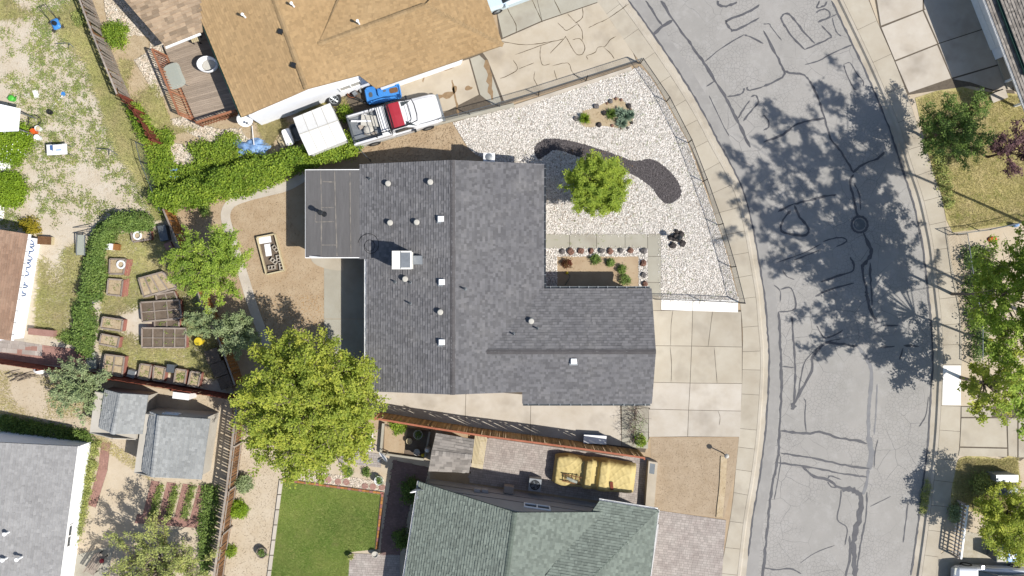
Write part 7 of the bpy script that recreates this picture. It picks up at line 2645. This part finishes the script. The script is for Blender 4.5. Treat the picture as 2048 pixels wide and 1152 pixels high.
pot('largest white rimmed pot in the shaded planting bed', 838, 866, .26, .5, 'pillow', 'leaf_dark')
pot('tan rimmed pot at the sunlit edge of the planting bed', 820, 880, .17, .35, 'wood_cream')
pot('smaller pale rimmed pot low in the planting bed', 835, 902, .18, .35, 'pillow')
pot('white round planter of green herbs beside the pebble walk', 760, 958, .25, .4, 'white_plastic', 'leaf_hedge')
pot('large stone planter with succulents in the sandy yard', 527, 1102, .3, .35, 'wood_planter', 'leaf_hedge')
pot('tan pot at the corner of the lawn patio', 704, 1110, .16, .35, 'wood_cream', 'leaf_olive')
pot('white pot at the end of the orange brick edging', 752, 1105, .18, .35, 'pillow')
c = P(855, 899, .4)
gn = thing('garden_ornament', 'white garden ornament with yellow ball on a stake by the playhouse', 'ornament', (c[0], c[1], 0))
lathe((c[0], c[1], 0), [(.14, 0), (.12, .3), (.16, .5), (.1, .7), (0, .72)], 12).build('figure', 'white_plastic', gn)
lathe((c[0] - .25, c[1] - .3, .0), [(.02, 0), (.02, .45), (.08, .48), (.1, .56), (.06, .64), (0, .66)], 10).build('ball_stake', 'yellow_plastic', gn)
c = P(1070, 970, .75)
ac = thing('air_conditioner', 'grey square air conditioner with round fan by the green house', 'air conditioner', (c[0], c[1], 0))
MB().box((c[0], c[1], .38), (.7, .7, .76), -.12).build('cabinet', 'galv', ac)
lathe((c[0], c[1], .765), [(.29, 0), (.29, .004), (0, .004)], 24).build('fan_well', 'black_metal', ac)
for k in range(4):
    a = k * 1.57 + .3
    MB().box((c[0] + .13 * math.cos(a), c[1] + .13 * math.sin(a), .778), (.22, .09, .006), a).build('blade', 'galv_dark', ac)
for r_ in (.12, .2, .29):
    MB().tube([(c[0] + r_ * math.cos(t), c[1] + r_ * math.sin(t), .79) for t in np.linspace(0, 6.283, 25)], .006, 4).build('guard_ring', 'galv', ac)
c = P(1190, 879, .55)
sb = thing('storage_bench', 'white topped blue storage bench on the concrete side yard', 'bench', (c[0], c[1], 0))
MB().box((c[0], c[1], .26), (1.25, .42, .52), -.06).build('box', 'blue_paint', sb)
MB().box((c[0], c[1], .55), (1.3, .48, .05), -.06).build('lid', 'white_plastic', sb)
# low wall and lamp of the bare lot
o = thing('low_wall', 'cream concrete low wall between covered car and bare lot', 'wall', (*P(1298, 968)[:2], 0))
MB().prism(pp((1294, 918), (1312, 921), (1304, 1019), (1287, 1016)), 0, .55).build('wall', 'concrete_tan', o)
MB().prism(pp((1297, 922), (1307, 924), (1305, 944), (1295, 942)), .5, .556).build('hatch', 'galv_dark', o)
c = P(1444, 905)
o = thing('lot_lamp', 'slim dark post with pale round globe in the bare lot', 'lamp post', (c[0], c[1], 0))
MB().tube([(c[0], c[1], 0), (c[0], c[1], .85)], .035, 8).build('post', 'black_metal', o)
lathe((c[0], c[1], .85), [(.05, 0), (.13, .08), (.14, .14), (.1, .22), (0, .26)], 14).build('globe', 'pillow', o, smooth=True)
edge = smooth_poly([(1441, 912), (1440, 935), (1438, 975), (1434, 1010), (1432, 1034)], 5, False)
mb = MB()
A2, B2 = edge, offset_line(edge, 13)
vs = [(*P(*p)[:2], .07) for p in A2] + [(*P(*p)[:2], .03) for p in B2] + [(*P(*p)[:2], 0.0) for p in A2]
n_ = len(A2)
mb.add(vs, [(i, i + 1, n_ + i + 1, n_ + i) for i in range(n_ - 1)] + [(i, i + 1, 2 * n_ + i + 1, 2 * n_ + i) for i in range(n_ - 1)])
mb.build('soil_ledge', 'bed_soil', kind='structure')
# twiggy bare shrub by the garage
c = P(1262, 846)
tw = thing('bare_shrub', 'leafless twiggy shrub climbing the garage side gate', 'shrub', (c[0], c[1], 0))
mb = MB()
for i in range(60):
    a, e = R3.random() * 6.283, R3.uniform(.5, 1.4)
    L_ = R3.uniform(.8, 1.7)
    y0_ = R3.uniform(-1.0, 1.0)
    p0 = Vector((c[0] + .25, c[1] + y0_, 0))
    p1 = p0 + Vector((math.cos(a) * math.cos(e), math.sin(a) * math.cos(e), math.sin(e))) * L_ * .6
    p2 = p1 + Vector((R3.uniform(-.3, .3), R3.uniform(-.3, .3), R3.uniform(.1, .4)))
    mb.tube([p0, p1, p2], [.016, .011, .004], 4, cap=False)
    p3 = p1 + Vector((R3.uniform(-.3, .3), R3.uniform(-.3, .3), R3.uniform(.0, .3)))
    mb.tube([p1, p3], [.009, .004], 4, cap=False)
mb.build('twigs', 'twig', tw)
q_ = NP.normal(size=(70, 3)) * np.array([.2, .5, .3]) + np.array([c[0] + .3, c[1] - .1, .9])
pts, r_ = clusters(q_, 5, .06)
foliage('leaves', pts, .06, 'leaf_grey', tw, base_r=r_)
# metal chair and white pipe frame under the big tree
c = P(645, 935, .4)
mc = thing('metal_chair', 'black wire garden chair beside the pebble walk', 'chair', (c[0], c[1], 0))
for k in range(7):
    MB().bar((c[0] - .25, c[1] - .24 + k * .08, .42), (c[0] + .25, c[1] - .2 + k * .08, .42), .014, .014).build('slat', 'galv_dark', mc)
for x in (-.24, .24):
    for y in (-.22, .26):
        MB().tube([(c[0] + x, c[1] + y, 0), (c[0] + x, c[1] + y, .42 if y < 0 else .85)], .014, 5).build('leg', 'galv_dark', mc)
MB().bar((c[0] - .24, c[1] + .26, .84), (c[0] + .24, c[1] + .26, .84), .02, .03).build('back_rail', 'galv_dark', mc)
o = MB()
Q4 = [P(x, y, .5) for x, y in ((708, 858), (746, 863), (740, 902), (706, 896))]
for i in range(4):
    o.tube([Q4[i], Q4[(i + 1) % 4]], .025, 6)
    o.tube([(Q4[i][0], Q4[i][1], 0), Q4[i]], .025, 6)
obj1('pipe_frame', 'white pipe bed frame half hidden under the big lime tree', 'bed', o, 'white_plastic', P(726, 880))  # open square frame of white pipes, purpose unknown

# ================================================================ east side things
for i, (x, m_, lm, lb) in enumerate(((2003, 'grey_plastic', 'pillow', 'pale lidded wheelie bin beside the blue lidded one'), (2024, 'blue_plastic', 'blue_plastic', 'blue lidded wheelie bin between two others'), (2043, 'trim_green', 'trim_green', 'green lidded wheelie bin at the end of the row'))):
    c = P(x, 1112, 1.0)
    bn = thing('wheelie_bin', lb, 'bin', (c[0], c[1], 0))
    MB().box((c[0], c[1], .5), (.5, .6, .96), 0, taper=1.12).build('body', m_, bn)
    MB().box((c[0], c[1], 1.01), (.58, .7, .06), 0, taper=.9).build('lid', lm, bn)
    MB().box((c[0], c[1] + .02, 1.045), (.26, .3, .012)).build('label', 'white_plastic', bn)
    MB().tube([(c[0] - .22, c[1] + .38, .95), (c[0] + .22, c[1] + .38, .95)], .02, 6).build('handle', 'black_metal', bn)
crate('grey metal cabinet with dark edge on the dry grass', 2014, 957, (1.2, .38, 1.0), 0, 'galv', name='utility_cabinet', cat='cabinet')
c = P(2016, 980, .8)
gr = thing('grill', 'domed grey grill standing below the metal cabinet', 'grill', (c[0], c[1], 0))
stack(xf(c[0], c[1], 0), [(rrect(.95, .6, .2), .55), (rrect(1.1, .75, .25), .8), (rrect(.9, .55, .2), .98), (rrect(.4, .2, .08), 1.02)], 'galv_dark', 'dome', gr)
for x in (-.35, .35):
    MB().box((c[0] + x, c[1], .28), (.06, .45, .55)).build('leg', 'black_metal', gr)
c = P(1984, 479)
obj1('orange_bag', 'orange plastic bag lying in the yard behind the wire fence', 'bag', MB().lathe((c[0], c[1], 0), [(.16, 0), (.22, .06), (.16, .14), (0, .18)], 9, sq=(1.3, .8)), 'orange_plastic', (c[0], c[1], 0))
c = P(2026, 451)
obj1('blue_bag', 'small pale blue bag hung at the wire fence', 'bag', MB().lathe((c[0], c[1], .0), [(.1, 0), (.16, .2), (.1, .4), (0, .45)], 9, sq=(1.3, .8)), 'blue_tarp', (c[0], c[1], 0))
crate('white paved step beside the corner house porch', 1998, 192, (.9, .5, .12), .35, 'concrete_pale', name='porch_slab', cat='step')
# yellow hose end in the flower bed
c = P(1134, 546)
obj1('yellow_sprinkler', 'tiny yellow sprinkler at the shade line of the flower bed', 'sprinkler', MB().lathe((c[0], c[1], .02), [(.09, 0), (.08, .1), (.03, .14), (.03, .2), (0, .21)], 10), 'yellow_plastic', (c[0], c[1], .02))
o = MB()
o.tube([P(1135, 546, .05), P(1140, 552, .05), P(1137, 560, .05), P(1130, 570, .05)], .012, 5)
obj1('hose', 'short green hose trailing from the yellow sprinkler', 'hose', o, 'trim_green', P(1135, 550))

# labels for the loose ground stuff
STUFF = {'gravel': 'bright white decorative gravel filling the front yard', 'gravel.001': 'white gravel border between path and flower bed', 'gravel.002': 'pale stones scattered below the timber deck',
         'gravel.003': 'pale stone patch inside the creeper', 'gravel.004': 'small tan pebbles in the walk beside the lawn', 'lava_gravel': 'black lava gravel swath curving through the white gravel',
         'grass': 'short green turf blades of the fenced lawn'}
for k_, lb in STUFF.items():
    o = bpy.data.objects.get(k_)
    if o is not None:
        tag(o, lb, 'grass' if k_ == 'grass' else 'gravel')
# ---- small litter so that bare soil does not read as one flat sheet
for nm, lb, poly, n_, sz, m_ in (
        ('soil_crumbs', 'clods and pebbles on the bare back yard soil', [(360, 430), (575, 380), (600, 520), (648, 540), (648, 690), (545, 740), (480, 620), (440, 480)], 4200, .022, 'brown_soil'),
        ('soil_crumbs', 'clods and pebbles over the bare front lot', [(1305, 880), (1474, 880), (1468, 943), (1446, 1033), (1306, 1016)], 3000, .014, 'bare_lot'),
        ('soil_crumbs', 'pebbles on the sandy strip beside the picket fence', [(480, 820), (560, 945), (530, 1170), (440, 1170), (470, 960)], 2200, .02, 'ground_soil'),
        ('soil_crumbs', 'pebbles over the shed yard', [(0, 740), (460, 805), (430, 960), (300, 960), (190, 890), (0, 830)], 3000, .02, 'ground_soil'),
        ('soil_crumbs', 'stones and clods over the weedy pale yard', [(0, -20), (160, -20), (240, 190), (345, 430), (0, 460)], 7000, .022, 'pale_soil'),
        ('soil_crumbs', 'pebbles in the bare side yard above the grey roof', [(730, 285), (900, 245), (935, 300), (985, 325), (740, 322)], 1500, .022, 'brown_soil')):
    q = scatter(pp(*poly), n_)
    o = stones(nm, np.column_stack([q, np.full(len(q), .018)]), sz, m_)
    tag(o, lb, 'pebbles')

# gravel kicked onto the paving, litter under the front tree
q = np.vstack([scatter(pp((1091, 462), (1328, 462), (1328, 474), (1091, 474)), 160), scatter(pp((1316, 474), (1326, 474), (1326, 596), (1316, 596)), 130),
               scatter(pp((1322, 597), (1470, 599), (1470, 608), (1322, 606)), 90), scatter(pp((1091, 492), (1290, 492), (1290, 499), (1091, 499)), 110)])
o = stones('gravel_spill', np.column_stack([q, np.full(len(q), .05)]), .028, 'white_gravel')
tag(o, 'stray white stones kicked onto the front path', 'gravel')
q = scatter(pp((1100, 300), (1270, 300), (1280, 450), (1110, 450)), 700)
V, F, r_ = leaf_quads(np.column_stack([q, np.full(len(q), .06)]), .055, up=4)
tag(link('leaf_litter', np_mesh('leaf_litter', V, F, r_, 'wood_straw'), kind='stuff'), 'brown fallen leaves on the gravel round the front tree', 'litter')
q = scatter(wG, 260, [wB, wI])
C = np.column_stack([q, np.full(len(q), .05)])
pts, r_ = clusters(C, 6, [.05, .05, .02])
tag(foliage('gravel_weeds', pts, .05, 'weed_leaf', None, up=1, base_r=r_, kind='stuff'), 'tiny weeds dotted through the white gravel', 'weeds')
